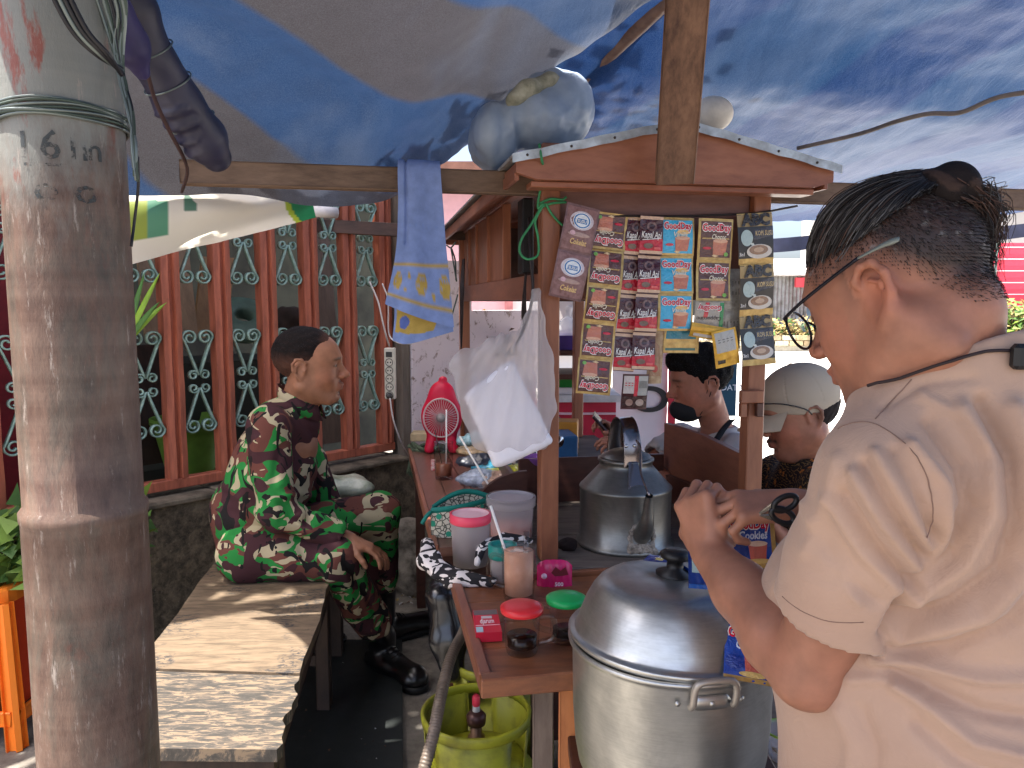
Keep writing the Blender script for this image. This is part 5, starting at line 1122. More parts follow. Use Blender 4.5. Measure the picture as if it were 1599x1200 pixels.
# zebra cloth around the tubs
def zebramat():
    m, nt, b = newmat('zebra_cloth'); f = noise(nt, mp(nt, (1, 1, 1.6)), 24, 1, .4, 1.5)
    co = ramp(nt, f, [(0, lin((30, 28, 32))), (.5, lin((30, 28, 32))), (.505, lin((226, 218, 214)))], True); nt.links.new(co, b.inputs['Base Color']); b.inputs['Roughness'].default_value = .85; return m
ZB = zebramat(); c = G(720, 885, TZ); Vb = Vol(c - Vector((.2, .15, .15)), c + Vector((.22, .2, .12)), .004)
def pz(u, v, dz): p = G(u, v, TZ + dz); return p
Vb.chain([pz(668, 850, .03), pz(668, 875, .02), pz(680, 895, .012), pz(720, 900, .012), pz(770, 905, .012)], [.02, .024, .014, .014, .012], .012)
Vb.chain([pz(680, 868, .035), pz(690, 885, .02), pz(735, 903, .008)], [.02, .014, .01], .01); Vb.chain([pz(673, 893, -.002), pz(700, 910, -.006), pz(765, 913, .0)], [.012, .01, .008], .01)
Vb.plane((0, 0, TZ - .03), (0, 0, -1)); V, Q = Vb.mesh(); V += normals(V, Q) * (wav(V, 60, 41)[:, None] * .005 + .003 * np.sin(wav(V, 30, 42) * 6)[:, None]); npmesh('cloth', V, Q, ZB, label='black and white patterned cloth bunched round the pink lidded tub at the table edge', cat='cloth')
Vb = Vol(P(790, 850, 1.95) - Vector((.12, .12, .08)), P(790, 850, 1.95) + Vector((.12, .12, .08)), .004)
Vb.chain([P(745, 880, 1.9), P(752, 852, 1.93), P(785, 840, 1.96), P(828, 845, 1.98)], [.01, .012, .012, .01], .01); V, Q = Vb.mesh(); V += normals(V, Q) * (wav(V, 70, 43)[:, None] * .004); npmesh('cloth', V, Q, ZB, label='strip of black and white cloth draped over the teal lidded jar', cat='cloth')
# small red fan (plain body)
c = G(690, 701, TZ); c = Vector((P(690, 690, 3.45).x, 3.45, TZ)); e = empty('table_fan', c, 'small red table fan with round white grille at the far end of the side table', 'fan')
k = 3.45 / 1200; FRD = M('fan_red', (226, 34, 70), .35, var=.05, bmp=0)
Vb = Vol(c + Vector((-.14, -.08, -.01)), c + Vector((.14, .12, .36)), .005)
zc = P(690, 652, 3.45).z; cx = P(689, 650, 3.45).x
Vb.ell((cx, c.y + .02, zc), (.094, .03, .11), .01); Vb.ell((cx + .002, c.y + .02, P(690, 618, 3.45).z), (.06, .03, .065), .03)
Vb.cap((cx - .03, c.y + .02, zc - .06), (cx - .055, c.y - .0, TZ + .02), .03, .024, .02); Vb.cap((cx + .03, c.y + .02, zc - .06), (cx + .055, c.y, TZ + .02), .03, .024, .02); Vb.ell((cx + .008, c.y + .02, P(690, 594, 3.45).z), (.02, .015, .016), .01)
Vb.plane((cx, c.y, TZ + .003), (0, 0, -1)); V, Q = Vb.mesh(); npmesh('fan_body', V, Q, FRD, e)
GRL = M('grille_white', (236, 206, 204), .4, bmp=0)
mb = MB(); rg = .078; cc = Vector((cx, c.y - .02, zc)); mb.tube([cc + Vector((math.cos(t) * rg, 0, math.sin(t) * rg * 1.12)) for t in [i * math.pi / 18 for i in range(37)]], .004, 8, cap=False); mb.build('grille_ring', GRL, e)
mb = MB(); mb.lathe([(0, .02), (.012, .018), (.02, .01), (.021, 0)], cc, 24, axis=(0, -1, 0)); mb.build('hub', M('hub_white', (206, 196, 190), .3, bmp=0), e)
for i in range(40):
    a = i * math.pi / 20; mb = MB(); mb.bar(cc + Vector((math.cos(a) * .02, -.014, math.sin(a) * .02)), cc + Vector((math.cos(a + .12) * rg, 0, math.sin(a + .12) * rg * 1.12)), .002, .003, up=(0, 1, 0), bev=.0003); mb.build('grille_wire', GRL, e)
for i in range(3):
    a = i * 2.094 + .4; mb = MB(); mb.add([cc + Vector((math.cos(a + d) * r_, .012 + dz, math.sin(a + d) * r_)) for r_, d, dz in ((.012, -.3, 0), (.06, -.45, .006), (.064, .3, -.004), (.012, .4, 0))], [(0, 1, 2, 3)]); mb.build('blade', M('blade_pink', (236, 120, 140), .4, bmp=0), e)
mb = MB(); mb.lathe([(0, .002), (.068, .0)], cc + Vector((0, .016, 0)), 30, axis=(0, -1, 0), sy=1.1); mb.build('backing', M('fan_inner', (214, 90, 110), .5, bmp=0), e)
# green rope bundle at the far end of the side table
RG = M('green_rope', (104, 118, 92), .8, col2=(60, 74, 56), scale=60, bmp=.7, bscale=300, dist=.003); e = empty('rope_bundle', G(680, 712, TZ), 'coil of thick grey green rope tied along the far end of the side table', 'rope')
r3 = random.Random(5)
for i in range(9):
    j = lambda s: r3.uniform(-s, s); pts = [P(640 + j(6), 700 + j(10), 3.55)]
    for u in (665, 690, 712, 735): pts.append(P(u, 706 + j(12), 3.5 + j(.06)))
    mb = MB(); mb.tube(smoothpath(pts, 6), .009, 8); mb.build('rope_strand', RG, e)
for i in range(4): mb = MB(); mb.tube(smoothpath([P(643 + i * 3, 702, 3.5), P(640 + i * 2, 722, 3.48), P(636 + i * 4, 740 + i * 3, 3.47)], 4), .006, 6); mb.build('rope_end', RG, e)
# pile of packets on the far side table
PKS = [((735, 690), (745, 672), (150, 190, 200), 'crumpled pale cyan packet leaning at the cart post on the side table'), ((752, 705), (775, 690), (190, 160, 120), 'tan crumpled paper bag on the pile behind the white bag'), ((745, 722), (765, 708), (60, 66, 82), 'dark grey blue packet on the pile of the side table'), ((768, 728), (785, 716), (70, 170, 200), 'light blue packet in the pile behind the round jar'),
       ((748, 748), (770, 734), (170, 182, 204), 'silver blue crumpled packet lowest in the pile'), ((800, 740), (830, 722), (196, 196, 70), 'yellow green plastic packet near the purple bowl'), ((770, 750), (790, 740), (206, 170, 150), 'small peach coloured packet in front of the pile'), ((800, 758), (820, 748), (190, 184, 190), 'silver wrapper lying before the arched board')]
for i, ((u0, v0), (u1, v1), col, lab) in enumerate(PKS):
    Y = 2.95 - .25 * (v0 - 690) / 60; c = P(u0, v0, Y); c.z = max(c.z, TZ + .02); w = abs(u1 - u0) * Y / 1200 * 1.3 + .02; Vb = Vol(c - Vector((.12, .1, .06)), c + Vector((.12, .1, .09)), .005)
    Vb.ell(c, (w, w * .7, .024), .01); Vb.ell(c + Vector((w * .3, 0, .016)), (w * .6, w * .5, .018), .01); V, Q = Vb.mesh(); V += normals(V, Q) * wav(V, 75, 60 + i, 4)[:, None] * .009
    npmesh('packet', V, Q, M('packet_%d' % i, col, .35, spec=.7, bmp=.5, col2=tuple(int(x * .6) for x in col), scale=40), label=lab, cat='packet')
c = P(838, 718, 2.6); mb = MB(); mb.lathe([(0, 0), (.03, 0), (.048, .03), (.05, .032), (.047, .03), (.03, .004)], c - Vector((0, 0, .02)), 28); tag(mb.build('bowl', M('purple_bowl', (150, 96, 178), .4)), 'small purple plastic bowl behind the left front post', 'bowl')
c = CT(-.09, .33, TZ); mb = MB(); mb.lathe([(0, .0), (.07, .0), (.085, .03), (.088, .034), (.084, .034), (.068, .006), (0, .005)], c + Vector((0, 0, .05)), 36); tag(mb.build('pan', M('black_pan', (34, 32, 34), .35, .3)), 'black shallow pan under the arched board beside the left front post', 'pan')
# spoon holder on cart counter
c = CT(.17, .78, TZ); e = empty('spoon_cup', c, 'glass cup full of metal spoons standing behind the divider board', 'cup')
mb = MB(); mb.lathe([(0, 0), (.035, 0), (.042, .1), (.04, .1), (.033, .004), (0, .004)], c, 28); mb.build('glass_body', GL, e)
CHR = M('chrome', (220, 218, 215), .12, 1.0, var=.05, bmp=0); ALU = None
for i in range(8):
    a = i * .785; p0 = c + Vector((.012 * math.cos(a), .012 * math.sin(a), .01)); p1 = c + Vector((.05 * math.cos(a), .03 * math.sin(a), .15 + .02 * math.sin(i * 3))); d = (p1 - p0).normalized()
    mb = MB(); mb.tube([p0, p0.lerp(p1, .5), p1], [.002, .002, .003], 6); x = d.cross(Vector((0, -1, .2))).normalized(); y = d.cross(x)
    mb.add([p1 + d * .022 + (x * math.cos(t) * .014 * r_) + d * math.sin(t) * .022 * r_ + y * (-.006 * (1 - r_)) for r_ in (.01, .5, 1) for t in [k * .524 for k in range(12)]], [(k*12+j, k*12+(j+1) % 12, (k+1)*12+(j+1) % 12, (k+1)*12+j) for k in (0, 1) for j in range(12)], True); mb.build('spoon', CHR, e)
def cart_clutter(x, y, sz, col, label, nm='packet'):
    c = CT(x, y, TZ); mb = MB(); M0 = Matrix.Translation(c) @ Matrix.Rotation(rng.uniform(-.5, .5), 4, 'Z'); mb.M = M0; mb.box((-sz[0], -sz[1], .001), (sz[0], sz[1], sz[2]), .004); tag(mb.build(nm, M('clutter_%d' % col[0], col, .5)), label, 'box' if nm == 'box' else 'packet')
cart_clutter(.31, 1.2, (.08, .09, .13), (50, 100, 150), 'blue plastic box on the cart counter behind the kettle', 'box'); cart_clutter(.40, 1.35, (.05, .06, .16), (220, 150, 50), 'orange yellow packet on the cart counter behind the kettle'); cart_clutter(.36, 1.5, (.05, .05, .15), (52, 44, 44), 'dark packet far back on the cart counter'); cart_clutter(.12, 1.25, (.05, .04, .14), (206, 196, 190), 'pale packet far back beside the spoons')
# ---------------------------------------------------------------- kettle and pot
def alumat(name, col=(176, 178, 176), rough=.34, st=(1, 1, 1)):
    m, nt, b = newmat(name); v = mp(nt); n1 = noise(nt, v, 7, 6, .65, .4); n2 = noise(nt, mp(nt, (1, 1, 14)), 30, 4)
    co = mix(nt, .25, ramp(nt, n1, [(.32, lin(tuple(int(x * .72) for x in col))), (.65, lin(col))]), ramp(nt, n2, [(.3, lin(tuple(int(x * .86) for x in col))), (.7, lin(tuple(min(255, int(x * 1.08)) for x in col)))]))
    nt.links.new(co, b.inputs['Base Color']); b.inputs['Metallic'].default_value = .92
    nt.links.new(ramp(nt, n1, [(.3, (rough + .16,) * 3 + (1,)), (.7, (rough,) * 3 + (1,))]), b.inputs['Roughness'])
    nt.links.new(bump(nt, noise(nt, v, 16, 4, .5), .22, .006, bump(nt, n2, .015, .001)), b.inputs['Normal']); return m
ALU = alumat('aluminium_pot', (196, 196, 192), .3); ALUK = alumat('aluminium_kettle', (150, 150, 146), .34)
KC = P(976, 800, 2.14); kc = Vector((KC.x, KC.y, TZ)); e = empty('kettle', kc, 'large dented aluminium kettle with tall strap handle on the cart counter', 'kettle')
mb = MB(); mb.lathe([(0, .004), (.136, .0), (.139, .006), (.136, .012), (.129, .018), (.128, .09), (.129, .160), (.131, .164), (.129, .168), (.124, .172), (.082, .218), (.074, .226), (.074, .236), (.079, .24), (.079, .246), (.072, .248)], kc, 56); mb.build('kettle_body', ALUK, e)
mb = MB(); mb.lathe([(.072, .249), (.066, .256), (.04, .268), (.012, .274), (0, .275)], kc, 40); mb.build('lid', ALUK, e)
mb = MB(); mb.lathe([(.006, .275), (.006, .283), (.013, .288), (.012, .295), (0, .298)], kc, 16); mb.build('lid_knob', M('knob_black', (30, 28, 28), .4), e)
# strap handle, running front-back
hp = []
for i in range(25):
    t = i / 24; a = math.pi * t; hp.append(kc + AY * (-.075 * math.cos(a) * (1 if True else 1)) * 1.0 + AX * (-.006) + Vector((0, 0, .235 + .125 * math.sin(a) ** .8)))
mb = MB(); vs = []
for i, p in enumerate(hp):
    t = (hp[min(i+1, 24)] - hp[max(i-1, 0)]).normalized(); n = t.cross(AX).normalized(); w = .026 - .004 * abs(math.sin(math.pi * i / 24))
    vs += [p - AX * w - n * .003, p - AX * w * .9 + n * .001, p + AX * w * .9 + n * .001, p + AX * w - n * .003, p + AX * w * .85 - n * .001, p - AX * w * .85 - n * .001]
mb.add(vs, [(i*6+j, i*6+(j+1) % 6, i*6+6+(j+1) % 6, i*6+6+j) for i in range(24) for j in range(6)], True); mb.build('strap_handle', CHR if False else M('steel_strap', (150, 140, 138), .2, .95, var=.08, bmp=.05), e)
for s in (-1, 1):
    mb = MB(); b0 = kc - AY * .108 + Vector((0, 0, .182)) if s < 0 else kc + AY * .108 + Vector((0, 0, .182)); tt_ = kc + AY * s * .073 + Vector((0, 0, .25)) - AX * .006
    mb.add([b0 - AX * .03, b0 + AX * .024, tt_ + AX * .012, tt_ - AX * .012, b0 - AX * .03 + AY * s * .003, b0 + AX * .024 + AY * s * .003, tt_ + AX * .012 + AY * s * .003, tt_ - AX * .012 + AY * s * .003], [(0, 1, 2, 3), (7, 6, 5, 4), (0, 4, 5, 1), (1, 5, 6, 2), (2, 6, 7, 3), (3, 7, 4, 0)]); mb.build('bracket', M('steel_strap', (150, 140, 138)), e)
for x in (-.018, .006):
    p = hp[3] + AX * x - AY * .004; mb = MB(); mb.lathe([(0, .003), (.004, .002), (.005, 0)], p, 10, axis=-AY); mb.build('rivet', CHR, e)
s0 = kc + AX * .006 - AY * .118 + Vector((0, 0, .055)); s1 = kc + AX * .003 - AY * .165 + Vector((0, 0, .10)); s2 = kc + AX * -.002 - AY * .19 + Vector((0, 0, .165)); s3 = kc + AX * -.004 - AY * .2 + Vector((0, 0, .186))
mb = MB(); mb.tube(smoothpath([s0, s1, s2, s3], 8), [.026, .0255, .025, .0245, .024, .023, .022, .021, .020, .019, .018, .0165, .015, .014, .013, .0125, .012, .0115, .011, .0108, .0106, .0104, .0102, .010, .010], 18, cap=False); mb.build('spout', ALUK, e)
mb = MB(); mb.lathe([(0, 0), (.0085, 0), (.0098, .0015)], s3 - (s3 - s2).normalized() * .004, 14, axis=(s3 - s2).normalized()); mb.build('spout_mouth', flat((12, 10, 10)), e)
mb = MB(); mb.tube(smoothpath([s3 + Vector((0, 0, .0)), s2 - AX * .004 + AY * .05 + Vector((0, 0, .07)), tt_ * 0 + kc - AY * .085 + AX * .012 + Vector((0, 0, .29)), hp[4] + AX * .012], 6), .0028, 8); mb.build('wire_stay', M('steel_strap', (150, 140, 138)), e)
Vb = Vol(s0 - Vector((.07, .06, .07)), s0 + Vector((.07, .06, .07)), .0035)   # rough solder round the spout root
for i in range(14): a = i * .45; Vb.ell(s0 + AX * .033 * math.cos(a) + Vector((0, 0, .038 * math.sin(a))) - AY * (.012 - .006 * abs(math.cos(a))) - Vector((0, 0, .004)), (.008, .009, .009), .006)
for i in range(12): Vb.ell(s0 + AX * (rng.uniform(-.034, .034)) + Vector((0, 0, -.036 + rng.uniform(-.012, .014))) - AY * .0105, (.013, .007, .012), .006)
V, Q = Vb.mesh(); V += normals(V, Q) * wav(V, 300, 71)[:, None] * .0016; npmesh('solder', V, Q, M('solder_grey', (190, 180, 168), .8, .2, col2=(110, 102, 94), scale=90, bmp=.8, bscale=260, dist=.003), e)
mb = MB(); mb.lathe([(.012, 0), (.05, .0), (.056, .03), (.058, .055), (.055, .055), (.05, .006), (.012, .004)], CT(.50, .03, TZ), 28); o = mb.build('bowl', M('clay_bowl', (128, 78, 66), .5)); tag(o, 'small brown bowl right of the kettle partly behind the hand', 'bowl')
c = CT(.06, .06, TZ); Vb = Vol(c - Vector((.05, .05, .01)), c + Vector((.06, .06, .06)), .004); Vb.ell(c + Vector((.01, 0, .015)), (.028, .02, .02)); V, Q = Vb.mesh(); V += normals(V, Q) * wav(V, 160, 74)[:, None] * .004; npmesh('rag', V, Q, M('dark_rag', (40, 26, 24), .9), label='small dark lump of cloth by the kettle base', cat='cloth')
# big pot
pb0 = Vector((POTX, POTY, POTZ)); e = empty('cooking_pot', pb0, 'big aluminium cooking pot with domed lid in the front, right of the mugs', 'pot'); ph = .255; pr_ = .172
mb = MB(); mb.lathe([(0, .002), (.12, .0), (.135, .003), (.150, .014), (.160, .035), (.166, .07), (pr_ - .002, .13), (pr_, ph - .012), (pr_ + .002, ph - .006), (pr_ + .007, ph - .003), (pr_ + .008, ph + .002), (pr_ + .004, ph + .005), (pr_ - .002, ph + .002), (pr_ - .004, ph - .03), (pr_ - .006, .1), (.12, .01), (0, .008)], pb0, 72); mb.build('pot_body', ALU, e)
ld = Matrix.Translation(pb0 + Vector((0, 0, ph + .006))) @ Matrix.Rotation(R(2.5), 4, 'Y') @ Matrix.Rotation(R(-1.5), 4, 'X'); mb = MB(ld)
mb.lathe([(.168, -.012), (.178, -.003), (.180, .002), (.178, .005), (.170, .004), (.166, .009), (.162, .022), (.152, .052), (.141, .074), (.131, .087), (.118, .095), (.10, .099), (.05, .101), (0, .102)], (0, 0, 0), 72); mb.build('lid', ALU, e)
mb = MB(ld); mb.lathe([(.032, .101), (.033, .106), (.015, .113), (.014, .126), (.026, .132), (.028, .139), (.019, .146), (0, .147)], (.002, .012, 0), 24); mb.build('lid_knob', M('knob_black', (30, 28, 28)), e)
def pothandle(ang):
    hd_ = empty('x', (0, 0, 0), 'x', 'x'); bpy.data.objects.remove(hd_)
    d = Vector((math.sin(ang), -math.cos(ang), 0)); t = Vector((math.cos(ang), math.sin(ang), 0)); o = pb0 + Vector((0, 0, ph - .028))
    mb = MB(); n = 16; vs = []
    for i in range(n + 1):
        a = (i / n - .5) * .36; dd = Vector((math.sin(ang + a), -math.cos(ang + a), 0)); hw = .012 * min(1, 8 * min(i, n - i) / n + .3)
        for z in (-hw, hw):
            vs += [o + dd * (pr_ + .0008) + Vector((0, 0, z)), o + dd * (pr_ + .0045) + Vector((0, 0, z * .85))]
    mb.add(vs, [f for i in range(n) for f in ((i*4+1, i*4+5, i*4+7, i*4+3), (i*4, i*4+1, i*4+3, i*4+2)[:0] or (i*4, i*4+4, i*4+5, i*4+1), (i*4+2, i*4+3, i*4+7, i*4+6))], True); pl = mb.build('handle_plate', ALU, e)
    pts = []
    for x, y, z in ((-.034, .004, -.004), (-.034, .012, .006), (-.033, .016, .03), (-.025, .018, .041), (0, .019, .044), (.025, .018, .041), (.033, .016, .03), (.034, .012, .006), (.034, .004, -.004)): pts.append(o + d * (pr_ + y) + t * x + Vector((0, 0, z)))
    mb = MB(); mb.tube(smoothpath(pts, 5), .0055, 10); mb.build('handle', M('cast_alu', (196, 188, 178), .45, .7, bmp=.2), e)
    for x in (-.052, 0, .05):
        a = x / pr_; dd = Vector((math.sin(ang + a), -math.cos(ang + a), 0)); mb = MB(); mb.lathe([(0, .003), (.004, .002), (.0045, 0)], o + dd * (pr_ + .0045), 12, axis=dd); mb.build('rivet', ALU, e)
pothandle(R(9)); pothandle(R(189))
# lime cup on the wash table
c = G(1222, 1182, .4); mb = MB(); mb.lathe([(0, .004), (.03, 0), (.04, .06), (.043, .062), (.043, .066), (.039, .066), (.028, .006), (0, .006)], c, 30, mats=[0, 0, 1, 1, 1, 0, 0]); tag(mb.build('plastic_cup', [FR2, M('lime_rim', (170, 214, 90), .35)]), 'clear plastic cup with lime rim on the low worktable right of the pot', 'cup')
mb = MB(); mb.tube([G(1208, 1168, .43), G(1228, 1186, .44)], .005, 8); tag(mb.build('straw', WHITEP), 'white straw end beside the lime rimmed cup', 'straw')
c = G(1273, 1130, .4); mb = MB(); mb.lathe([(0, 0), (.028, 0), (.032, .09), (.03, .09), (.026, .005)], c, 24); tag(mb.build('glass', GL), 'empty glass on the worktable against the shirt of the bun haired man', 'glass')
# gas cylinders, hose, black bag
YG = M('gas_yellow', (140, 142, 34), .5, col2=(88, 82, 30), scale=12, bmp=.15, lo=.3, hi=.55); BRS = M('brass_dark', (120, 92, 70), .4, .6)
def gascyl(cx, cy, label, rot=0.0, z=0.0):
    c = Vector((cx, cy, z)); K = 1.16; e = empty('gas_cylinder', c, label, 'gas cylinder', 'yellow green gas cylinders under the tray table')
    mb = MB(Matrix.Translation(c) @ Matrix.Scale(K, 4) @ Matrix.Translation(-c)); mb.lathe([(0, .03), (.09, .025), (.125, .06), (.134, .11), (.134, .2), (.122, .25), (.09, .285), (.04, .3), (0, .302)], c, 44); mb.build('tank', YG, e)
    mb = MB(Matrix.Translation(c) @ Matrix.Scale(K, 4) @ Matrix.Translation(-c)); mb.lathe([(.1, 0), (.104, .0), (.102, .05), (.098, .05)], c, 36); mb.build('foot_ring', YG, e)
    # collar with openings: uprights carry a rolled top ring
    for (a0, a1) in ((-.8, .75), (1.3, 2.85), (3.4, 4.95)):
        mb = MB(Matrix.Translation(c) @ Matrix.Scale(K, 4) @ Matrix.Translation(-c)); n = 12; vs = []
        for i in range(n + 1):
            a = rot + a0 + (a1 - a0) * i / n; 
            for r_ in (.0985, .1015): vs += [c + Vector((r_ * math.cos(a), r_ * math.sin(a), .262)), c + Vector(((r_ + .008) * math.cos(a), (r_ + .008) * math.sin(a), .375))]
        mb.add(vs, [f for i in range(n) for f in ((i*4, i*4+4, i*4+5, i*4+1), (i*4+2, i*4+3, i*4+7, i*4+6), (i*4+1, i*4+5, i*4+7, i*4+3))] + [(0, 1, 3, 2), (n*4, n*4+2, n*4+3, n*4+1)], True); mb.build('collar_plate', YG, e)
    mb = MB(Matrix.Translation(c) @ Matrix.Scale(K, 4) @ Matrix.Translation(-c)); n = 40; vs = []
    for i in range(n):
        a = 2 * math.pi * i / n
        for r_, z_ in ((.106, .362), (.111, .362), (.113, .38), (.108, .384), (.104, .38)): vs.append(c + Vector((r_ * math.cos(a), r_ * math.sin(a), z_)))
    mb.add(vs, [(i*5+j, ((i+1) % n)*5+j, ((i+1) % n)*5+(j+1) % 5, i*5+(j+1) % 5) for i in range(n) for j in range(5)], True); mb.build('collar_ring', YG, e)
    mb = MB(Matrix.Translation(c) @ Matrix.Scale(K, 4) @ Matrix.Translation(-c)); mb.lathe([(.018, .3), (.018, .325), (.012, .33), (.012, .35), (0, .352)], c, 16); mb.build('valve', BRS, e)
    return e
p1 = G(742, 1128, .44); g1 = gascyl(p1.x, p1.y + .05, 'yellow green gas cylinder in front, red knobbed regulator on its valve', .5)
p2 = G(775, 1068, .44); g2 = gascyl(p2.x, p2.y + .16, 'second yellow green gas cylinder behind, under the tray table', 1.2, .0)
c = world_loc(g1); rgl = empty('regulator', c + Vector((0, 0, .40)), 'dark gas regulator with a pinkish red knob on the front cylinder', 'regulator')
mb = MB(); mb.lathe([(.0, 0), (.022, 0), (.024, .02), (.016, .03), (0, .032)], c + Vector((0, 0, .408)), 20); mb.build('regulator_body', M('regulator_grey', (90, 60, 56), .4, .4), rgl)
mb = MB(); mb.lathe([(.009, 0), (.009, .012), (.0, .014)], c + Vector((0, 0, .44)), 16); mb.build('collar', M('ring_white', (200, 196, 190), .4), rgl)
mb = MB(); mb.lathe([(.008, .0), (.0095, .004), (.0095, .022), (.006, .026), (0, .026)], c + Vector((0, 0, .453)), 16); mb.build('knob', M('knob_red', (230, 60, 84), .4), rgl)
hp_ = smoothpath([G(735, 960, .66), P(722, 990, 1.9), P(703, 1030, 1.75), P(688, 1090, 1.62), P(676, 1150, 1.55), P(655, 1230, 1.5), P(640, 1320, 1.5)], 14)
mb = MB(); n = len(hp_); fine = []
for i in range(n - 1):
    for k in range(4): fine.append(hp_[i].lerp(hp_[i+1], k / 4))
mb.tube(fine, [.0125 + .0012 * ((i // 2) % 2) for i in range(len(fine))], 12); tag(mb.build('gas_hose', M('hose_grey', (112, 100, 90), .5, .15, col2=(84, 74, 64))), 'thick ribbed grey gas hose curving down past the yellow cylinder', 'hose')
c = P(700, 965, 2.0); Vb = Vol(c - Vector((.12, .16, .32)), c + Vector((.14, .16, .22)), .007)
Vb.chain([P(692, 895, 2.05), P(692, 930, 2.0), P(698, 1000, 1.97), P(706, 1050, 1.95)], [.03, .04, .045, .03], .02); V, Q = Vb.mesh(); N = normals(V, Q); V += N * (wav(V * np.array([1, 1, .3]), 70, 81)[:, None] * .007)
npmesh('black_bag', V, Q, M('black_plastic', (22, 22, 28), .25, spec=.8), label='black plastic bag hanging down under the edge of the side table', cat='bag')
# ---------------------------------------------------------------- hanging things
def towel():
    a0 = beam_pt(621, 252, .02); 
    def pt(u, v, Y): return P(u, v, Y)
    Y0, Y1 = beam_pt(622, 260, .03).y, beam_pt(690, 260, .03).y
    rows = [[pt(622, 262, Y0 + .05), pt(655, 262, (Y0 + Y1) / 2 + .05), pt(688, 264, Y1 + .05)], [pt(622, 248, Y0 + .0), pt(655, 249, (Y0 + Y1) / 2), pt(687, 253, Y1)], [pt(621, 262, Y0 - .04), pt(655, 264, (Y0 + Y1) / 2 - .04), pt(688, 268, Y1 - .04)],
            [pt(621, 330, Y0 - .04), pt(655, 330, (Y0 + Y1) / 2 - .05), pt(692, 330, Y1 - .04)], [pt(616, 400, Y0 - .045), pt(655, 400, (Y0 + Y1) / 2 - .06), pt(697, 400, Y1 - .04)], [pt(600, 475, Y0 - .05), pt(650, 495, (Y0 + Y1) / 2 - .07), pt(708, 512, Y1 - .045)]]
    rows = rows[:1] + rows[1:]
    nu, nv = 60, 90; Gd = crgrid(rows, nu, nv); V = Gd.reshape(-1, 3); i, j = np.meshgrid(np.arange(nu), np.arange(nv)); q = (j * (nu + 1) + i).ravel(); Q = np.stack([q, q + 1, q + nu + 2, q + nu + 1], 1)
    s = np.tile(np.arange(nu + 1) / nu, nv + 1); t = np.repeat(np.arange(nv + 1) / nv, nu + 1); N = normals(V, Q)
    V = V + N * (.006 * np.sin(s * 9 + t * 2) * np.clip(t * 3 - 1, 0, 1) + .008 * np.exp(-((s - .16 - .05 * t) / .035) ** 2) * (t < .75) + .003 * wav(V, 30, 91))[:, None]
    c = np.tile(L3((128, 150, 200)), (len(V), 1)); gold = L3((180, 156, 84)); lt = L3((124, 150, 206))
    b0 = .83; b1 = .965; tt_ = t + .0
    c[(np.abs(tt_ - b0) < .005)] = gold; c[(np.abs(tt_ - b1 + .01) < .005)] = gold
    for k, (sx, r_) in enumerate(((.14, .085), (.56, .1), (.92, .085), (.35, .03), (.76, .03), (.3, .02))):
        tc = .895 if k < 3 else (.87, .925, .92)[k - 3]; d = np.hypot((s - sx), (tt_ - tc) * 2.6); c[(d < r_) & ~((np.abs(np.sin(s * 90 + tt_ * 60)) < .25) & (d > r_ * .4))] = gold
    for sx in (.1, .3, .42, .58, .7, .85): c[np.hypot(s - sx, (tt_ - .66 - .02 * sx) * 3) < .02] = lt
    o = npmesh('towel_front', V, Q, vcolmat('towel_cloth', .95, .5, 420, 0, .1, dist=.002), te, col=c)
    rows = [[pt(614, 455, Y0 + .0), pt(660, 455, (Y0 + Y1) / 2 + .0), pt(700, 455, Y1 + .0)], [pt(616, 490, Y0 + .0), pt(660, 500, (Y0 + Y1) / 2 - .01), pt(706, 500, Y1 + .0)], [pt(613, 532, Y0 + .0), pt(640, 537, (Y0 + Y1) / 2 - .02), pt(708, 518, Y1 + .0)]]
    Gd = crgrid(rows, nu, 40); V = Gd.reshape(-1, 3); i, j = np.meshgrid(np.arange(nu), np.arange(40)); q = (j * (nu + 1) + i).ravel(); Q = np.stack([q, q + 1, q + nu + 2, q + nu + 1], 1)
    s = np.tile(np.arange(nu + 1) / nu, 41); t = np.repeat(np.arange(41) / 40, nu + 1); V = V + normals(V, Q) * (.004 * wav(V, 30, 92))[:, None]
    c = np.tile(L3((128, 150, 200)), (len(V), 1)); band = (s > .04) & (s < .75) & (t < .84 - .1 * s) & (t > .3); c[band] = gold; c[band & (np.hypot((s - .2), (t - .62) * .7) < .09)] = L3((90, 110, 176)); npmesh('towel_back', V, Q, vcolmat('towel_cloth'), te, col=c)
te = empty('towel', beam_pt(655, 262, .0), 'blue towel with gold patterned border hanging over the front beam', 'towel'); towel()
# power strip with white cord on the fence
c = P(608, 584, 3.2); e = empty('power_strip', c, 'white five socket power strip hanging upright in front of the fence', 'power strip')
MS = Matrix.Translation(c) @ Matrix.Rotation(R(-6), 4, 'Z'); k = 3.2 / 1200
mb = MB(MS); mb.box((-.022, 0, -.108), (.022, .03, .108), .004); mb.build('strip_body', M('strip_white', (206, 200, 184), .4, var=.04, bmp=0), e)
mb = MB(MS); mb.box((-.013, -.004, .07), (.013, 0, .092), .001); mb.build('switch', flat((44, 42, 42)), e)
for i in range(5):
    z = .048 - i * .0345; mb = MB(MS); mb.lathe([(.0165, .0), (.0165, .002), (.014, .002), (.014, -.0005)], (0, -.0005, z), 24, axis=(0, -1, 0)); mb.build('socket_rim', flat((90, 88, 82)), e)
    for sx in (-.006, .006): mb = MB(MS); mb.lathe([(0, .0008), (.003, .0008), (.003, 0)], (sx, -.0008, z), 10, axis=(0, -1, 0)); mb.build('socket_hole', flat((40, 38, 36)), e)
mb = MB(MS); mb.lathe([(0, .02), (.01, .02), (.013, .0)], (0, -.001, -.092), 16, axis=(0, -1, 0)); mb.build('plug', flat((64, 60, 58)), e)
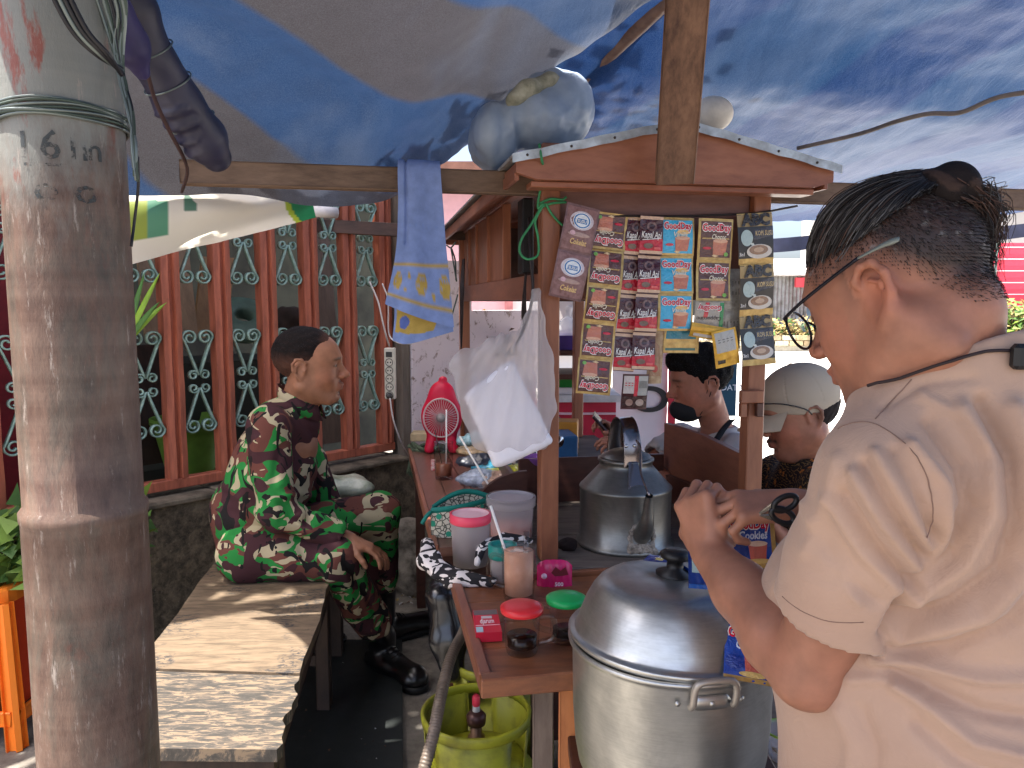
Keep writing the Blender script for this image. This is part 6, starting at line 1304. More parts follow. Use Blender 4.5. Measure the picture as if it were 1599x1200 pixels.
WC = M('white_cord', (214, 206, 200), .5, bmp=0)
mb = MB(); mb.tube(smoothpath([P(577, 440, 3.15), P(590, 470, 3.14), P(597, 500, 3.13), P(603, 525, 3.14), P(608, 541, 3.19)], 5), .0035, 8); mb.tube(smoothpath([P(597, 443, 3.15), P(606, 470, 3.14), P(607, 520, 3.15), P(620, 535, 3.1), P(640, 537, 3.0)], 5), .003, 8)
tag(mb.build('mains_wire', WC), 'thin white cords hanging from the fence to the power strip', 'cord')
mb = MB(); mb.tube(smoothpath([P(609, 622, 3.17), P(614, 655, 3.15), P(626, 690, 3.2), P(636, 708, 3.4), P(640, 718, 3.45)], 5), .003, 8); tag(mb.build('fan_wire', WC), 'thin white cord from the power strip down to the side table', 'cord')
# white carrier bag hanging at the left front post
c = PF(838, 455, .03); e = empty('carrier_bag', c, 'translucent white carrier bag with a folded white pack, hanging at the left front post', 'bag')
YB = c.y - .03; pp = lambda u, v, dy=0: P(u, v, YB + dy)
Vb = Vol(P(690, 780, YB) - Vector((0, .12, 0)), P(880, 440, YB) + Vector((0, .14, 0)), .004)
Vb.chain([pp(838, 455), pp(834, 500), pp(822, 550), pp(805, 600, .0)], [.006, .018, .036, .045], .02)
Vb.chain([pp(836, 470), pp(846, 560), pp(852, 640), pp(845, 690)], [.006, .022, .024, .02], .02)
Vb.chain([pp(826, 520), pp(780, 545), pp(730, 570, .01)], [.014, .03, .034], .03); Vb.chain([pp(728, 575, .01), pp(740, 620), pp(760, 680), pp(782, 712)], [.034, .032, .03, .016], .03)
Vb.ell(pp(788, 640), (.10, .046, .115), .03); Vb.ell(pp(812, 668), (.06, .044, .06), .03); V, Q = Vb.mesh(); N = normals(V, Q); U = uv_of(V); an = np.arctan2(U[:, 0] - 840, U[:, 1] - 400)
V += N * (.0035 * np.sin(an * 55 + 2 * wav(V, 12, 95)) + .004 * wav(V, 40, 96))[:, None]; V = relax(V, Q, 1)
npmesh('film', V, Q, filmmat('carrier_film', (236, 232, 234), .42, .3, .55, .5, 22), e)
Vb = Vol(P(700, 760, YB) - Vector((0, .08, 0)), P(880, 540, YB) + Vector((0, .08, 0)), .004)
cc = [pp(797, 572, -.012), pp(856, 688, -.012), pp(776, 722, -.012), pp(733, 622, -.012)]
for i in range(4): Vb.cap(cc[i], cc[(i+1) % 4], .012, .012, .008)
for s in (.15, .3, .45, .6, .75, .9): Vb.cap(cc[0].lerp(cc[3], s), cc[1].lerp(cc[2], s), .014, .014, .012)
V, Q = Vb.mesh(); V += normals(V, Q) * (wav(V, 26, 97)[:, None] * .004); npmesh('folded_pack', V, Q, M('white_pack', (232, 230, 238), .45, var=.03, spec=.6, bmp=.1), e)
mb = MB(); mb.tube(smoothpath([PF(826, 340, .0), PF(828, 400, .03), PF(832, 450, .035), PF(826, 490, .045), PF(815, 520, .06), PF(805, 540, .07)], 6), [.004] * 26 + [.0035] * 4 + [.003], 8); tag(mb.build('black_strap', M('black_cord', (40, 30, 30), .5)), 'black cord hanging from the cart frieze down over the white carrier bag', 'cord')
mb = MB(); c = CT(.0, .16, 1.6); mb.M = MC; mb.box((-.05, .1, 1.48), (-.018, .17, 1.68), .004); e = empty('adapter', CT(-.03, .13, 1.48), 'black speaker-like box hanging inside the cart frieze by the green rope', 'box'); mb.build('box_body', M('black_box', (28, 26, 28), .5), e)
for i in range(5): mb = MB(); mb.tube(smoothpath([CT(-.035 + i * .002, .12 + .01 * i, 1.50), CT(-.04, .11 + .01 * i, 1.42 - .01 * i), CT(-.035, .12 + .008 * i, 1.34)], 5), .003, 6); mb.build('cable', M('black_cord', (40, 30, 30)), e)
e = empty('cable_loops', CT(-.03, 1.2, 1.3), 'black looped cables hanging on the frieze at the far left post', 'cable')
for i in range(6):
    o = .012 * i; pts = smoothpath([CT(-.03, 1.62 - o, 1.60), CT(-.045, 1.6 - o * 2, 1.45), CT(-.04, 1.62, 1.25 - o), CT(-.03, 1.66 + o, 1.42), CT(-.03, 1.64, 1.58)], 6); mb = MB(); mb.tube(pts, .0035, 6); mb.build('cable', M('black_cord', (40, 30, 30)), e)
mb = MB(); 
for k in ((0, 0), (.01, .012), (-.012, .006)): mb.tube(smoothpath([P(700, 385, 3.3), P(712 + k[0] * 300, 400, 3.3), P(716 + k[1] * 200, 440, 3.3)], 5), .003, 6)
e = empty('tie_cord', P(705, 385, 3.3), 'green black cord tied with a knot beside the far left corner post', 'cord')
for k, pts in enumerate(([P(697, 383, 3.3), P(704, 387, 3.3), P(712, 378, 3.3)], [P(704, 387, 3.29), P(708, 410, 3.28), P(713, 440, 3.27)], [P(705, 388, 3.3), P(711, 408, 3.29), P(712, 438, 3.28)], [P(715, 460, 3.3), P(708, 485, 3.3), P(706, 492, 3.3)])): mb = MB(); mb.tube(smoothpath(pts, 5), .0035, 6); mb.build('strand', WIRED, e)
# woven fan disc inside the cart frieze
mb = MB(); c = CT(.06, .34, 1.60); mb.lathe([(0, .004), (.05, .005), (.1, .002), (.102, 0), (.1, -.002)], c, 30, axis=-AX + AY * -.2); tag(mb.build('woven_fan', M('woven_brown', (92, 50, 34), .8, col2=(56, 30, 22), scale=50)), 'dark brown round woven fan hanging inside the left frieze', 'fan')
# green ropes on left post
GRP = M('green_string', (58, 142, 92), .6, bmp=.4, bscale=300); e = empty('green_rope', PF(858, 315, .03), 'bright green string knotted round the left front post with a hanging loop', 'rope')
for pts in ([PF(842, 225, .15), PF(846, 250, .155), PF(850, 270, .09), PF(843, 300, .04), PF(840, 325, .035), PF(848, 318, .04)], [PF(846, 322, .035), PF(830, 350, .035), PF(814, 375, .035), PF(812, 395, .035), PF(824, 405, .035), PF(840, 398, .035), PF(840, 370, .035), PF(836, 345, .035), PF(850, 318, .04)],
            [PF(842, 318, .032), PF(860, 311, .036), PF(878, 312, .034), PF(884, 308, .03)], [PF(842, 325, .03), PF(862, 318, .036), PF(884, 316, .034)], [PF(852, 318, .038), PF(862, 335, .034), PF(876, 350, .03), PF(884, 352, .02)]):
    mb = MB(); mb.tube(smoothpath(pts, 7), .0032, 8); mb.build('string', GRP, e)
mb = MB(); mb.tube(smoothpath([PF(884, 345, .02), PF(960, 338, .03), PF(1060, 338, .03), PF(1150, 335, .03), PF(1190, 332, .035), PF(1245, 322, .03)], 6), .003, 6); tag(mb.build('hanging_line', M('black_cord', (40, 30, 30))), 'dark line between the front posts that carries the sachet strips', 'cord')
# bags on the roof
c = PF(850, 180, -.1); Vb = Vol(P(700, 275, 2.2) - Vector((.02, .3, .02)), P(950, 95, 2.2) + Vector((.04, .35, .06)), .007)
q_ = lambda u, v, dy=0: P(u, v, 2.2 + dy)
Vb.ell(q_(770, 215, -.02), (.065, .11, .095), .04); Vb.ell(q_(840, 190), (.1, .13, .085), .05); Vb.ell(q_(880, 170, .05), (.085, .12, .095), .05); Vb.chain([q_(800, 160, -.05), q_(835, 140, -.03), q_(870, 130, .02), q_(895, 150, .05)], [.024, .03, .03, .03], .02)
V, Q = Vb.mesh(); N = normals(V, Q); U = uv_of(V); V += N * (.010 * wav(V, 24, 101, 4) + .004 * np.abs(wav(V, 60, 109)) + .006 * np.sin(U[:, 0] / 5.5 + 2 * wav(V, 7, 102)) * np.clip(1 - np.abs(U[:, 0] - 800) / 60, 0, 1))[:, None]
npmesh('stuffed_bag', V, Q, M('grey_blue_plastic', (168, 182, 200), .4, spec=.5, col2=(140, 156, 178), bmp=.3, bscale=20, dist=.004), label='bulging grey blue plastic bag lying on the left slope of the cart roof', cat='bag')
Vb = Vol(q_(800, 175, -.05) - Vector((.08, .1, .08)), q_(870, 130, 0) + Vector((.08, .15, .06)), .005); Vb.chain([q_(802, 158, -.1), q_(825, 140, -.09), q_(858, 127, -.05), q_(890, 133, .0)], [.022, .024, .02, .012], .02); V, Q = Vb.mesh(); V += normals(V, Q) * wav(V, 60, 103)[:, None] * .004
npmesh('cloth_fold', V, Q, M('pale_olive_cloth', (178, 176, 158), .7, col2=(110, 110, 92), scale=24), label='pale olive cloth strip tied over the top of the grey blue bag', cat='cloth')
c = P(1112, 178, 2.35); Vb = Vol(c - Vector((.12, .12, .1)), c + Vector((.12, .12, .1)), .006); Vb.ell(c, (.062, .06, .052)); V, Q = Vb.mesh(); V += normals(V, Q) * wav(V, 20, 104)[:, None] * .002; npmesh('round_bag', V, Q, M('cream_bag', (222, 212, 196), .5), label='round cream bundle on the cart roof right of the vertical plank', cat='bundle')
# ================================================================ sachet strips
def shape_pts(L):
    k = L[0]
    if k == 'r': x0, y0, x1, y1 = L[1:5]; return 'g', (x0, y0, x1, y1)
    return k, None
GOLD = M('gold_foil', (206, 176, 110), .3, .35, col2=(170, 136, 76), scale=60, bmp=.4, bscale=60, dist=.002, spec=.7)
def sachet_mesh(name, w, h, body, art, crimp=.08, flip=False, seed=0, bend=.004, puff=.0022):
    """one filled sachet, face towards -Y, origin at its centre; art in 0..1 coordinates"""
    mb = MB(); r = np.random.RandomState(seed); ph = r.uniform(0, 6, 6)
    def bul(x, y):
        e = max(0, math.sin(math.pi * x)) ** .7 * max(0, math.sin(math.pi * min(1, max(0, (y - crimp * .6) / (1 - 1.2 * crimp))))) ** .6
        return puff * e + .0006 * math.sin(x * 19 + ph[0] + y * 7) * e + .0005 * math.sin(y * 27 + ph[1] - x * 5) * e
    wob = lambda x, y: bend * math.sin(y * 3.1 + ph[2]) + bend * .6 * math.sin(x * 3 + ph[3])
    def fp(x, y, l, back=False):
        X = (x - .5) * w; Z = (y - .5) * h; b = bul(x, y); rip = .0006 * math.sin(x * 60) if (y < crimp * .6 or y > 1 - crimp * .6) else 0
        return (X, (b + .0002 if back else -b - l * .00035) + wob(x, y) + rip, Z)
    mats = []; idx = {}
    def mi(m):
        if m.name not in idx: idx[m.name] = len(mats); mats.append(m)
        return idx[m.name]
    mb.mi = mi(body); mb.grid(lambda s, t: fp(s, t, 0), 18, 20); mb.grid(lambda s, t: fp(s, t, 0, True), 10, 12)
    rot = (lambda x, y: (1 - x, 1 - y)) if flip else (lambda x, y: (x, y))
    for l, A_ in enumerate(art, 1):
        col = A_[-1]; m = col if not isinstance(col, tuple) else foilprint(col); mb.mi = mi(m)
        if A_[0] == 'r':
            _, x0, y0, x1, y1, _c = A_; nx = max(2, int((x1 - x0) * 14)); ny = max(2, int((y1 - y0) * 14))
            mb.grid(lambda s, t: fp(*rot(x0 + (x1 - x0) * s, y0 + (y1 - y0) * t), l), nx, ny)
        elif A_[0] == 'q':      # quad by 4 corners
            q = A_[1]; mb.grid(lambda s, t: fp(*rot(*[(q[0][k] * (1 - s) + q[1][k] * s) * (1 - t) + (q[3][k] * (1 - s) + q[2][k] * s) * t for k in (0, 1)]), l), 8, 8)
        elif A_[0] == 'e':
            _, cx, cy, rx, ry, _c = A_; vs = [fp(*rot(cx, cy), l)]; n = 22
            for k in (.5, 1): vs += [fp(*rot(cx + rx * k * math.cos(a), cy + ry * k * math.sin(a)), l) for a in [i * 6.2832 / n for i in range(n)]]
            mb.add(vs, [(0, 1 + i, 1 + (i + 1) % n) for i in range(n)] + [(1 + i, 1 + n + i, 1 + n + (i + 1) % n, 1 + (i + 1) % n) for i in range(n)], True)
        elif A_[0] == 't':
            _, s_, cx, cy, sz, off, sh, _c = A_; vs, fs = textmesh(s_, off); wid = max(v.x for v in vs) - min(v.x for v in vs)
            kx = sz[0] / wid; ky = sz[1]; mb.add([fp(*rot(cx + v.x * kx + v.y * sh * ky, cy + v.y * ky), l) for v in vs], fs)
    o = mb.build(name, mats, None); me = o.data
    for p in me.polygons: pass
    off = Vector(o.location); me.transform(Matrix.Translation(off)); bpy.data.objects.remove(o); return me
WH = (244, 240, 236); RED = (206, 30, 58)
def goodday(bg_, flip=False, blue=False, seed=0, sub='Coolin', gold=GOLD):
    a = [('r', .07, .06, .95, .93, bg_)]
    if blue: a += [('e', .68, .62, .2, .06, (236, 190, 120)), ('q', [(.62, .58), (.68, .78), (.72, .6), (.66, .56)], (240, 200, 120))]
    a += [('q', [(.44, .12), (.80, .12), (.86, .46), (.42, .46)], (196, 118, 92)), ('e', .64, .46, .22, .05, (222, 170, 140)), ('e', .26, .28, .12, .035, RED)]
    if not blue: a += [('q', [(.1, .5), (.9, .5), (.88, .53), (.12, .53)], (196, 160, 92)), ('e', .82, .14, .06, .05, (120, 180, 70))]
    a += [('q', [(.40, .10), (.50, .06), (.60, .10), (.46, .13)], (226, 196, 150)), ('t', sub, .58, .55, (.42, .17), .02, .2, (232, 222, 200)), ('t', 'GoodDay', .5, .77, (.86, .27), .075, 0, WH), ('t', 'GoodDay', .5, .77, (.83, .25), .03, 0, RED)]
    return a
def strip(nm, label, group, top, bot, n, w, mk, off=.03, sway=0):
    """n sachets joined in a strip from photo point top to bot, hung on the line"""
    pt, pb_ = PF(top[0], top[1], off), PF(bot[0], bot[1], off); d = (pb_ - pt); L = d.length; h = L / n; e = empty(nm, pt, label, 'sachet strip', group)
    Z = -d.normalized(); Xv = (AX - Z * AX.dot(Z)).normalized(); Yv_ = Z.cross(Xv)
    mes = {}
    for i in range(n):
        me = mk(i, w, h); o = bpy.data.objects.new('sachet', me); C.objects.link(o); o.parent = e
        Rm = Matrix((( Xv.x, Yv_.x, Z.x), (Xv.y, Yv_.y, Z.y), (Xv.z, Yv_.z, Z.z))).to_4x4()
        o.matrix_local = Matrix.Translation((pt + d * ((i + .5) / n)) - pt) @ Rm @ Matrix.Rotation(rng.uniform(-.05, .05) + sway * (-1) ** i, 4, 'X')
    return e
kk = 2.02 / 1200
GRP1 = 'coffee sachet strips hanging across the cart front'
BRN = (92, 52, 46)
def mkf(cache):
    def f(art, seed, flip=False, body=GOLD, crimp=.08, **k):
        def g(i, w, h):
            key = (id(art) if not isinstance(art, list) else str(art)[:60], round(w, 4), round(h, 4), seed, i % 3)
            if key not in cache: cache[key] = sachet_mesh('sachet', w, h, body, art, flip=flip, seed=seed * 10 + i % 3, crimp=crimp, **k)
            return cache[key]
        return g
    return f
mk = mkf({})
MAUVE = M('mauve_foil', (134, 98, 98), .35, .2, col2=(96, 66, 66), scale=50, spec=.7)
milk = [('r', .05, .05, .95, .95, M('mauve_print', (120, 84, 82), .4, col2=(150, 116, 116), scale=90)), ('e', .52, .68, .36, .2, (206, 196, 206)), ('e', .52, .68, .27, .17, (232, 238, 244)), ('e', .52, .68, .25, .155, (52, 112, 176)), ('e', .52, .68, .21, .13, (226, 234, 242)), ('q', [(.36, .62), (.68, .62), (.66, .72), (.38, .72)], (70, 128, 186)), ('t', 'SUSU', .52, .665, (.26, .09), .02, 0, WH), ('e', .5, .38, .34, .05, (176, 146, 140)), ('t', 'Cokelat', .52, .22, (.5, .16), .03, .15, (226, 190, 130)), ('e', .3, .4, .08, .05, (210, 170, 180))]
strip('sachet_strip', 'mauve brown milk sachets with round blue emblem, leftmost on the line', GRP1, (912, 322), (882, 467), 2, 52 * kk, mk(milk, 1, body=MAUVE, crimp=.06), .055)
strip('sachet_strip', 'long strip of upside down brown and gold coffee sachets, second from the left', GRP1, (955, 333), (925, 616), 5, 55 * kk, mk(goodday(BRN), 2, flip=True), .035)
BLK = M('maroon_foil', (74, 26, 34), .3, .2, spec=.7)
kapal = [('r', .0, .1, 1, .9, (70, 22, 30)), ('q', [(0, .1), (1, .1), (1, .42), (0, .34)], (196, 24, 48)), ('r', 0, .9, 1, .98, (214, 178, 150)), ('r', 0, .02, 1, .1, (214, 178, 150)), ('e', .5, .72, .22, .12, (120, 90, 88)), ('e', .5, .72, .12, .07, (60, 30, 34)), ('t', 'Kapal Api', .5, .5, (.84, .24), .012, .2, WH), ('q', [(.1, .36), (.92, .42), (.92, .44), (.1, .38)], WH), ('e', .36, .22, .2, .07, (120, 96, 84)), ('r', .6, .14, .9, .2, (220, 90, 90))]
strip('sachet_strip', 'narrow dark red coffee sachets with white script, left one of the two red strips', GRP1, (995, 338), (972, 580), 4, 33 * kk, mk(kapal, 3, body=BLK, crimp=.1), .03)
strip('sachet_strip', 'narrow bright red coffee sachets with white script, right one of the two red strips', GRP1, (1019, 337), (1003, 578), 4, 36 * kk, mk(kapal, 4, body=BLK, crimp=.1), .045)
back = [('r', .05, .45, .45, .95, (196, 188, 186)), ('r', .45, .1, .6, .95, (200, 36, 60)), ('r', .6, .4, .97, .95, (168, 168, 164)), ('r', .04, .04, .96, .38, (60, 30, 30)), ('t', 'lllllllll', .78, .7, (.3, .3), 0, 0, (90, 90, 90)), ('t', '= = =', .25, .7, (.3, .3), 0, 0, (200, 40, 60)), ('e', .3, .2, .14, .1, (150, 120, 110)), ('e', .7, .2, .16, .1, (170, 150, 140))]
strip('sachet_strip', 'dark sachet turned to its printed back, lowest under the red strips', GRP1, (992, 584), (990, 640), 1, 42 * kk, mk(back, 5, body=BLK), .02)
SAND = M('sand_foil', (190, 170, 140), .4, .2, col2=(140, 110, 84), scale=50)
strip('sachet_strip', 'pale brown sachet edge hanging behind the red strips', GRP1, (1026, 480), (1022, 600), 1, 26 * kk, mk([('q', [(.1, .1), (.9, .1), (.7, .5), (.2, .6)], (160, 120, 90)), ('e', .5, .2, .2, .05, (190, 60, 50))], 6, body=SAND), .015)
SKY = (66, 178, 220)
strip('sachet_strip', 'light blue and gold coffee sachets, upright strip in the middle of the line', GRP1, (1058, 340), (1053, 517), 3, 56 * kk, mk(goodday(SKY, blue=True, sub='Vanilla'), 7), .038)
strip('sachet_strip', 'upright brown and gold coffee sachets right of the light blue ones', GRP1, (1118, 342), (1113, 470), 2, 58 * kk, mk(goodday(BRN, seed=1, sub='Chococinno'[:6]), 8), .042)
SIL = M('silver_foil', (186, 184, 178), .35, .3, col2=(140, 136, 128), scale=60)
capp = [('r', .02, .1, .98, .95, (176, 168, 158)), ('r', .86, .1, 1, .95, (30, 140, 80)), ('q', [(.5, .1), (.64, .1), (.7, .6), (.56, .6)], (206, 60, 70)), ('t', 'Cappuccino', .5, .62, (.86, .18), .02, .0, (60, 50, 50)), ('t', 'GoodDay', .5, .28, (.86, .25), .08, 0, WH), ('t', 'GoodDay', .5, .28, (.82, .23), .03, 0, RED)]
def capf(i, w, h): return sachet_mesh('sachet', w, h, SIL, [(a if a[0] != 'r' or a[1] < .8 else ('r', .0, .1, .14, .95, a[-1])) for a in capp], flip=True, seed=91)
strip('sachet_strip', 'grey green edged sachet upside down below the upright brown ones', GRP1, (1108, 468), (1106, 516), 1, 48 * kk, capf, .03)
GOLD2 = M('yellow_foil', (226, 180, 60), .3, .3, col2=(190, 140, 40), scale=40, spec=.7)
strip('sachet_strip', 'folded gold and teal sachet end just below the light blue strip', GRP1, (1066, 512), (1064, 552), 1, 60 * kk, mk([('r', .05, .55, .9, .9, (40, 130, 150)), ('r', .05, .1, .9, .2, (60, 110, 100))], 9), .02, .2)
strip('sachet_strip', 'yellow edged sachet folded across at the bottom of the brown strip', GRP1, (1108, 508), (1104, 530), 1, 62 * kk, mk([('r', .1, .1, .9, .3, (210, 200, 190))], 10, body=GOLD2), .045, .1)
strip('sachet_strip', 'tilted yellow and silver sachet back, lowest under the brown strip', GRP1, (1128, 515), (1138, 572), 1, 42 * kk, mk([('r', .1, .4, .9, .95, (176, 176, 172)), ('t', '= = = =', .5, .7, (.6, .3), 0, 0, (110, 110, 110)), ('r', .1, .1, .4, .2, (60, 50, 40))], 11, body=GOLD2), .05)
strip('sachet_strip', 'crumpled silver grey sachet backs between yellow sachet and black ones', GRP1, (1143, 420), (1140, 545), 2, 34 * kk, mk([('t', 'lllll', .5, .5, (.7, .5), 0, 0, (120, 116, 110))], 12, body=SIL), .012)
CUP = (206, 196, 184)
abc = [('r', 0, .02, 1, .98, M('black_print', (38, 34, 34), .35, spec=.7, bmp=0)), ('r', 0, .74, 1, .97, M('gold_print', (190, 164, 118), .35, .2, bmp=0)), ('r', 0, .0, 1, .12, GOLD), ('q', [(.42, .46), (1, .54), (1, .74), (.44, .66)], (62, 60, 66)), ('t', 'KOPI SUSU', .74, .6, (.5, .13), .01, .1, (214, 186, 130)), ('t', '3in1', .1, .2, (.14, .1), .01, 0, WH),
       ('e', .24, .52, .17, .16, (176, 196, 194)), ('q', [(.32, .42), (.42, .42), (.52, .26), (.48, .26)], (206, 214, 208)), ('e', .58, .25, .36, .14, (214, 206, 196)), ('e', .56, .28, .27, .095, (150, 118, 94)), ('e', .56, .28, .14, .05, (196, 166, 140)), ('t', 'ABC', .52, .86, (.82, .3), .07, 0, (40, 34, 32))]
strip('sachet_strip', 'black and gold sachets with a coffee cup, rightmost strip by the right post', GRP1, (1178, 333), (1184, 570), 3, 58 * kk, mk(abc, 13, crimp=.12), .05)
# blue strip being cut over the pot
BLUEF = M('blue_foil', (28, 70, 160), .3, .2, col2=(20, 50, 124), scale=40, spec=.7)
def bluegd(sub='Cookies'): return [('r', .0, .02, .9, .98, (30, 72, 164)), ('r', .9, 0, 1, 1, GOLD), ('r', 0, 0, 1, .08, GOLD), ('q', [(.44, .14), (.76, .14), (.80, .44), (.40, .44)], (190, 96, 84)), ('e', .6, .45, .21, .05, (226, 196, 170)), ('e', .6, .13, .3, .05, (206, 176, 110)), ('e', .2, .3, .2, .12, (24, 56, 140)), ('t', sub, .52, .6, (.6, .2), .03, .1, (200, 214, 235)), ('t', 'GoodDay', .46, .8, (.86, .26), .08, 0, WH), ('t', 'GoodDay', .46, .8, (.82, .24), .03, 0, RED)]
def hangstrip(label, pts, n, w, arts, roll=0.0):
    pts = smoothpath(pts, 10); L = [0]
    for i in range(1, len(pts)): L.append(L[-1] + (pts[i] - pts[i-1]).length)
    at = lambda s: next((pts[i-1].lerp(pts[i], (s - L[i-1]) / max(1e-6, L[i] - L[i-1])) for i in range(1, len(pts)) if L[i] >= s), pts[-1])
    e = empty('sachet_strip', pts[0], label, 'sachet strip', 'blue sachet strips over the pot'); h = L[-1] / n
    for i in range(n):
        a, b = at(i * h), at((i + 1) * h); c = (a + b) / 2; Z = (a - b).normalized(); Xv = Vector((math.cos(roll), math.sin(roll), 0)); Xv = (Xv - Z * Xv.dot(Z)).normalized(); Y_ = Z.cross(Xv)
        o = bpy.data.objects.new('sachet', sachet_mesh('sachet', w, (b - a).length * 1.0, BLUEF, arts[i % len(arts)], seed=40 + i, bend=.003)); C.objects.link(o); o.parent = e
        o.matrix_local = Matrix.Translation(c - pts[0]) @ Matrix(((Xv.x, Y_.x, Z.x), (Xv.y, Y_.y, Z.y), (Xv.z, Y_.z, Z.z))).to_4x4()
hangstrip('blue and gold coffee sachets hanging from the hand of the bun haired man', [P(1172, 802, 1.2), P(1176, 890, 1.19), P(1170, 980, 1.16), P(1166, 1066, 1.12)], 3, .074, [bluegd()])
hangstrip('short blue sachet pair lying against the pot lid left of the hand', [P(1100, 850, 1.24), P(1096, 920, 1.22)], 1, .06, [[('r', .1, .35, .5, .9, (176, 206, 206)), ('t', '= = =', .3, .65, (.3, .4), 0, 0, (60, 90, 110)), ('r', .0, 0, 1, .1, (40, 100, 190))]], .5)
hangstrip('blue sachet bent over the rim of the pot lid beside the black knob', [P(1010, 868, 1.36), P(1045, 874, 1.34), P(1085, 905, 1.3)], 2, .035, [[('r', .1, .3, .4, .6, (220, 200, 120)), ('t', '3in1', .6, .5, (.5, .4), .02, 0, WH)]], 2.0)
# ================================================================ people
SKIN = vcolmat('skin', .5, .12, 260, .12, .4); HAIRM = vcolmat('hair', .8, .5, 220, 0, .15, dist=.002)
def basis(f, up):
    f = Vector(f).normalized(); l = Vector(up).cross(f).normalized(); u = f.cross(l).normalized(); return f, l, u
HC = dict(cr=((-.012, 0, .042), (.098, .077, .083)))
def head_prims(V, o, f, up, sc=1.0, jaw=1.0, ears=True, fat=0.0, cr=None):
    f, l, u = basis(f, up); V.frame(o, f, l, u, sc)
    V.ell(*(cr or HC['cr']), k=.01); V.ell((.022, 0, -.012), (.072, .064 + fat, .078), k=.03); V.ell((.045, 0, .035), (.05, .058, .05), k=.03)
    for s in (-1, 1):
        V.cap((-.012, s * .056, -.052), (.058, s * .024, -.096 * jaw), .022 + fat, .019 + fat * .5, .03); V.ell((.05, s * .036, -.028), (.034, .026, .034), k=.02)
    V.ell((.072, 0, -.094 * jaw), (.024, .026, .02), k=.018); V.ell((.06, 0, -.06), (.04, .036, .035), k=.02)
    V.ell((.083, 0, .032), (.018, .046, .011), k=.014)
    for s in (-1, 1): V.ell((.100, s * .030, .010), (.016, .018, .012), k=.014, sub=True)
    for s in (-1, 1): V.ell((.0775, s * .031, .010), (.0155, .016, .0135), k=.005)
    for s in (-1, 1): V.cap((.092, s * .016, .0095), (.085, s * .045, .008), .0022, .002, .003, sub=True)
    V.cap((.088, 0, .022), (.112, 0, -.018), .0085, .0115, .012); V.ell((.117, 0, -.022), (.012, .011, .010), k=.008)
    for s in (-1, 1): V.ell((.104, s * .0145, -.026), (.012, .0085, .0085), k=.006); V.ell((.110, s * .008, -.034), (.005, .0035, .004), k=.003, sub=True)
    V.ell((.0965, 0, -.052), (.013, .023, .0065), k=.007); V.ell((.0945, 0, -.065), (.013, .020, .0075), k=.007); V.cap((.108, -.02, -.0585), (.108, .02, -.0585), .0022, .0022, .003, sub=True)
    V.ell((.096, 0, -.078), (.012, .018, .005), k=.01, sub=True)
    if ears:
        for s in (-1, 1):
            y = s * .078; V.ell((-.014, s * .074, -.004), (.018, .007, .028), k=.008, rot=((1, .25 * s * 0 - .0, 0), (0, 1, 0), (0, 0, 1)))
            pts = [(.002, y, .004), (.004, s * .082, .020), (-.008, s * .086, .031), (-.024, s * .089, .030), (-.034, s * .090, .016), (-.033, s * .087, -.004), (-.024, s * .083, -.020), (-.012, s * .079, -.032)]
            V.chain(pts, [.0035, .0042, .0045, .0048, .0048, .0045, .005, .0065], .004)
            V.ell((-.010, s * .086, -.002), (.010, .0075, .013), k=.004, sub=True); V.ell((.001, s * .080, -.004), (.004, .005, .007), k=.004); V.chain([(-.012, s * .083, .016), (-.024, s * .085, .008), (-.024, s * .084, -.008)], [.003, .0035, .003], .003)
def loc(V, o, f, up, sc=1.0):
    f, l, u = basis(f, up); return ((V - A(o)) @ np.array([A(f), A(l), A(u)]).T) / sc
def sstep(x, a, b): t = np.clip((x - a) / (b - a), 0, 1); return t * t * (3 - 2 * t)
def facecol(V, o, f, up, sc, base, c):
    """real skin tints: lips, brows, shaved stubble, inner eyelids"""
    L = loc(V, o, f, up, sc); x, y, z = L.T; inhead = (np.abs(y) < .11) & (z > -.13) & (z < .14) & (x > -.13) & (x < .14)
    lip = np.exp(-((z + .0585) / .010) ** 2 - (y / .024) ** 4) * (x > .088) * inhead; c = c * (1 - .6 * lip[:, None]) + L3((150, 84, 76)) * .6 * lip[:, None]
    br = np.exp(-(((z - .031 + .1 * (np.abs(y) - .03)) / .0045) ** 2)) * sstep(np.abs(y), .01, .018) * (1 - sstep(np.abs(y), .046, .056)) * (x > .06) * inhead
    c = c * (1 - .8 * br[:, None]) + L3((34, 24, 22)) * .8 * br[:, None]
    ey = np.exp(-((z - .0095) / .003) ** 2) * (np.abs(np.abs(y) - .031) < .016) * (x > .08) * inhead; c = c * (1 - .65 * ey[:, None]) + L3((30, 20, 18)) * .65 * ey[:, None]
    ch = np.exp(-((z + .03) / .03) ** 2) * (x > .03) * inhead; c = c * (1 + .10 * ch[:, None] * np.array([1, -.2, -.3]))
    return c, L
def mixc(c, m, col): m = np.clip(m, 0, 1)[:, None]; return c * (1 - m) + L3(col) * m
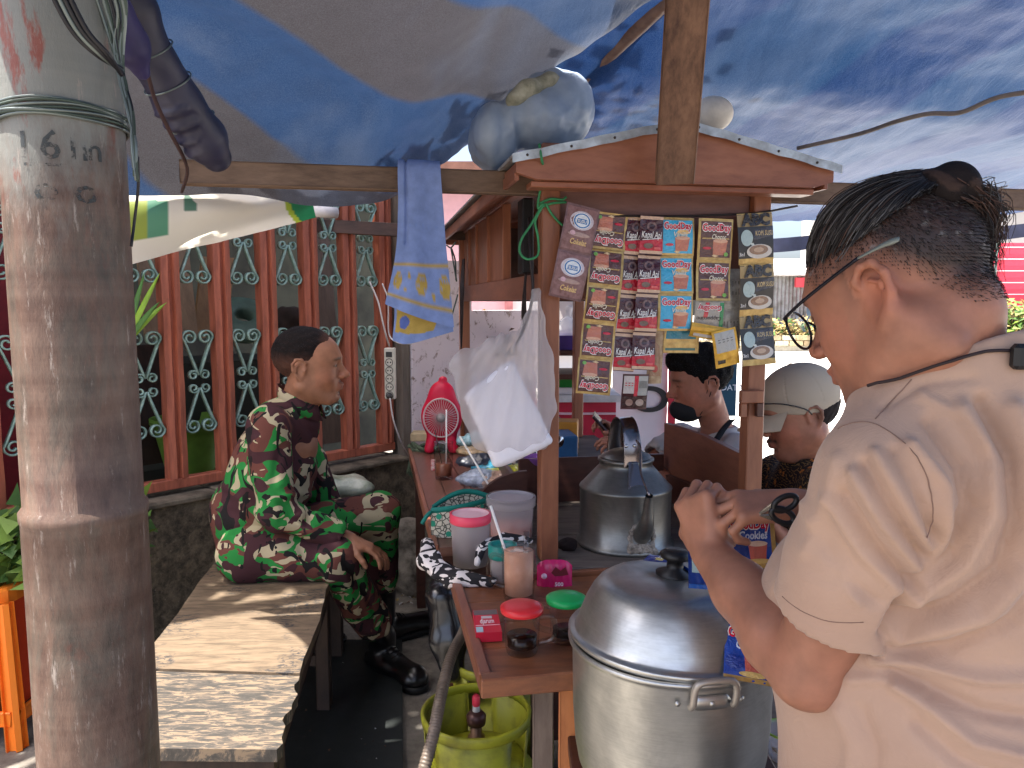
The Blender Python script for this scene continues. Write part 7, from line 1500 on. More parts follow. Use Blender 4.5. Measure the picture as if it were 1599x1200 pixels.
def hand(V, wrist, fdir, palm_n, size=1.0, curl=(.5, .6, .7, .8), thumb=.4, side=1, spread=.06):
    """palm and five bent fingers; fdir along the fingers, palm_n out of the palm, side = +1/-1 for the thumb side"""
    f = Vector(fdir).normalized(); n = Vector(palm_n); n = (n - f * n.dot(f)).normalized(); s = f.cross(n) * side; W = Vector(wrist); S = size
    V.T = None
    for k in range(4):
        y = (.027 - .018 * k) * S; V.cap(W + s * y * .55 + f * .012 * S, W + s * y + f * .080 * S, .0135 * S, .0105 * S, .012)
    V.cap(W + s * .012 * S + f * .01 * S - n * 0, W + s * .034 * S + f * .045 * S + n * .008 * S, .016 * S, .013 * S, .012)
    for k, (Lf, r) in enumerate(((.070, .0082), (.078, .0085), (.072, .0080), (.058, .0072))):
        y = (.029 - .0195 * k) * S; b = W + s * y + f * (.084 - .004 * abs(k - 1)) * S; a = curl[k]; d = f.copy(); d = (d + s * spread * (1.5 - k)).normalized(); p = b; rr = r * S
        for j, (seg, mul) in enumerate(((.46, .9), (.30, 1.25), (.24, .8))):
            ang = a * mul; d = (d * math.cos(ang) + n * math.sin(ang)).normalized(); q = p + d * Lf * seg * S; V.cap(p, q, rr * (1 - .06 * j), rr * (.94 - .06 * j), .0035); p = q; n_ = n
            n = (n * math.cos(ang) - (f if j == 0 else f) * 0 * math.sin(ang)); n = (n_ - d * n_.dot(d)); n = n.normalized() if n.length > 1e-3 else -f
        n = Vector(palm_n); n = (n - f * n.dot(f)).normalized()
    t0 = W + s * .030 * S + f * .022 * S + n * .006 * S; d1 = (s * .75 + f * .62 + n * thumb).normalized(); t1 = t0 + d1 * .036 * S; d2 = (s * (.45 - thumb * .6) + f * .8 + n * thumb * 1.1).normalized(); t2 = t1 + d2 * .030 * S; t3 = t2 + (d2 + n * thumb * .6 - s * .25).normalized() * .022 * S
    V.chain([t0, t1, t2, t3], [.0135 * S, .0105 * S, .0095 * S, .0078 * S], .006)
def eyes(par, o, f, up, sc):
    f, l, u = basis(f, up)
    for s in (-1, 1):
        c = Vector(o) + (f * .0768 + l * s * .031 + u * .0090) * sc; mb = MB(); mb.mi = 0; mb.lathe([(0, .0138 * sc), (.0035 * sc, .0133 * sc), (.0065 * sc, .0121 * sc), (.012 * sc, .0068 * sc), (.0138 * sc, 0)], c, 20, axis=(f * .98 - u * .15), mats=[1, 2, 0, 0])
        mb.build('eye', [M('eye_white', (206, 196, 190), .2, bmp=0, var=.02), M('pupil', (14, 10, 10), .1, bmp=0, var=0), M('iris', (58, 34, 24), .15, bmp=0, var=.05)], par)
def cropped_hair(par, V, N, sel, n, lay, L, seed):
    r = np.random.RandomState(seed); idx = r.choice(np.where(sel)[0], n); mb = MB()
    for i in idx:
        p = Vector(V[i]); nn = Vector(N[i]); d = (Vector(lay) + nn * .9 + Vector(r.normal(0, .25, 3))).normalized() * L * r.uniform(.6, 1.3); x = d.cross(nn); x = x.normalized() * .0005 if x.length > 1e-6 else Vector((.0005, 0, 0)); p = p - nn * .0008
        mb.add([p - x, p + x, p + d], [(0, 1, 2)])
    o = mb.build('hair_strands', M('strand_dark', (34, 30, 31), .4, bmp=0), par); o['kind'] = 'stuff'; return o
# ---------------------------------------------------------------- camouflage cloth
def camo():
    m, nt, b = newmat('camouflage_cloth'); v = mp(nt, (1, 1, 1.35), (.5, .3, .2)); v2 = mp(nt, (1, 1, 1.2), (1.1, .4, .9))
    warp = noise(nt, mp(nt), 9, 3, .6)
    n1 = noise(nt, v, 5.8, 2, .45, 1.6); n2 = noise(nt, v2, 7.6, 2, .45, 1.8); n3 = noise(nt, mp(nt, (1, 1.0, .75), (.9, 1.2, .4)), 10, 2, .4, 2.6); n4 = noise(nt, mp(nt, (1, 1, 1), (2, .5, 1.4), loc=(3, 1, 2)), 7.4, 2, .4, 1.6)
    K, Wt = (0, 0, 0, 1), (1, 1, 1, 1)
    co = mix(nt, ramp(nt, n1, [(0, K), (.49, Wt)], True), lin((104, 64, 56)), lin((44, 126, 60)))
    co = mix(nt, ramp(nt, n2, [(0, K), (.55, Wt)], True), co, lin((176, 164, 134)))
    co = mix(nt, ramp(nt, n4, [(0, K), (.55, Wt)], True), co, lin((70, 44, 48)))
    co = mix(nt, ramp(nt, n3, [(0, K), (.60, Wt)], True), co, lin((36, 34, 34)))
    nt.links.new(co, b.inputs['Base Color']); b.inputs['Roughness'].default_value = .88; b.inputs['Specular IOR Level'].default_value = .15
    nt.links.new(bump(nt, noise(nt, mp(nt), 28, 4, .6, .6), .5, .005), b.inputs['Normal']); return m
CAMO = camo()
# ---------------------------------------------------------------- the seated man in uniform
def soldier():
    e = empty('person', P(400, 860, 2.62) - Vector((0, 0, .52)), 'man in green, brown and cream camouflage uniform and black boots sitting on the bench', 'person')
    Hc = P(482, 574, 2.66); hf = (1, .10, -.02); hu = (.06, 0, 1); S = 1.10
    hipN, hipF = P(392, 862, 2.54), P(420, 842, 2.74); knN, knF = P(522, 872, 2.52), P(592, 800, 2.86); anN, anF = P(596, 995, 2.80), P(598, 925, 3.06)
    shN, shF = P(418, 668, 2.50), P(452, 655, 2.84); elN, elF = P(432, 800, 2.46), P(508, 790, 2.86); wrN, wrF = P(545, 842, 2.54), P(560, 850, 2.78); nb = P(468, 628, 2.66)
    pel = (hipN + hipF) / 2 + Vector((-.02, 0, .04)); chest = (shN + shF) / 2 + Vector((.01, 0, -.08))
    lo = Vector((-1.15, 2.25, 0.0)); hi = Vector((-.15, 3.6, 1.5))
    V = Vol(lo, hi, .0055); V.chain([pel, pel.lerp(chest, .5), chest], [.11, .11, .12], .05); V.cap(shN, shF, .05, .05, .05)
    for a, b, c_, wr in ((shN, elN, wrN, 1), (shF, elF, wrF, 1)): V.chain([a, b, c_], [.048, .038, .025], .02)
    for a, b, c_ in ((hipN, knN, anN), (hipF, knF, anF)): V.chain([a, b, c_], [.08, .052, .035], .03)
    V.chain([nb + Vector((-.005, 0, -.05)), nb + Vector((.01, 0, .03)), Hc + Vector((-.02, 0, -.06))], [.066, .058, .054], .02)
    head_prims(V, Hc, hf, hu, S, 1.0, fat=.004)
    V.ell(nb + Vector((.055, 0, -.012)), (.03, .035, .03), .03)
    for w, sd, ff in ((wrN, -1, 1), (wrF, 1, 1)): hand(V, w, Vector((.85, .12, -.42)), Vector((-.35, 0, -.9)), 1.0, (.35, .4, .42, .5), .35, sd)
    Vm, Q = V.mesh(); c = np.tile(L3((156, 110, 84)), (len(Vm), 1)); c, L = facecol(Vm, Hc, hf, hu, S, None, c); x, y, z = L.T
    hair = sstep(z, -.03, .02) * sstep(-x + .35 * (z - .02) * 0 + .015, 0, .03) * (np.abs(y) < .1); hair *= (z > -.05); fade = .55 * hair * (1 - ((x > -.04) & (x < .012) & (np.abs(y) > .072)))
    c = mixc(c, fade, (38, 30, 28)); must = np.exp(-((z + .046) / .006) ** 2) * (x > .09) * (np.abs(y) < .022) * .25; c = mixc(c, must, (50, 36, 32))
    body = npmesh('body', Vm, Q, SKIN, e, c); eyes(e, Hc, hf, hu, S)
    # short cropped hair
    H = Vol(Hc - Vector((.16, .14, .14)), Hc + Vector((.16, .14, .2)), .004); H.frame(Hc, *basis(hf, hu), S); H.ell((-.013, 0, .043), (.1012, .0795, .0868)); H.ell((.085, 0, -.03), (.075, .1, .118), k=.004, sub=True); H.ell((.095, .0, .07), (.05, .036, .03), k=.004, sub=True)
    for s in (-1, 1): H.ell((.09, s * .07, .05), (.055, .05, .04), k=.012, sub=True); H.ell((-.012, s * .09, -.012), (.03, .03, .040), k=.004, sub=True)
    H.plane((-.05, 0, -.030), (.2, 0, -1)); H.ell((.02, 0, -.08), (.09, .1, .07), k=.006, sub=True)
    Vh, Qh = H.mesh(); Vh += normals(Vh, Qh) * (wav(Vh, 260, 201, 2)[:, None] * .0014); Lh = loc(Vh, Hc, hf, hu, S); thin = np.clip(.8 * (1 - sstep(Lh[:, 2], .0, .06)) + .6 * sstep(Lh[:, 0], .03, .065) + .10 * wav(Vh, 300, 208, 2), 0, .8); hc_ = mixc(np.tile(L3((22, 18, 18)), (len(Vh), 1)), thin, (96, 66, 54)); npmesh('hair', Vh, Qh, HAIRM, e, hc_)
    cropped_hair(e, Vh, normals(Vh, Qh), Lh[:, 2] > -.02, 2600, -Vector(basis(hf, hu)[0]) * .6 - Vector(basis(hf, hu)[2]) * .2, .005, 5)
    # jacket
    J = Vol(lo, hi, .006)
    J.chain([pel + Vector((0, 0, -.045)), pel + Vector((-.005, 0, .08)), pel.lerp(chest, .7), chest + Vector((0, 0, .04))], [.125, .130, .132, .12], .05)
    J.ell(pel.lerp(chest, .4) + Vector((.02, -.0, 0)), (.12, .16, .15), .05); J.ell(pel.lerp(chest, .75) + Vector((-.01, 0, 0)), (.13, .19, .14), .05)
    J.cap(shN + Vector((0, .03, -.0)), shF + Vector((0, -.03, 0)), .066, .066, .05); J.cap(nb + Vector((-.01, 0, -.045)), nb + Vector((0, 0, -.02)), .078, .066, .04)
    for a, b, w in ((shN, elN, wrN), (shF, elF, wrF)): cf = b.lerp(w, .80); J.chain([a, b, cf], [.072, .060, .048], .025); J.cap(cf, cf, .05, .05, .01)
    J.cap(pel + Vector((.05, -.10, -.06)), pel + Vector((.05, .1, -.06)), .09, .09, .04)
    J.ell(nb + Vector((.05, 0, .045)), (.05, .055, .06), .012, True); J.cap(nb + Vector((.0, 0, .03)), nb + Vector((.03, 0, .12)), .062, .075, .004, True)
    for a, b, w in ((shN, elN, wrN), (shF, elF, wrF)): d = (w - b).normalized(); J.cap(b.lerp(w, .86), w + d * .05, .043, .06, .004, True)
    Vj, Qj = J.mesh(); N = normals(Vj, Qj); U = uv_of(Vj); dd = 0
    for pts, wd, am in (([(440, 700), (425, 760), (455, 800)], 9, -.008), ([(400, 690), (385, 760), (370, 820)], 9, .007), ([(470, 700), (495, 760), (480, 820)], 8, -.01), ([(510, 655), (505, 720), (500, 770)], 5, .010), ([(455, 640), (490, 680), (503, 740)], 5, -.006), ([(360, 800), (420, 835), (470, 845)], 8, -.007), ([(352, 760), (400, 800), (430, 830)], 7, .006), ([(430, 780), (470, 770), (500, 780)], 6, .009), ([(440, 812), (490, 815), (530, 840)], 6, -.007), ([(475, 830), (510, 850), (540, 862)], 5, .006)):
        dd = dd + am * np.exp(-(pdist(U, pts) / wd) ** 2)
    Vj += N * (dd + .0045 * wav(Vj, 24, 203) + .002 * wav(Vj, 60, 204))[:, None]; npmesh('jacket', Vj, Qj, CAMO, e)
    # collar
    mb = MB(); n = 20; vs = []; c0 = nb + Vector((-.002, 0, -.006))
    for i in range(n + 1):
        a = R(20) + (2 * math.pi - R(40)) * i / n; rx, ry = .072, .066; up_ = .042 * (1 - .25 * abs(math.cos(a / 2)))
        for rr, zz in ((1.12, -.03), (1.03, up_), (.97, up_), (1.02, -.028)): vs.append(c0 + Vector((rx * math.cos(a) * rr + (.012 if zz < 0 else 0), ry * math.sin(a) * rr, zz - .03 * math.cos(a))))
    mb.add(vs, [(i*4+j, i*4+(j+1) % 4, i*4+4+(j+1) % 4, i*4+4+j) for i in range(n) for j in range(4)] + [(0, 1, 2, 3), (n*4, n*4+3, n*4+2, n*4+1)], True); mb.build('collar', CAMO, e)
    # badges
    for (u, v_, w, h, col, nm) in ((452, 722, .04, .05, (44, 50, 56), 'arm_badge'),):
        p = P(u, v_, 2.40); 
    # trousers
    T = Vol(lo, hi, .0065); bo = lambda k, a: k.lerp(a, .80)
    T.chain([hipN, hipN.lerp(knN, .5), knN, bo(knN, anN)], [.098, .090, .078, .068], .03); T.chain([hipF, hipF.lerp(knF, .5), knF, bo(knF, anF)], [.098, .090, .076, .064], .03); T.cap(hipN, hipF, .11, .11, .04)
    T.plane((0, 0, BZ + .003), (0, 0, -1)) if False else None
    Vt, Qt = T.mesh(); N = normals(Vt, Qt); U = uv_of(Vt); dd = 0
    for pts, wd, am in (([(470, 860), (500, 900), (505, 925)], 7, -.01), ([(500, 870), (540, 900), (560, 960)], 6, .008), ([(540, 880), (575, 930), (590, 970)], 6, -.008), ([(520, 790), (560, 780), (590, 790)], 7, .008), ([(560, 810), (590, 850), (600, 900)], 7, -.009), ([(600, 800), (612, 850), (610, 920)], 6, .008), ([(540, 960), (570, 985), (600, 985)], 6, .010)):
        dd = dd + am * np.exp(-(pdist(U, pts) / wd) ** 2)
    Vt += N * (dd + .005 * wav(Vt, 20, 205) + .002 * wav(Vt, 55, 206))[:, None]
    on = (Vt[:, 2] < BZ + .004) & (Vt[:, 0] < G(512, 905, BZ).x); Vt[on, 2] = BZ + .004
    npmesh('trousers', Vt, Qt, CAMO, e)
    BOOT = M('black_leather', (20, 19, 20), .28, spec=.6, bmp=.25, bscale=40, dist=.003)
    for kn, an, toe in ((knN, anN, G(672, 1068, .05)), (knF, anF, G(685, 962, .05))):
        d = Vector((toe.x - an.x, toe.y - an.y, 0)).normalized(); a0 = Vector((an.x, an.y, 0)); B = Vol(a0 - Vector((.2, .2, .02)), a0 + d * .25 + Vector((.22, .2, .5)), .0055)
        top = kn.lerp(an, .62); heel = a0 - d * .045; ft = a0 + d * .185
        B.chain([top, kn.lerp(an, .85), an + Vector((0, 0, .0)), a0 + Vector((0, 0, .075))], [.058, .052, .05, .05], .02); B.cap(heel + Vector((0, 0, .045)), a0 + d * .06 + Vector((0, 0, .05)), .040, .043, .03); B.cap(a0 + d * .05 + Vector((0, 0, .055)), ft + Vector((0, 0, .045)), .046, .042, .03); B.ell(ft + Vector((0, 0, .04)), (.052, .05, .038), .02)
        B.plane((0, 0, .026), (0, 0, -1), .002); Vb_, Qb = B.mesh(); Vb_ += normals(Vb_, Qb) * wav(Vb_, 60, 207)[:, None] * .0015; bt = npmesh('boot', Vb_, Qb, BOOT, e)
        s_ = Vol(a0 - Vector((.2, .2, .02)), a0 + d * .3 + Vector((.22, .22, .1)), .006); s_.cap(heel + Vector((0, 0, .02)), ft + d * .008 + Vector((0, 0, .02)), .05, .052, .01); s_.plane((0, 0, .028), (0, 0, 1), .001); s_.plane((0, 0, .002), (0, 0, -1), .001); Vs, Qs = s_.mesh(); npmesh('sole', Vs, Qs, M('black_rubber', (16, 16, 17), .6), e)
        sx = d.cross(Vector((0, 0, 1)))
        for i in range(5):
            p = (a0 + d * (.055 + .018 * i)) + Vector((0, 0, .108 - .008 * i)); mb = MB(); mb.tube([p - sx * .024, p + Vector((0, 0, .008)), p + sx * .024], .0025, 6); mb.build('lace', M('black_lace', (30, 30, 30), .8), e)
    # wrist watch-like cuff and phone-dark object held near the chest
    return e
soldier()
# ---------------------------------------------------------------- the masked man behind the cart
def masked():
    Hc = P(1093, 600, 2.92); hf = (-1, -.12, -.16); hu = (-.12, 0, 1); S = 1.08
    e = empty('person', Vector((Hc.x + .08, Hc.y, 0)), 'man in white T shirt with lowered black mask looking at a phone', 'person')
    lo = Vector((Hc.x - .62, Hc.y - .4, .25)); hi = Vector((Hc.x + .5, Hc.y + .45, Hc.z + .2))
    nb = P(1125, 672, 2.95); shN, shF = P(1155, 712, 2.80), P(1065, 690, 3.15); chest = P(1125, 770, 2.98); pel = P(1150, 900, 3.0)
    elN = P(1075, 778, 2.62); wrN = P(985, 712, 2.72); elF = P(1010, 730, 3.05); wrF = P(958, 690, 2.95)
    V = Vol(lo, hi, .006); V.chain([pel, chest, nb + Vector((0, 0, -.05))], [.12, .12, .08], .05); V.cap(shN, shF, .05, .05, .04)
    V.chain([shN, elN, wrN], [.05, .042, .027], .02); V.chain([shF, elF, wrF], [.05, .04, .026], .02); V.chain([nb + Vector((0, 0, -.04)), Hc + Vector((.03, 0, -.05))], [.06, .055], .02)
    head_prims(V, Hc, hf, hu, S, 1.0, fat=.006); hand(V, wrN, Vector((-.7, .1, .5)), Vector((-.3, .2, -.5)), .98, (.5, .55, .6, .7), .4, -1); hand(V, wrF, Vector((-.4, -.1, .75)), Vector((-.6, -.5, -.3)), .98, (.7, .75, .8, .9), .6, 1)
    Vm, Q = V.mesh(); c = np.tile(L3((176, 120, 98)), (len(Vm), 1)); c, L = facecol(Vm, Hc, hf, hu, S, None, c); x, y, z = L.T
    fade = .7 * sstep(z, -.035, .0) * sstep(-x, -.012, .03) * (1 - ((x > -.04) & (x < .012) & (np.abs(y) > .072))); c = mixc(c, fade * (np.abs(y) < .11), (26, 20, 20)); npmesh('body', Vm, Q, SKIN, e, c); eyes(e, Hc, hf, hu, S)
    H = Vol(Hc - Vector((.18, .16, .16)), Hc + Vector((.18, .16, .22)), .0045); H.frame(Hc, *basis(hf, hu), S); H.ell((-.016, 0, .050), (.108, .086, .095)); H.ell((.03, 0, .105), (.075, .06, .04), .03); H.ell((.075, 0, .085), (.03, .045, .028), .02)
    H.ell((.09, 0, -.045), (.085, .11, .108), k=.005, sub=True)
    for s in (-1, 1): H.ell((-.01, s * .088, -.02), (.032, .03, .045), k=.004, sub=True)
    H.plane((-.05, 0, -.048), (.3, 0, -1)); H.ell((.03, 0, -.1), (.1, .12, .07), k=.006, sub=True)
    Vh, Qh = H.mesh(); Vh += normals(Vh, Qh) * (wav(Vh, 120, 211, 3)[:, None] * .004); npmesh('hair', Vh, Qh, HAIRM, e, np.tile(L3((20, 18, 19)), (len(Vh), 1))); cropped_hair(e, Vh, normals(Vh, Qh), Vh[:, 2] > Hc.z - .03, 3200, Vector((-.3, 0, .5)), .011, 6)
    K = Vol(Hc - Vector((.2, .14, .2)), Hc + Vector((.14, .14, .05)), .004); K.frame(Hc, *basis(hf, hu), S); K.ell((.055, 0, -.082), (.062, .056, .045)); K.ell((.085, 0, -.07), (.03, .035, .026), .02); K.plane((.09, 0, -.046), (-.55, 0, 1), .006); K.plane((.01, 0, 0), (-1, 0, .15), .006); Vk, Qk = K.mesh(); Vk += normals(Vk, Qk) * wav(Vk, 60, 213)[:, None] * .0015
    mk_ = npmesh('mask', Vk, Qk, M('black_mask', (30, 32, 38), .8), e); f, l, u = basis(hf, hu); w = lambda p: Hc + (f * p[0] + l * p[1] + u * p[2]) * S
    for s in (-1, 1):
        for z0 in (-.055, -.10): mb = MB(); mb.tube(smoothpath([w((.035, s * .056, z0)), w((.01, s * .072, z0 * .6)), w((-.006, s * .084, -.02 if z0 < -.08 else .028))], 5), .0016, 6); mb.build('ear_loop', M('black_mask', (30, 32, 38)), e)
    T = Vol(lo, hi, .006); T.chain([pel, chest, nb + Vector((.005, 0, -.07))], [.15, .15, .1], .06); T.ell(chest + Vector((.02, 0, .02)), (.15, .2, .14), .05); T.cap(shN, shF, .072, .068, .05); T.chain([shN, shN.lerp(elN, .62)], [.078, .072], .02); T.chain([shF, shF.lerp(elF, .62)], [.076, .07], .02); T.cap(nb + Vector((0, 0, -.03)), Hc + Vector((0, 0, -.04)), .064, .07, .004, True)
    for s, el in ((shN, elN), (shF, elF)): d = (el - s).normalized(); T.cap(s.lerp(el, .68), s.lerp(el, 1.1), .062, .075, .003, True)
    Vt, Qt = T.mesh(); N = normals(Vt, Qt); U = uv_of(Vt); dd = 0
    for pts, wd, am in (([(1040, 690), (1055, 720), (1060, 760)], 6, -.008), ([(1090, 690), (1075, 720), (1070, 760)], 6, .008), ([(1020, 680), (1035, 710)], 5, .006), ([(1100, 700), (1120, 740)], 6, -.006)): dd = dd + am * np.exp(-(pdist(U, pts) / wd) ** 2)
    Vt += N * (dd + .006 * wav(Vt, 22, 214))[:, None]; sh_ = npmesh('t_shirt', Vt, Qt, M('white_cotton', (206, 200, 194), .9, var=.03, bmp=.1), e)
    mb = MB(); n = 14; pts = smoothpath([P(1140, 655, 2.87), P(1128, 668, 2.84), P(1112, 692, 2.80), P(1104, 706, 2.79)], 6); vs = []
    for p in pts: vs += [p + Vector((-.012, -.03, 0)), p + Vector((.012, -.032, .004)), p + Vector((.012, -.02, .004)), p + Vector((-.012, -.018, 0))]
    m_ = len(pts); mb.add(vs, [(i*4+j, i*4+(j+1) % 4, i*4+4+(j+1) % 4, i*4+4+j) for i in range(m_ - 1) for j in range(4)], True); mb.build('neck_strap', M('black_mask', (30, 32, 38)), e)
    c = P(945, 668, 2.90); mb = MB(); mb.bar(c + Vector((-.045, 0, .05)), c + Vector((.04, 0, -.045)), .012, .07, up=(0, 1, .3), bev=.003); ph = empty('phone', c, 'dark smartphone held by the man in the black mask', 'phone'); mb.build('phone_body', M('phone_dark', (70, 50, 50), .2), ph); mb = MB(); mb.bar(c + Vector((-.042, .0, .054)), c + Vector((.042, 0, -.040)), .002, .06, up=(0, 1, .3)); mb.build('screen', flat((16, 16, 20), .08), ph)
    # boxes he sits on, out of view
    st_ = Vector((pel.x, pel.y, 0)); mb = MB(); mb.box((st_.x - .15, st_.y - .1, 0), (st_.x + .15, st_.y + .2, .4), .01); tag(mb.build('wooden_box', CWd), 'low wooden box seat behind the cart under the masked man', 'box')
masked()
# ---------------------------------------------------------------- the man in the cap
def batik():
    m, nt, b = newmat('batik_cloth'); v = nd(nt, 'ShaderNodeTexVoronoi'); nt.links.new(mp(nt), v.inputs['Vector']); v.inputs['Scale'].default_value = 26
    w = nd(nt, 'ShaderNodeTexWave', wave_type='RINGS'); nt.links.new(mp(nt), w.inputs[0]); w.inputs['Scale'].default_value = 30; w.inputs['Distortion'].default_value = 14; w.inputs['Detail'].default_value = 2
    co = mix(nt, ramp(nt, w.outputs['Fac'], [(.78, (0, 0, 0, 1)), (.84, (1, 1, 1, 1))]), lin((36, 28, 26)), lin((150, 116, 66)))
    st = noise(nt, mp(nt), 60, 2, .5, 2); co = mix(nt, ramp(nt, v.outputs['Distance'], [(.22, (1, 1, 1, 1)), (.27, (0, 0, 0, 1))]), co, lin((206, 130, 50)))
    co = mix(nt, ramp(nt, st, [(.55, (0, 0, 0, 1)), (.58, (1, 1, 1, 1))]), co, lin((34, 26, 24)))
    nt.links.new(co, b.inputs['Base Color']); b.inputs['Roughness'].default_value = .85; return m
def capman():
    Hc = P(1249, 648, 2.42); hf = (-1, .05, -.30); hu = (-.22, 0, 1); S = 1.13
    e = empty('person', Vector((Hc.x + .05, Hc.y + .05, 0)), 'man in khaki cap with sunglasses on it and dark batik shirt beside the cart', 'person')
    lo = Vector((Hc.x - .4, Hc.y - .35, .25)); hi = Vector((Hc.x + .5, Hc.y + .45, Hc.z + .22)); nb = P(1272, 712, 2.46); shN, shF = P(1290, 770, 2.26), P(1215, 745, 2.66); chest = P(1262, 830, 2.5); pel = P(1275, 980, 2.5)
    elN = P(1240, 900, 2.2); wrN = P(1205, 800, 2.1) if False else P(1222, 838, 2.22); elF = P(1190, 850, 2.6)
    V = Vol(lo, hi, .006); V.chain([pel, chest, nb + Vector((0, 0, -.05))], [.13, .13, .08], .05); V.cap(shN, shF, .05, .05, .04); V.chain([shN, elN, wrN], [.05, .042, .027], .02); V.chain([shF, elF, elF + Vector((-.1, -.1, .02))], [.05, .04, .026], .02)
    V.chain([nb + Vector((0, 0, -.04)), Hc + Vector((.03, 0, -.05))], [.065, .06], .02); head_prims(V, Hc, hf, hu, S, 1.02, fat=.009); V.ell(Hc + Vector((-.02, 0, -.11)), (.045, .045, .03), .03); hand(V, wrN, Vector((-.4, .1, .5)), Vector((-.6, 0, -.4)), 1, (.6, .6, .7, .8), .4, -1)
    hand(V, elF + Vector((-.1, -.1, .02)), Vector((-.8, -.3, -.2)), Vector((0, 0, -1)), 1, (.4, .45, .5, .5), .4, 1)
    Vm, Q = V.mesh(); c = np.tile(L3((176, 122, 98)), (len(Vm), 1)); c, L = facecol(Vm, Hc, hf, hu, S, None, c); x, y, z = L.T
    must = np.exp(-((z + .046) / .006) ** 2) * (x > .085) * (np.abs(y) < .03) * .75 + np.exp(-(((np.abs(y) - .028) / .005) ** 2)) * (x > .07) * (z < -.045) * (z > -.07) * .5; c = mixc(c, must, (40, 30, 28)); c = mixc(c, .5 * sstep(z, -.04, 0) * sstep(-x, 0, .03) * (np.abs(y) < .11), (46, 40, 38)); npmesh('body', Vm, Q, SKIN, e, c); eyes(e, Hc, hf, hu, S)
    H = Vol(Hc - Vector((.18, .16, .16)), Hc + Vector((.18, .16, .1)), .0045); H.frame(Hc, *basis(hf, hu), S); H.ell((-.014, 0, .03), (.104, .083, .085)); H.plane((0, 0, .02), (0, 0, 1)); H.plane((.0, 0, 0), (1, 0, 0)); H.plane((0, 0, -.04), (.3, 0, -1))
    for s in (-1, 1): H.ell((-.01, s * .088, -.01), (.034, .03, .045), k=.004, sub=True)
    Vh, Qh = H.mesh(); Vh += normals(Vh, Qh) * (wav(Vh, 200, 221, 3)[:, None] * .0015); npmesh('hair', Vh, Qh, HAIRM, e, np.tile(L3((40, 36, 36)), (len(Vh), 1)))
    # cap
    K = Vol(Hc - Vector((.28, .18, .1)), Hc + Vector((.2, .18, .24)), .004); K.frame(Hc, *basis(hf, hu), S); K.ell((-.01, 0, .052), (.112, .09, .093)); K.plane((0, 0, .012), (.28, 0, -1), .004); K.ell((-.14, 0, .012), (.05, .05, .02), k=.004, sub=True); Vk, Qk = K.mesh(); N = normals(Vk, Qk); L = loc(Vk, Hc, hf, hu, S); a = np.arctan2(L[:, 1], L[:, 0]); Vk += N * (.0012 * wav(Vk, 30, 222) - .0022 * np.exp(-((np.abs((a % (math.pi / 3)) - math.pi / 6) - math.pi / 6) / .012) ** 2) * (L[:, 2] > .04))[:, None]
    cp = empty('cap', Hc, 'khaki baseball cap with a small red mark worn by the man beside the cart', 'cap'); bpy.data.objects.remove(cp)
    KH = M('khaki_cotton', (188, 174, 154), .85, var=.04, bmp=.2, bscale=300); cpo = npmesh('cap', Vk, Qk, KH, e)
    f, l, u = basis(hf, hu); w = lambda p: Hc + (f * p[0] + l * p[1] + u * p[2]) * S
    mb = MB(); n, m_ = 20, 8; vs = []
    for lay in (0, 1):
        for j in range(m_ + 1):
            for i in range(n + 1):
                a = (i / n - .5) * 2.1; r0 = .088; rx = r0 + (.085 * math.cos(a * .62)) * j / m_; vs.append(w((math.cos(a) * rx + .005, math.sin(a) * (.086 + .004 * j / m_), .036 - .030 * j / m_ - .020 * (math.sin(a) ** 2) * (j / m_) - .003 * lay)))
    W_ = (n + 1); off = W_ * (m_ + 1); fs = [(b_ + j*W_+i, b_ + j*W_+i+1, b_ + (j+1)*W_+i+1, b_ + (j+1)*W_+i) for b_ in (0, off) for j in range(m_) for i in range(n)] + [(m_*W_+i, m_*W_+i+1, off + m_*W_+i+1, off + m_*W_+i) for i in range(n)]
    mb.add(vs, fs, True); mb.build('cap_brim', KH, e); mb = MB(); mb.lathe([(0, .005), (.006, .003), (.007, 0)], w((-.01, 0, .145)), 12, axis=u); mb.build('cap_button', KH, e)
    mb = MB(); mb.tube([w((.075, -.0, .10)), w((.083, -.0, .088)), w((.09, .012, .075))], .004, 6); mb.build('cap_mark', flat((190, 60, 60)), e)
    g = empty('sunglasses', w((.12, 0, .06)), 'dark sunglasses resting on the brim of the khaki cap', 'sunglasses'); DKG = M('sun_lens', (22, 22, 24), .08, spec=.8, bmp=0)
    for s in (-1, 1):
        mb = MB(); mb.lathe([(0, .004), (.018, .003), (.026, .0), (.018, -.002), (0, -.003)], w((.112, s * .034, .07)), 20, axis=(f * .8 + u * .5)); mb.build('lens', DKG, g)
        mb = MB(); mb.tube(smoothpath([w((.105, s * .062, .072)), w((.06, s * .09, .062)), w((.01, s * .098, .035)), w((-.005, s * .098, .015))], 5), .0022, 6); mb.build('temple', DKG, g)
    mb = MB(); mb.tube([w((.113, -.012, .074)), w((.116, 0, .077)), w((.113, .012, .074))], .002, 6); mb.build('bridge', DKG, g)
    T = Vol(lo, hi, .006); T.chain([pel, chest, nb + Vector((0, 0, -.07))], [.16, .16, .11], .06); T.ell(chest + Vector((0, 0, .02)), (.16, .21, .15), .05); T.cap(shN, shF, .075, .07, .05); T.chain([shN, shN.lerp(elN, .65)], [.08, .075], .02); T.chain([shF, shF.lerp(elF, .7)], [.08, .075], .02); T.cap(nb + Vector((0, 0, -.02)), nb + Vector((.0, 0, .02)), .078, .07, .02); T.cap(nb + Vector((-.01, 0, .0)), Hc + Vector((-.0, 0, -.04)), .064, .075, .004, True)
    for s, el in ((shN, elN), (shF, elF)): T.cap(s.lerp(el, .72), s.lerp(el, 1.1), .062, .075, .003, True)
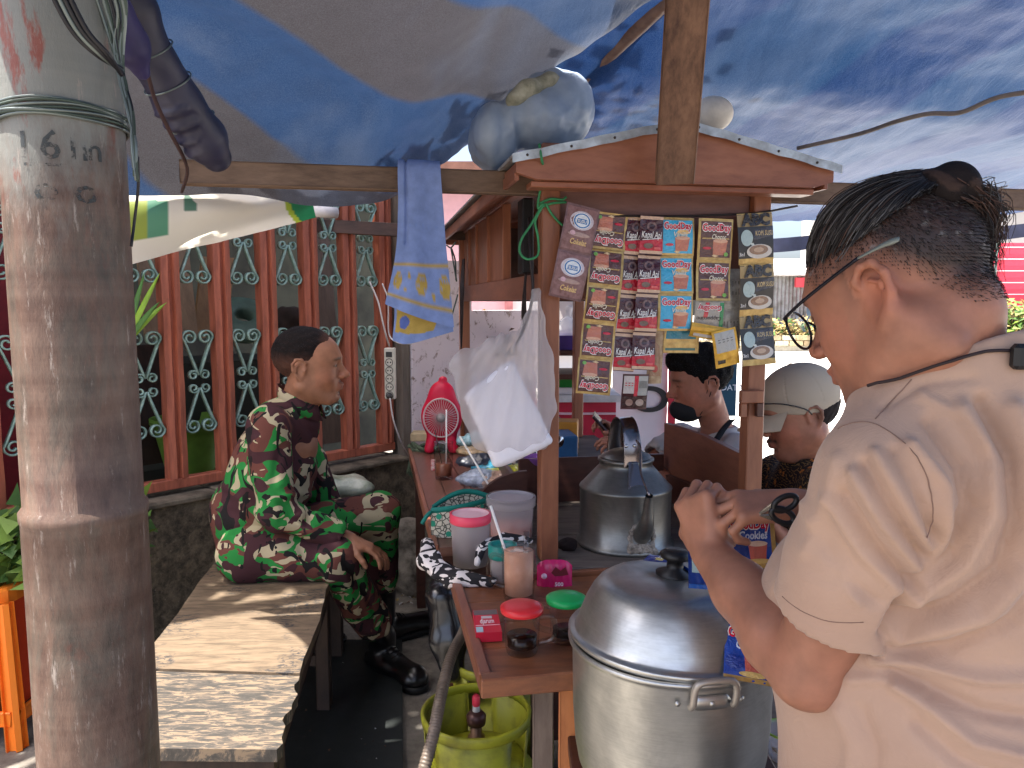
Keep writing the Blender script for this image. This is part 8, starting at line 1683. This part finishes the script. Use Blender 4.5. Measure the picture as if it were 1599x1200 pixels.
    Vt, Qt = T.mesh(); Vt += normals(Vt, Qt) * (.006 * wav(Vt, 22, 224))[:, None]; npmesh('batik_shirt', Vt, Qt, batik(), e)
    st_ = Vector((pel.x, pel.y, 0)); mb = MB(); mb.box((st_.x - .15, st_.y - .1, 0), (st_.x + .15, st_.y + .2, .4), .01); tag(mb.build('wooden_box', CWd), 'low wooden box under the man in the khaki cap', 'box')
capman()
# ---------------------------------------------------------------- the bun haired man in the foreground
def bunman():
    e = empty('person', (.56, .9, 0), 'man with hair bun and glasses in pale pink T shirt cutting sachets', 'person')
    Hc = Vector((.447, .882, 1.405)); hf = (-.52, .73, -.35); hu = (0, 0, 1); S = 1.03; f, l, u = basis(hf, hu); w = lambda p: Hc + (f * p[0] + l * p[1] + u * p[2]) * S
    nb = P(1492, 596, .88); sL = P(1384, 752, .81); el = P(1262, 1046, .90); wr = P(1112, 868, 1.13); bl = Vector((-.88, -.47, 0)); bf = Vector((-.45, .88, 0))
    sR = nb - bl * .185 + Vector((0, 0, -.075)); elR = Vector((.70, 1.06, 1.06)); wrR = P(1246, 792, 1.11); pel = Vector((.555, .90, .80)); ch = Vector((.575, .90, 1.13))
    lo = Vector((.12, .52, .66)); hi = Vector((.98, 1.42, 1.66)); V = Vol(lo, hi, .0038)
    V.chain([pel, ch, nb + Vector((0, 0, -.05))], [.12, .12, .09], .05); V.cap(sL, sR, .045, .045, .04); V.ell((.49, .98, 1.0), (.13, .12, .15), .05)
    V.chain([sL, sL.lerp(el, .5), el], [.052, .050, .044], .02); fa = (wr - el); V.chain([el, el + fa * .25, el + fa * .65, wr], [.044, .048, .039, .0295], .02)
    V.chain([sR, elR, wrR], [.05, .042, .027], .02)
    V.chain([nb + Vector((.0, .01, -.06)), P(1456, 530, .88), w((-.034, 0, -.03))], [.080, .058, .060], .03); V.cap(nb + bl * .02, nb + bl * .09 + Vector((0, 0, -.055)), .05, .03, .05); V.cap(w((.0, .02, -.08)), nb + bf * .03 + Vector((0, 0, -.01)), .045, .05, .03)
    head_prims(V, Hc, hf, hu, S, 1.0, fat=.004, cr=((-.006, 0, .042), (.091, .077, .083))); V.frame(Hc, f, l, u, S)
    V.ell((.0, .083, -.004), (.012, .007, .015), k=.006, sub=True); V.cap((-.034, .068, -.035), (-.05, .05, -.07), .012, .014, .03); V.T = None
    hand(V, wr, Vector((-.22, .34, .76)), Vector((.78, .5, -.12)), 1.06, (1.0, 1.05, 1.1, 1.15), .5, 1, .03)
    hand(V, wrR, Vector((-.95, .1, -.02)), Vector((-.1, .3, -.9)), 1.04, (.45, .6, .8, .95), .35, -1, .05)
    Vm, Q = V.mesh(); c = np.tile(L3((160, 112, 90)), (len(Vm), 1)); c, L = facecol(Vm, Hc, hf, hu, S, None, c); x, y, z = L.T
    inh = (np.abs(y) < .12) & (z > -.12) & (z < .16); n_ = wav(Vm, 260, 301, 2) * .10 + wav(Vm, 60, 302) * .06
    earz = (x > -.048) & (x < .014) & (np.abs(y) > .0745) & (z < .038) & (z > -.045)
    hl = .034 - np.clip((-.022 - x) / .06, 0, 1) * .072    # hairline drops behind the ear
    side = sstep(z - hl, -.010, .045) * sstep(.078 - x, 0, .02) * inh * (~earz)
    c = mixc(c, np.clip(side * .95 + n_ * (side > .02), 0, .93), (34, 32, 34)); sb = np.exp(-((x - .012) / .012) ** 2) * sstep(z, -.02, .02) * (z < .05) * (np.abs(y) > .05) * .4 * (~earz); c = mixc(c, sb, (50, 42, 40))
    beard = np.exp(-((z + .098) / .014) ** 2) * (x > .045) * .5 * inh; c = mixc(c, beard * (.8 + n_ * 4), (40, 32, 30)); grey = (wav(Vm * np.array([1, 1, 1]), 420, 304, 2) > .75) & (side > .35); c[grey] = c[grey] * .3 + L3((128, 126, 124)) * .7
    hot = np.exp(-(np.linalg.norm(L - np.array([-.02, .086, .0]), axis=1) / .03) ** 2); c = c * (1 + hot[:, None] * np.array([.14, -.06, -.08]))
    npmesh('body', Vm, Q, SKIN, e, c); eyes(e, Hc, hf, hu, S)
    # swept back top hair
    H = Vol(Hc - Vector((.2, .2, .1)), Hc + Vector((.22, .2, .24)), .0035); H.frame(Hc, f, l, u, S); H.ell((-.006, 0, .046), (.097, .080, .0895)); H.plane((0, 0, .074), (-.42, 0, -1), .006); H.ell((.105, 0, .03), (.05, .1, .055), k=.006, sub=True); H.ell((-.076, 0, .088), (.03, .026, .022), .02)
    Vh, Qh = H.mesh(); Nh = normals(Vh, Qh); L = loc(Vh, Hc, hf, hu, S); bunL = np.array([-.080, .0, .105]); q = L - bunL; ang = np.arctan2(q[:, 1], q[:, 0] + .0); Vh += Nh * (.0016 * np.sin(ang * 70 + 2 * wav(Vh, 14, 305)) + .001 * np.sin(ang * 170 + wav(Vh, 20, 306)))[:, None]
    st = np.sin(ang * 120 + 3 * wav(Vh, 18, 307)); ch_ = np.tile(L3((30, 28, 30)), (len(Vh), 1)); ch_ = mixc(ch_, (st > .55) * .5 * sstep(wav(Vh, 16, 308), -.3, .4), (104, 106, 110)); npmesh('hair', Vh, Qh, HAIRM, e, ch_)
    bc = P(1484, 294, .845); B = Vol(bc - Vector((.08, .08, .08)), bc + Vector((.09, .08, .08)), .0032)
    B.ell(bc, (.033, .028, .026), .01); B.cap(w((-.070, .0, .095)), bc, .022, .024, .012); Vb_, Qb = B.mesh(); N = normals(Vb_, Qb); q = Vb_ - A(bc); an = np.arctan2(q[:, 2], q[:, 0]); rr = np.linalg.norm(q, axis=1); Vb_ += N * (.0018 * np.sin(rr * 900 + an * 2 + 1.5 * wav(Vb_, 30, 309)))[:, None]; npmesh('hair_bun', Vb_, Qb, HAIRM, e, mixc(np.tile(L3((32, 27, 27)), (len(Vb_), 1)), (np.sin(rr * 900 + an * 2) > .6) * .4, (84, 66, 58)))
    mb = MB(); tp = P(1455, 284, .843); ax = (bc - tp).normalized(); xx = ax.orthogonal().normalized(); yy = ax.cross(xx); mb.tube([tp + (xx * math.cos(a) + yy * math.sin(a)) * .0115 for a in [k * .314 for k in range(21)]], .0018, 6); mb.build('hair_tie', M('tie_blue', (60, 120, 190), .5), e)
    # loose strands
    r = random.Random(11); SM = [M('strand_dark', (34, 30, 31), .4, bmp=0), M('strand_grey', (96, 94, 94), .4, bmp=0), M('strand_brown', (78, 54, 46), .45, bmp=0)]
    def strands(paths, name, rad=.0006, kind='stuff'):
        mb = MB()
        for pts, m_ in paths:
            mb.mi = m_; mb.tube(pts, [rad * (1.2 - .9 * i / (len(pts) - 1)) for i in range(len(pts))], 3, False)
        o = mb.build(name, SM, e); o['kind'] = kind
    el_r = np.array([.097, .080, .0895]); ec = np.array([-.006, 0, .046]); bd = (bunL - ec) / np.linalg.norm((bunL - ec) / el_r) / el_r; bd = (bunL - ec) / el_r; bd /= np.linalg.norm(bd); P1 = []
    for i in range(2600):
        a = r.uniform(-2.6, 2.6); s0 = np.array([math.cos(a), math.sin(a), r.uniform(-.1, .28) + .34 * max(0, math.cos(a))]); s0 /= np.linalg.norm(s0); pts = []; lift = r.uniform(1.005, 1.03); wv = r.gauss(0, .04)
        om = math.acos(max(-1, min(1, float(s0 @ bd)))); t0 = r.uniform(0, .25); t1 = r.uniform(.6, .97)
        for k in range(9):
            t = t0 + (t1 - t0) * k / 8; d = (math.sin((1 - t) * om) * s0 + math.sin(t * om) * bd) / max(1e-4, math.sin(om)); d = d + np.array([0, wv * math.sin(t * 3), wv * .5 * math.sin(t * 5)]); pl = ec + d * el_r * (lift + .006 * math.sin(k))
            if pl[2] < .068 - .42 * pl[0] - .015: pts = []; continue
            pts.append(w(tuple(pl)))
        if len(pts) > 3: P1.append((pts, 1 if r.random() < .22 else (2 if r.random() < .1 else 0)))
    strands(P1, 'hair_strands')
    P2 = []
    for i in range(1100):
        a = bc + Vector((r.gauss(.008, .013), r.gauss(.0, .012), r.uniform(-.02, .006))); b_ = P(1533 + r.gauss(0, 15), 385 + r.gauss(0, 30), .855 + r.gauss(0, .012)); m_ = a.lerp(b_, .5) + Vector((r.gauss(.012, .006), r.gauss(0, .006), r.gauss(.008, .004))); P2.append((smoothpath([a, m_, b_], 4), 2 if r.random() < .6 else 0))
    for i in range(0):
        a = w((-.095 + r.gauss(0, .008), r.gauss(0.0, .03), .06 + r.gauss(0, .02))); b_ = P(1535 + r.gauss(0, 12), 400 + r.uniform(-20, 70), .84 + r.gauss(0, .01)); P2.append((smoothpath([a, a.lerp(b_, .5) + Vector((.006, 0, .002)), b_], 4), 0))
    strands(P2, 'loose_hair', .0006)
    # short hair on the sides of the head
    P3 = []; sel = np.where(side > .12)[0]; nrm = normals(Vm, Q); rs = np.random.RandomState(3)
    for i in rs.choice(sel, 9000):
        p = Vector(Vm[i]); n = Vector(nrm[i]); d = (-f * .45 + u * -.15 + Vector((0, 0, -.55)) + n * .3 + l * rs.normal(0, .2) + f * rs.normal(0, .15)).normalized(); Lh = .002 + .0045 * side[i]; P3.append(([p - n * .0005, p + d * Lh * .5 + n * .0008, p + d * Lh + n * .0006], 1 if rs.rand() < .3 else (2 if rs.rand() < .1 else 0)))
    strands(P3, 'short_hair', .0003)
    P4 = []
    for i in range(46):
        p = w((.075 + r.gauss(0, .008), r.uniform(-.01, .035), -.112 + r.gauss(0, .003))); P4.append(([p, p + Vector((r.gauss(-.002, .002), r.gauss(.001, .002), -.008)), p + Vector((r.gauss(-.006, .004), r.gauss(.002, .004), -.016))], 0))
    strands(P4, 'chin_beard', .0005)
    # glasses
    g = empty('glasses', w((.1, 0, 0)), 'thin framed spectacles with grey temple tips worn low by the bun haired man', 'glasses'); GF = M('frame_dark', (36, 36, 46), .25, .5, bmp=0); GT = M('temple_tip', (128, 136, 130), .4, bmp=0)
    for s in (-1, 1):
        hg = w((.102, s * .072, .016)); pts = [w((-.058, s * .091, .040)), w((-.040, s * .091, .041)), w((-.012, s * .0895, .040)), w((.02, s * .086, .034)), w((.065, s * .082, .024)), hg]
        mb = MB(); mb.tube(smoothpath(pts[2:], 6), [.0030] * 18 + [.0026], 8, flat_y=.7); mb.build('temple', GF, g)
        mb = MB(); mb.tube(smoothpath(pts[:3], 6), [.0035, .0046, .0050, .0050, .0046, .0042, .0038, .0034, .003, .0028, .0025, .0024, .0022], 10, flat_y=.55); mb.build('temple_tip', GT, g)
        cen = w((.110, s * .038, .006)); lx = (l * s).normalized(); nn = (f * 1.0 + u * .0 + l * s * .22).normalized(); lx = (lx - nn * lx.dot(nn)).normalized(); uu = nn.cross(lx).normalized(); uu = uu if uu.dot(u) > 0 else -uu
        ring = [cen + lx * math.cos(a) * .034 + uu * (math.sin(a) * (.020 if math.sin(a) > 0 else .027) ) for a in [k * 6.2832 / 32 for k in range(33)]]
        mb = MB(); mb.tube(ring, .0017, 8, cap=False); mb.build('lens_rim', GF, g); mb = MB(); mb.add([cen] + ring[:-1], [(0, 1 + i, 1 + (i + 1) % 32) for i in range(32)], True); mb.build('lens', GL, g); mb = MB(); mb.tube([cen + lx * .033 + uu * .008, hg], .0022, 6); mb.build('hinge', GF, g)
    mb = MB(); mb.tube(smoothpath([w((.116, -.008, .010)), w((.120, 0, .016)), w((.116, .008, .010))], 4), .0016, 6); mb.build('bridge', GF, g)
    # T shirt
    T = Vol(lo, hi, .0042); d = (el - sL).normalized(); LA = (el - sL).length
    T.chain([sL, sL.lerp(el, .4), sL.lerp(el, .70)], [.068, .067, .068], .02); T.cap(sL.lerp(el, .42), sL.lerp(el, 1.2), .055, .066, .003, True); T.ell(sL + d * (LA * .60 + .15), (.15, .15, .15), .002, True)
    T.chain([sR, sR.lerp(elR, .8)], [.075, .072], .02); T.ell(sR + (elR - sR).normalized() * ((elR - sR).length * .66 + .15), (.15, .15, .15), .003, True)
    T.chain([pel + Vector((0, 0, -.06)), pel + Vector((0, 0, .1)), ch], [.168, .16, .14], .03); T.cap(pel + Vector((0, 0, -.11)), pel, .168, .168, .03); T.plane((0, 0, .695), (0, 0, -1), .003); T.ell((.485, .975, .985), (.155, .14, .16), .05); T.cap((.495, .965, .96), (.505, .955, .60), .135, .145, .04); T.ell(nb + Vector((-.008, 0, .02)), (.090, .092, .07), .02)
    T.ell(ch + Vector((.035, -.015, .0)), (.205, .13, .19), .03, rot=(-bl, bf, (0, 0, 1))); T.ell(ch + Vector((.02, -.03, .08)), (.19, .115, .12), .04, rot=(-bl, bf, (0, 0, 1)))
    T.cap(sL + Vector((0, 0, .0)), nb + bl * .07 + Vector((0, 0, -.045)), .060, .06, .03); T.cap(sR, nb - bl * .07 + Vector((0, 0, -.045)), .064, .06, .04); T.cap(nb + bl * .05 + Vector((0, 0, -.05)), nb - bl * .05 + Vector((0, 0, -.05)), .074, .074, .04); T.cap(nb + Vector((0, -.005, -.04)), nb + Vector((-.012, -.0, .05)), .104, .092, .03)
    pA, pB = P(1488, 549, .80), P(1366, 606, .92); pC = nb - bl * .08 + Vector((0, 0, .035)); T.plane(pA, ((pB - pA).cross(pC - pA) if (pB - pA).cross(pC - pA).z > 0 else (pC - pA).cross(pB - pA)).normalized(), .003)
    Vt, Qt = T.mesh(); Vt = relax(Vt, Qt, 1); N = normals(Vt, Qt); U = uv_of(Vt); front = (N * (np.array([0, 0, CAM_Z]) - Vt)).sum(1) > 0; dd = np.zeros(len(Vt))
    F_ = [([(1300, 780), (1345, 860), (1405, 925)], 10, .007), ([(1318, 770), (1365, 845), (1418, 905)], 8, -.008), ([(1335, 740), (1378, 815), (1430, 885)], 9, .008), ([(1350, 725), (1395, 800), (1440, 868)], 7, -.008), ([(1368, 710), (1412, 785), (1448, 850)], 8, .007), ([(1395, 705), (1430, 770), (1455, 835)], 7, -.007),
          ([(1275, 830), (1310, 900), (1370, 940)], 10, -.005), ([(1262, 790), (1290, 870), (1340, 935)], 10, .005), ([(1420, 700), (1470, 760), (1478, 850), (1440, 905)], 10, .009), ([(1450, 660), (1500, 730), (1512, 790), (1480, 860), (1425, 915)], 11, -.010),
          ([(1500, 640), (1545, 720), (1550, 800), (1510, 880), (1430, 935)], 14, .010), ([(1530, 630), (1580, 720), (1588, 810), (1560, 890), (1480, 945), (1400, 968)], 12, -.011), ([(1580, 640), (1620, 760), (1610, 880), (1540, 960), (1400, 1000)], 16, .011), ([(1640, 900), (1580, 970), (1480, 1010), (1390, 1010)], 12, -.008),
          ([(1365, 1026), (1440, 1036), (1530, 1058), (1640, 1058)], 11, .010), ([(1390, 1050), (1460, 1080), (1530, 1112), (1640, 1130)], 12, -.011), ([(1400, 1070), (1460, 1110), (1520, 1160), (1600, 1180)], 11, .009), ([(1330, 1062), (1390, 1058), (1440, 1080)], 9, .006), ([(1430, 1130), (1500, 1190), (1600, 1230)], 12, -.007), ([(1310, 1110), (1330, 1160), (1325, 1230)], 14, .005), ([(1345, 1110), (1365, 1170), (1365, 1230)], 12, -.004),
          ([(1440, 620), (1490, 650), (1530, 700)], 9, .004), ([(1380, 640), (1440, 600), (1520, 590)], 7, -.003), ([(1410, 930), (1398, 960), (1380, 990)], 8, -.012), ([(1310, 720), (1290, 790), (1262, 860)], 12, .004)]
    for pts, wd, am in F_: dd += 1.3 * am * np.exp(-(pdist(U, pts) / wd) ** 2)
    dd = np.where(front, dd, 0) + .0035 * wav(Vt, 13, 311) + .0022 * wav(Vt, 30, 312); Vt += N * dd[:, None]; Vt = relax(Vt, Qt, 1, .4)
    m, nt, b = newmat('pink_cotton'); n1 = noise(nt, mp(nt), 5, 4); nt.links.new(ramp(nt, n1, [(.3, lin((170, 140, 122))), (.7, lin((184, 154, 134)))]), b.inputs['Base Color']); b.inputs['Roughness'].default_value = .9; b.inputs['Specular IOR Level'].default_value = .15; b.inputs['Sheen Weight'].default_value = .2
    nt.links.new(bump(nt, noise(nt, mp(nt), 900, 2), .25, .0006, bump(nt, noise(nt, mp(nt), 24, 4, .6, 1.2), .35, .006)), b.inputs['Normal']); npmesh('t_shirt', Vt, Qt, m, e)
    N = normals(Vt, Qt); U = uv_of(Vt); front = (N * (np.array([0, 0, CAM_Z]) - Vt)).sum(1) > 0
    def snap(px, out=.0006):
        res = []
        for (a, b_) in px:
            dpx = np.hypot(U[:, 0] - a, U[:, 1] - b_); cand = np.where((dpx < 9) & front)[0]
            if len(cand) == 0: continue
            i = cand[np.argmin(Vt[cand, 1] + dpx[cand] * .002)]; res.append(Vector(Vt[i] + N[i] * out))
        return [sum((res[k] for k in range(max(0, i - 3), min(len(res), i + 4))), Vector()) / len(range(max(0, i - 3), min(len(res), i + 4))) for i in range(len(res))]
    def pxline(pts, n=8): return [(p.x, p.y) for p in smoothpath([Vector((a, b_, 0)) for a, b_ in pts], n)]
    SE = M('seam', (140, 112, 98), .9, bmp=0)
    for px in ([(1300, 668), (1330, 660), (1362, 660), (1395, 678), (1425, 705), (1446, 740), (1455, 780), (1456, 815), (1448, 845)], [(1362, 660), (1385, 632), (1410, 608), (1425, 590)], [(1214, 926), (1250, 955), (1300, 972), (1360, 972)]):
        q = snap(pxline(px)); 
        if len(q) > 3: mb = MB(); mb.tube(smoothpath(q[::2], 3), .0006, 5); mb.build('seam', SE, e)
    # collar ribbing: sits round the neck opening; dark cord with a clasp
    cd = empty('neck_cord', nb + Vector((0, -.06, .02)), 'thin dark neck cord with black clasp round the collar of the bun haired man', 'cord')
    VA = np.concatenate([Vt, Vm]); NA = np.concatenate([N, normals(Vm, Q)]); UA = uv_of(VA); fa_ = (NA * (np.array([0, 0, CAM_Z]) - VA)).sum(1) > 0
    def snapall(px, out, win=3):
        res = []
        for (a, b_) in px:
            dp = np.hypot(UA[:, 0] - a, UA[:, 1] - b_); cand = np.where((dp < 10) & fa_)[0]
            if len(cand) == 0: continue
            i = cand[np.argmin(VA[cand, 1] + dp[cand] * .0006)]; ry = ray(a, b_); p = Vector((0, 0, CAM_Z)) + ry * (VA[i][1] / ry.y); res.append(p + Vector(NA[i]) * out)
        return [sum((res[k] for k in range(max(0, i - win), min(len(res), i + win + 1))), Vector()) / len(range(max(0, i - win), min(len(res), i + win + 1))) for i in range(len(res))]
    line = [(1352, 608), (1385, 597), (1430, 579), (1485, 560), (1545, 549), (1590, 551), (1640, 562)]
    q = snapall(pxline(line, 8), .004); mb = MB(); mb.tube(q, .0018, 8); mb.build('cord', M('dark_cord', (48, 34, 36), .7, bmp=0), cd)
    c0 = snapall([(1588, 558)], .008)[0]; mb = MB(); mb.box(c0 - Vector((.012, .008, .014)), c0 + Vector((.014, .006, .012)), .004); mb.build('clasp', M('black_plastic_hard', (30, 30, 32), .4, bmp=0), cd)
    # trousers and shoes, below the picture
    Tz = Vol(Vector((.2, .6, .0)), Vector((.95, 1.3, .95)), .01); 
    for s in (1, -1):
        h0 = Vector((.56, .90, .68)) + bl * s * .075; k0 = h0 + Vector((-.01, .02, -.26)) + bl * s * .03; a0 = k0 + Vector((0, 0, -.36)); Tz.chain([h0, k0, a0], [.1, .075, .06], .03)
    Tz.ell((.56, .9, .68), (.13, .11, .1), .05); Tz.plane((0, 0, .06), (0, 0, -1)); Vz, Qz = Tz.mesh(); Vz += normals(Vz, Qz) * .004 * wav(Vz, 20, 320)[:, None]; npmesh('trousers', Vz, Qz, M('dark_denim', (46, 52, 66), .85), e)
    for s in (1, -1):
        a0 = Vector((.545, .92, 0)) + bl * s * .12; B = Vol(a0 - Vector((.25, .25, 0.01)), a0 + Vector((.25, .3, .15)), .007); B.cap(a0 + Vector((0, 0, .045)), a0 + bf * .17 + Vector((0, 0, .035)), .045, .04, .02); B.plane((0, 0, .004), (0, 0, -1)); Vz, Qz = B.mesh(); npmesh('sandal', Vz, Qz, M('black_rubber', (16, 16, 17)), e)
    # scissors in the right hand
    sc_ = empty('scissors', P(1215, 800, 1.12), 'black handled scissors in the right hand of the bun haired man', 'scissors'); BK = M('black_plastic_hard', (30, 30, 32), .4, bmp=0)
    for k, (cu, cv) in enumerate(((1226, 786), (1222, 806))):
        c1 = P(cu, cv, 1.06); mb = MB(); mb.tube([c1 + Vector((math.cos(a) * .016, 0, math.sin(a) * .010 + .35 * math.cos(a) * .014 * (1 - 2 * k))) for a in [i * .314 for i in range(21)]], .0042, 8, cap=False); mb.build('handle', BK, sc_)
        mb = MB(); mb.bar(c1 - Vector((.015, 0, .002)), P(1186, 802 + 2 * k, 1.08), .003, .010, w2=.002, h2=.003); mb.build('blade', CHR, sc_)
bunman()
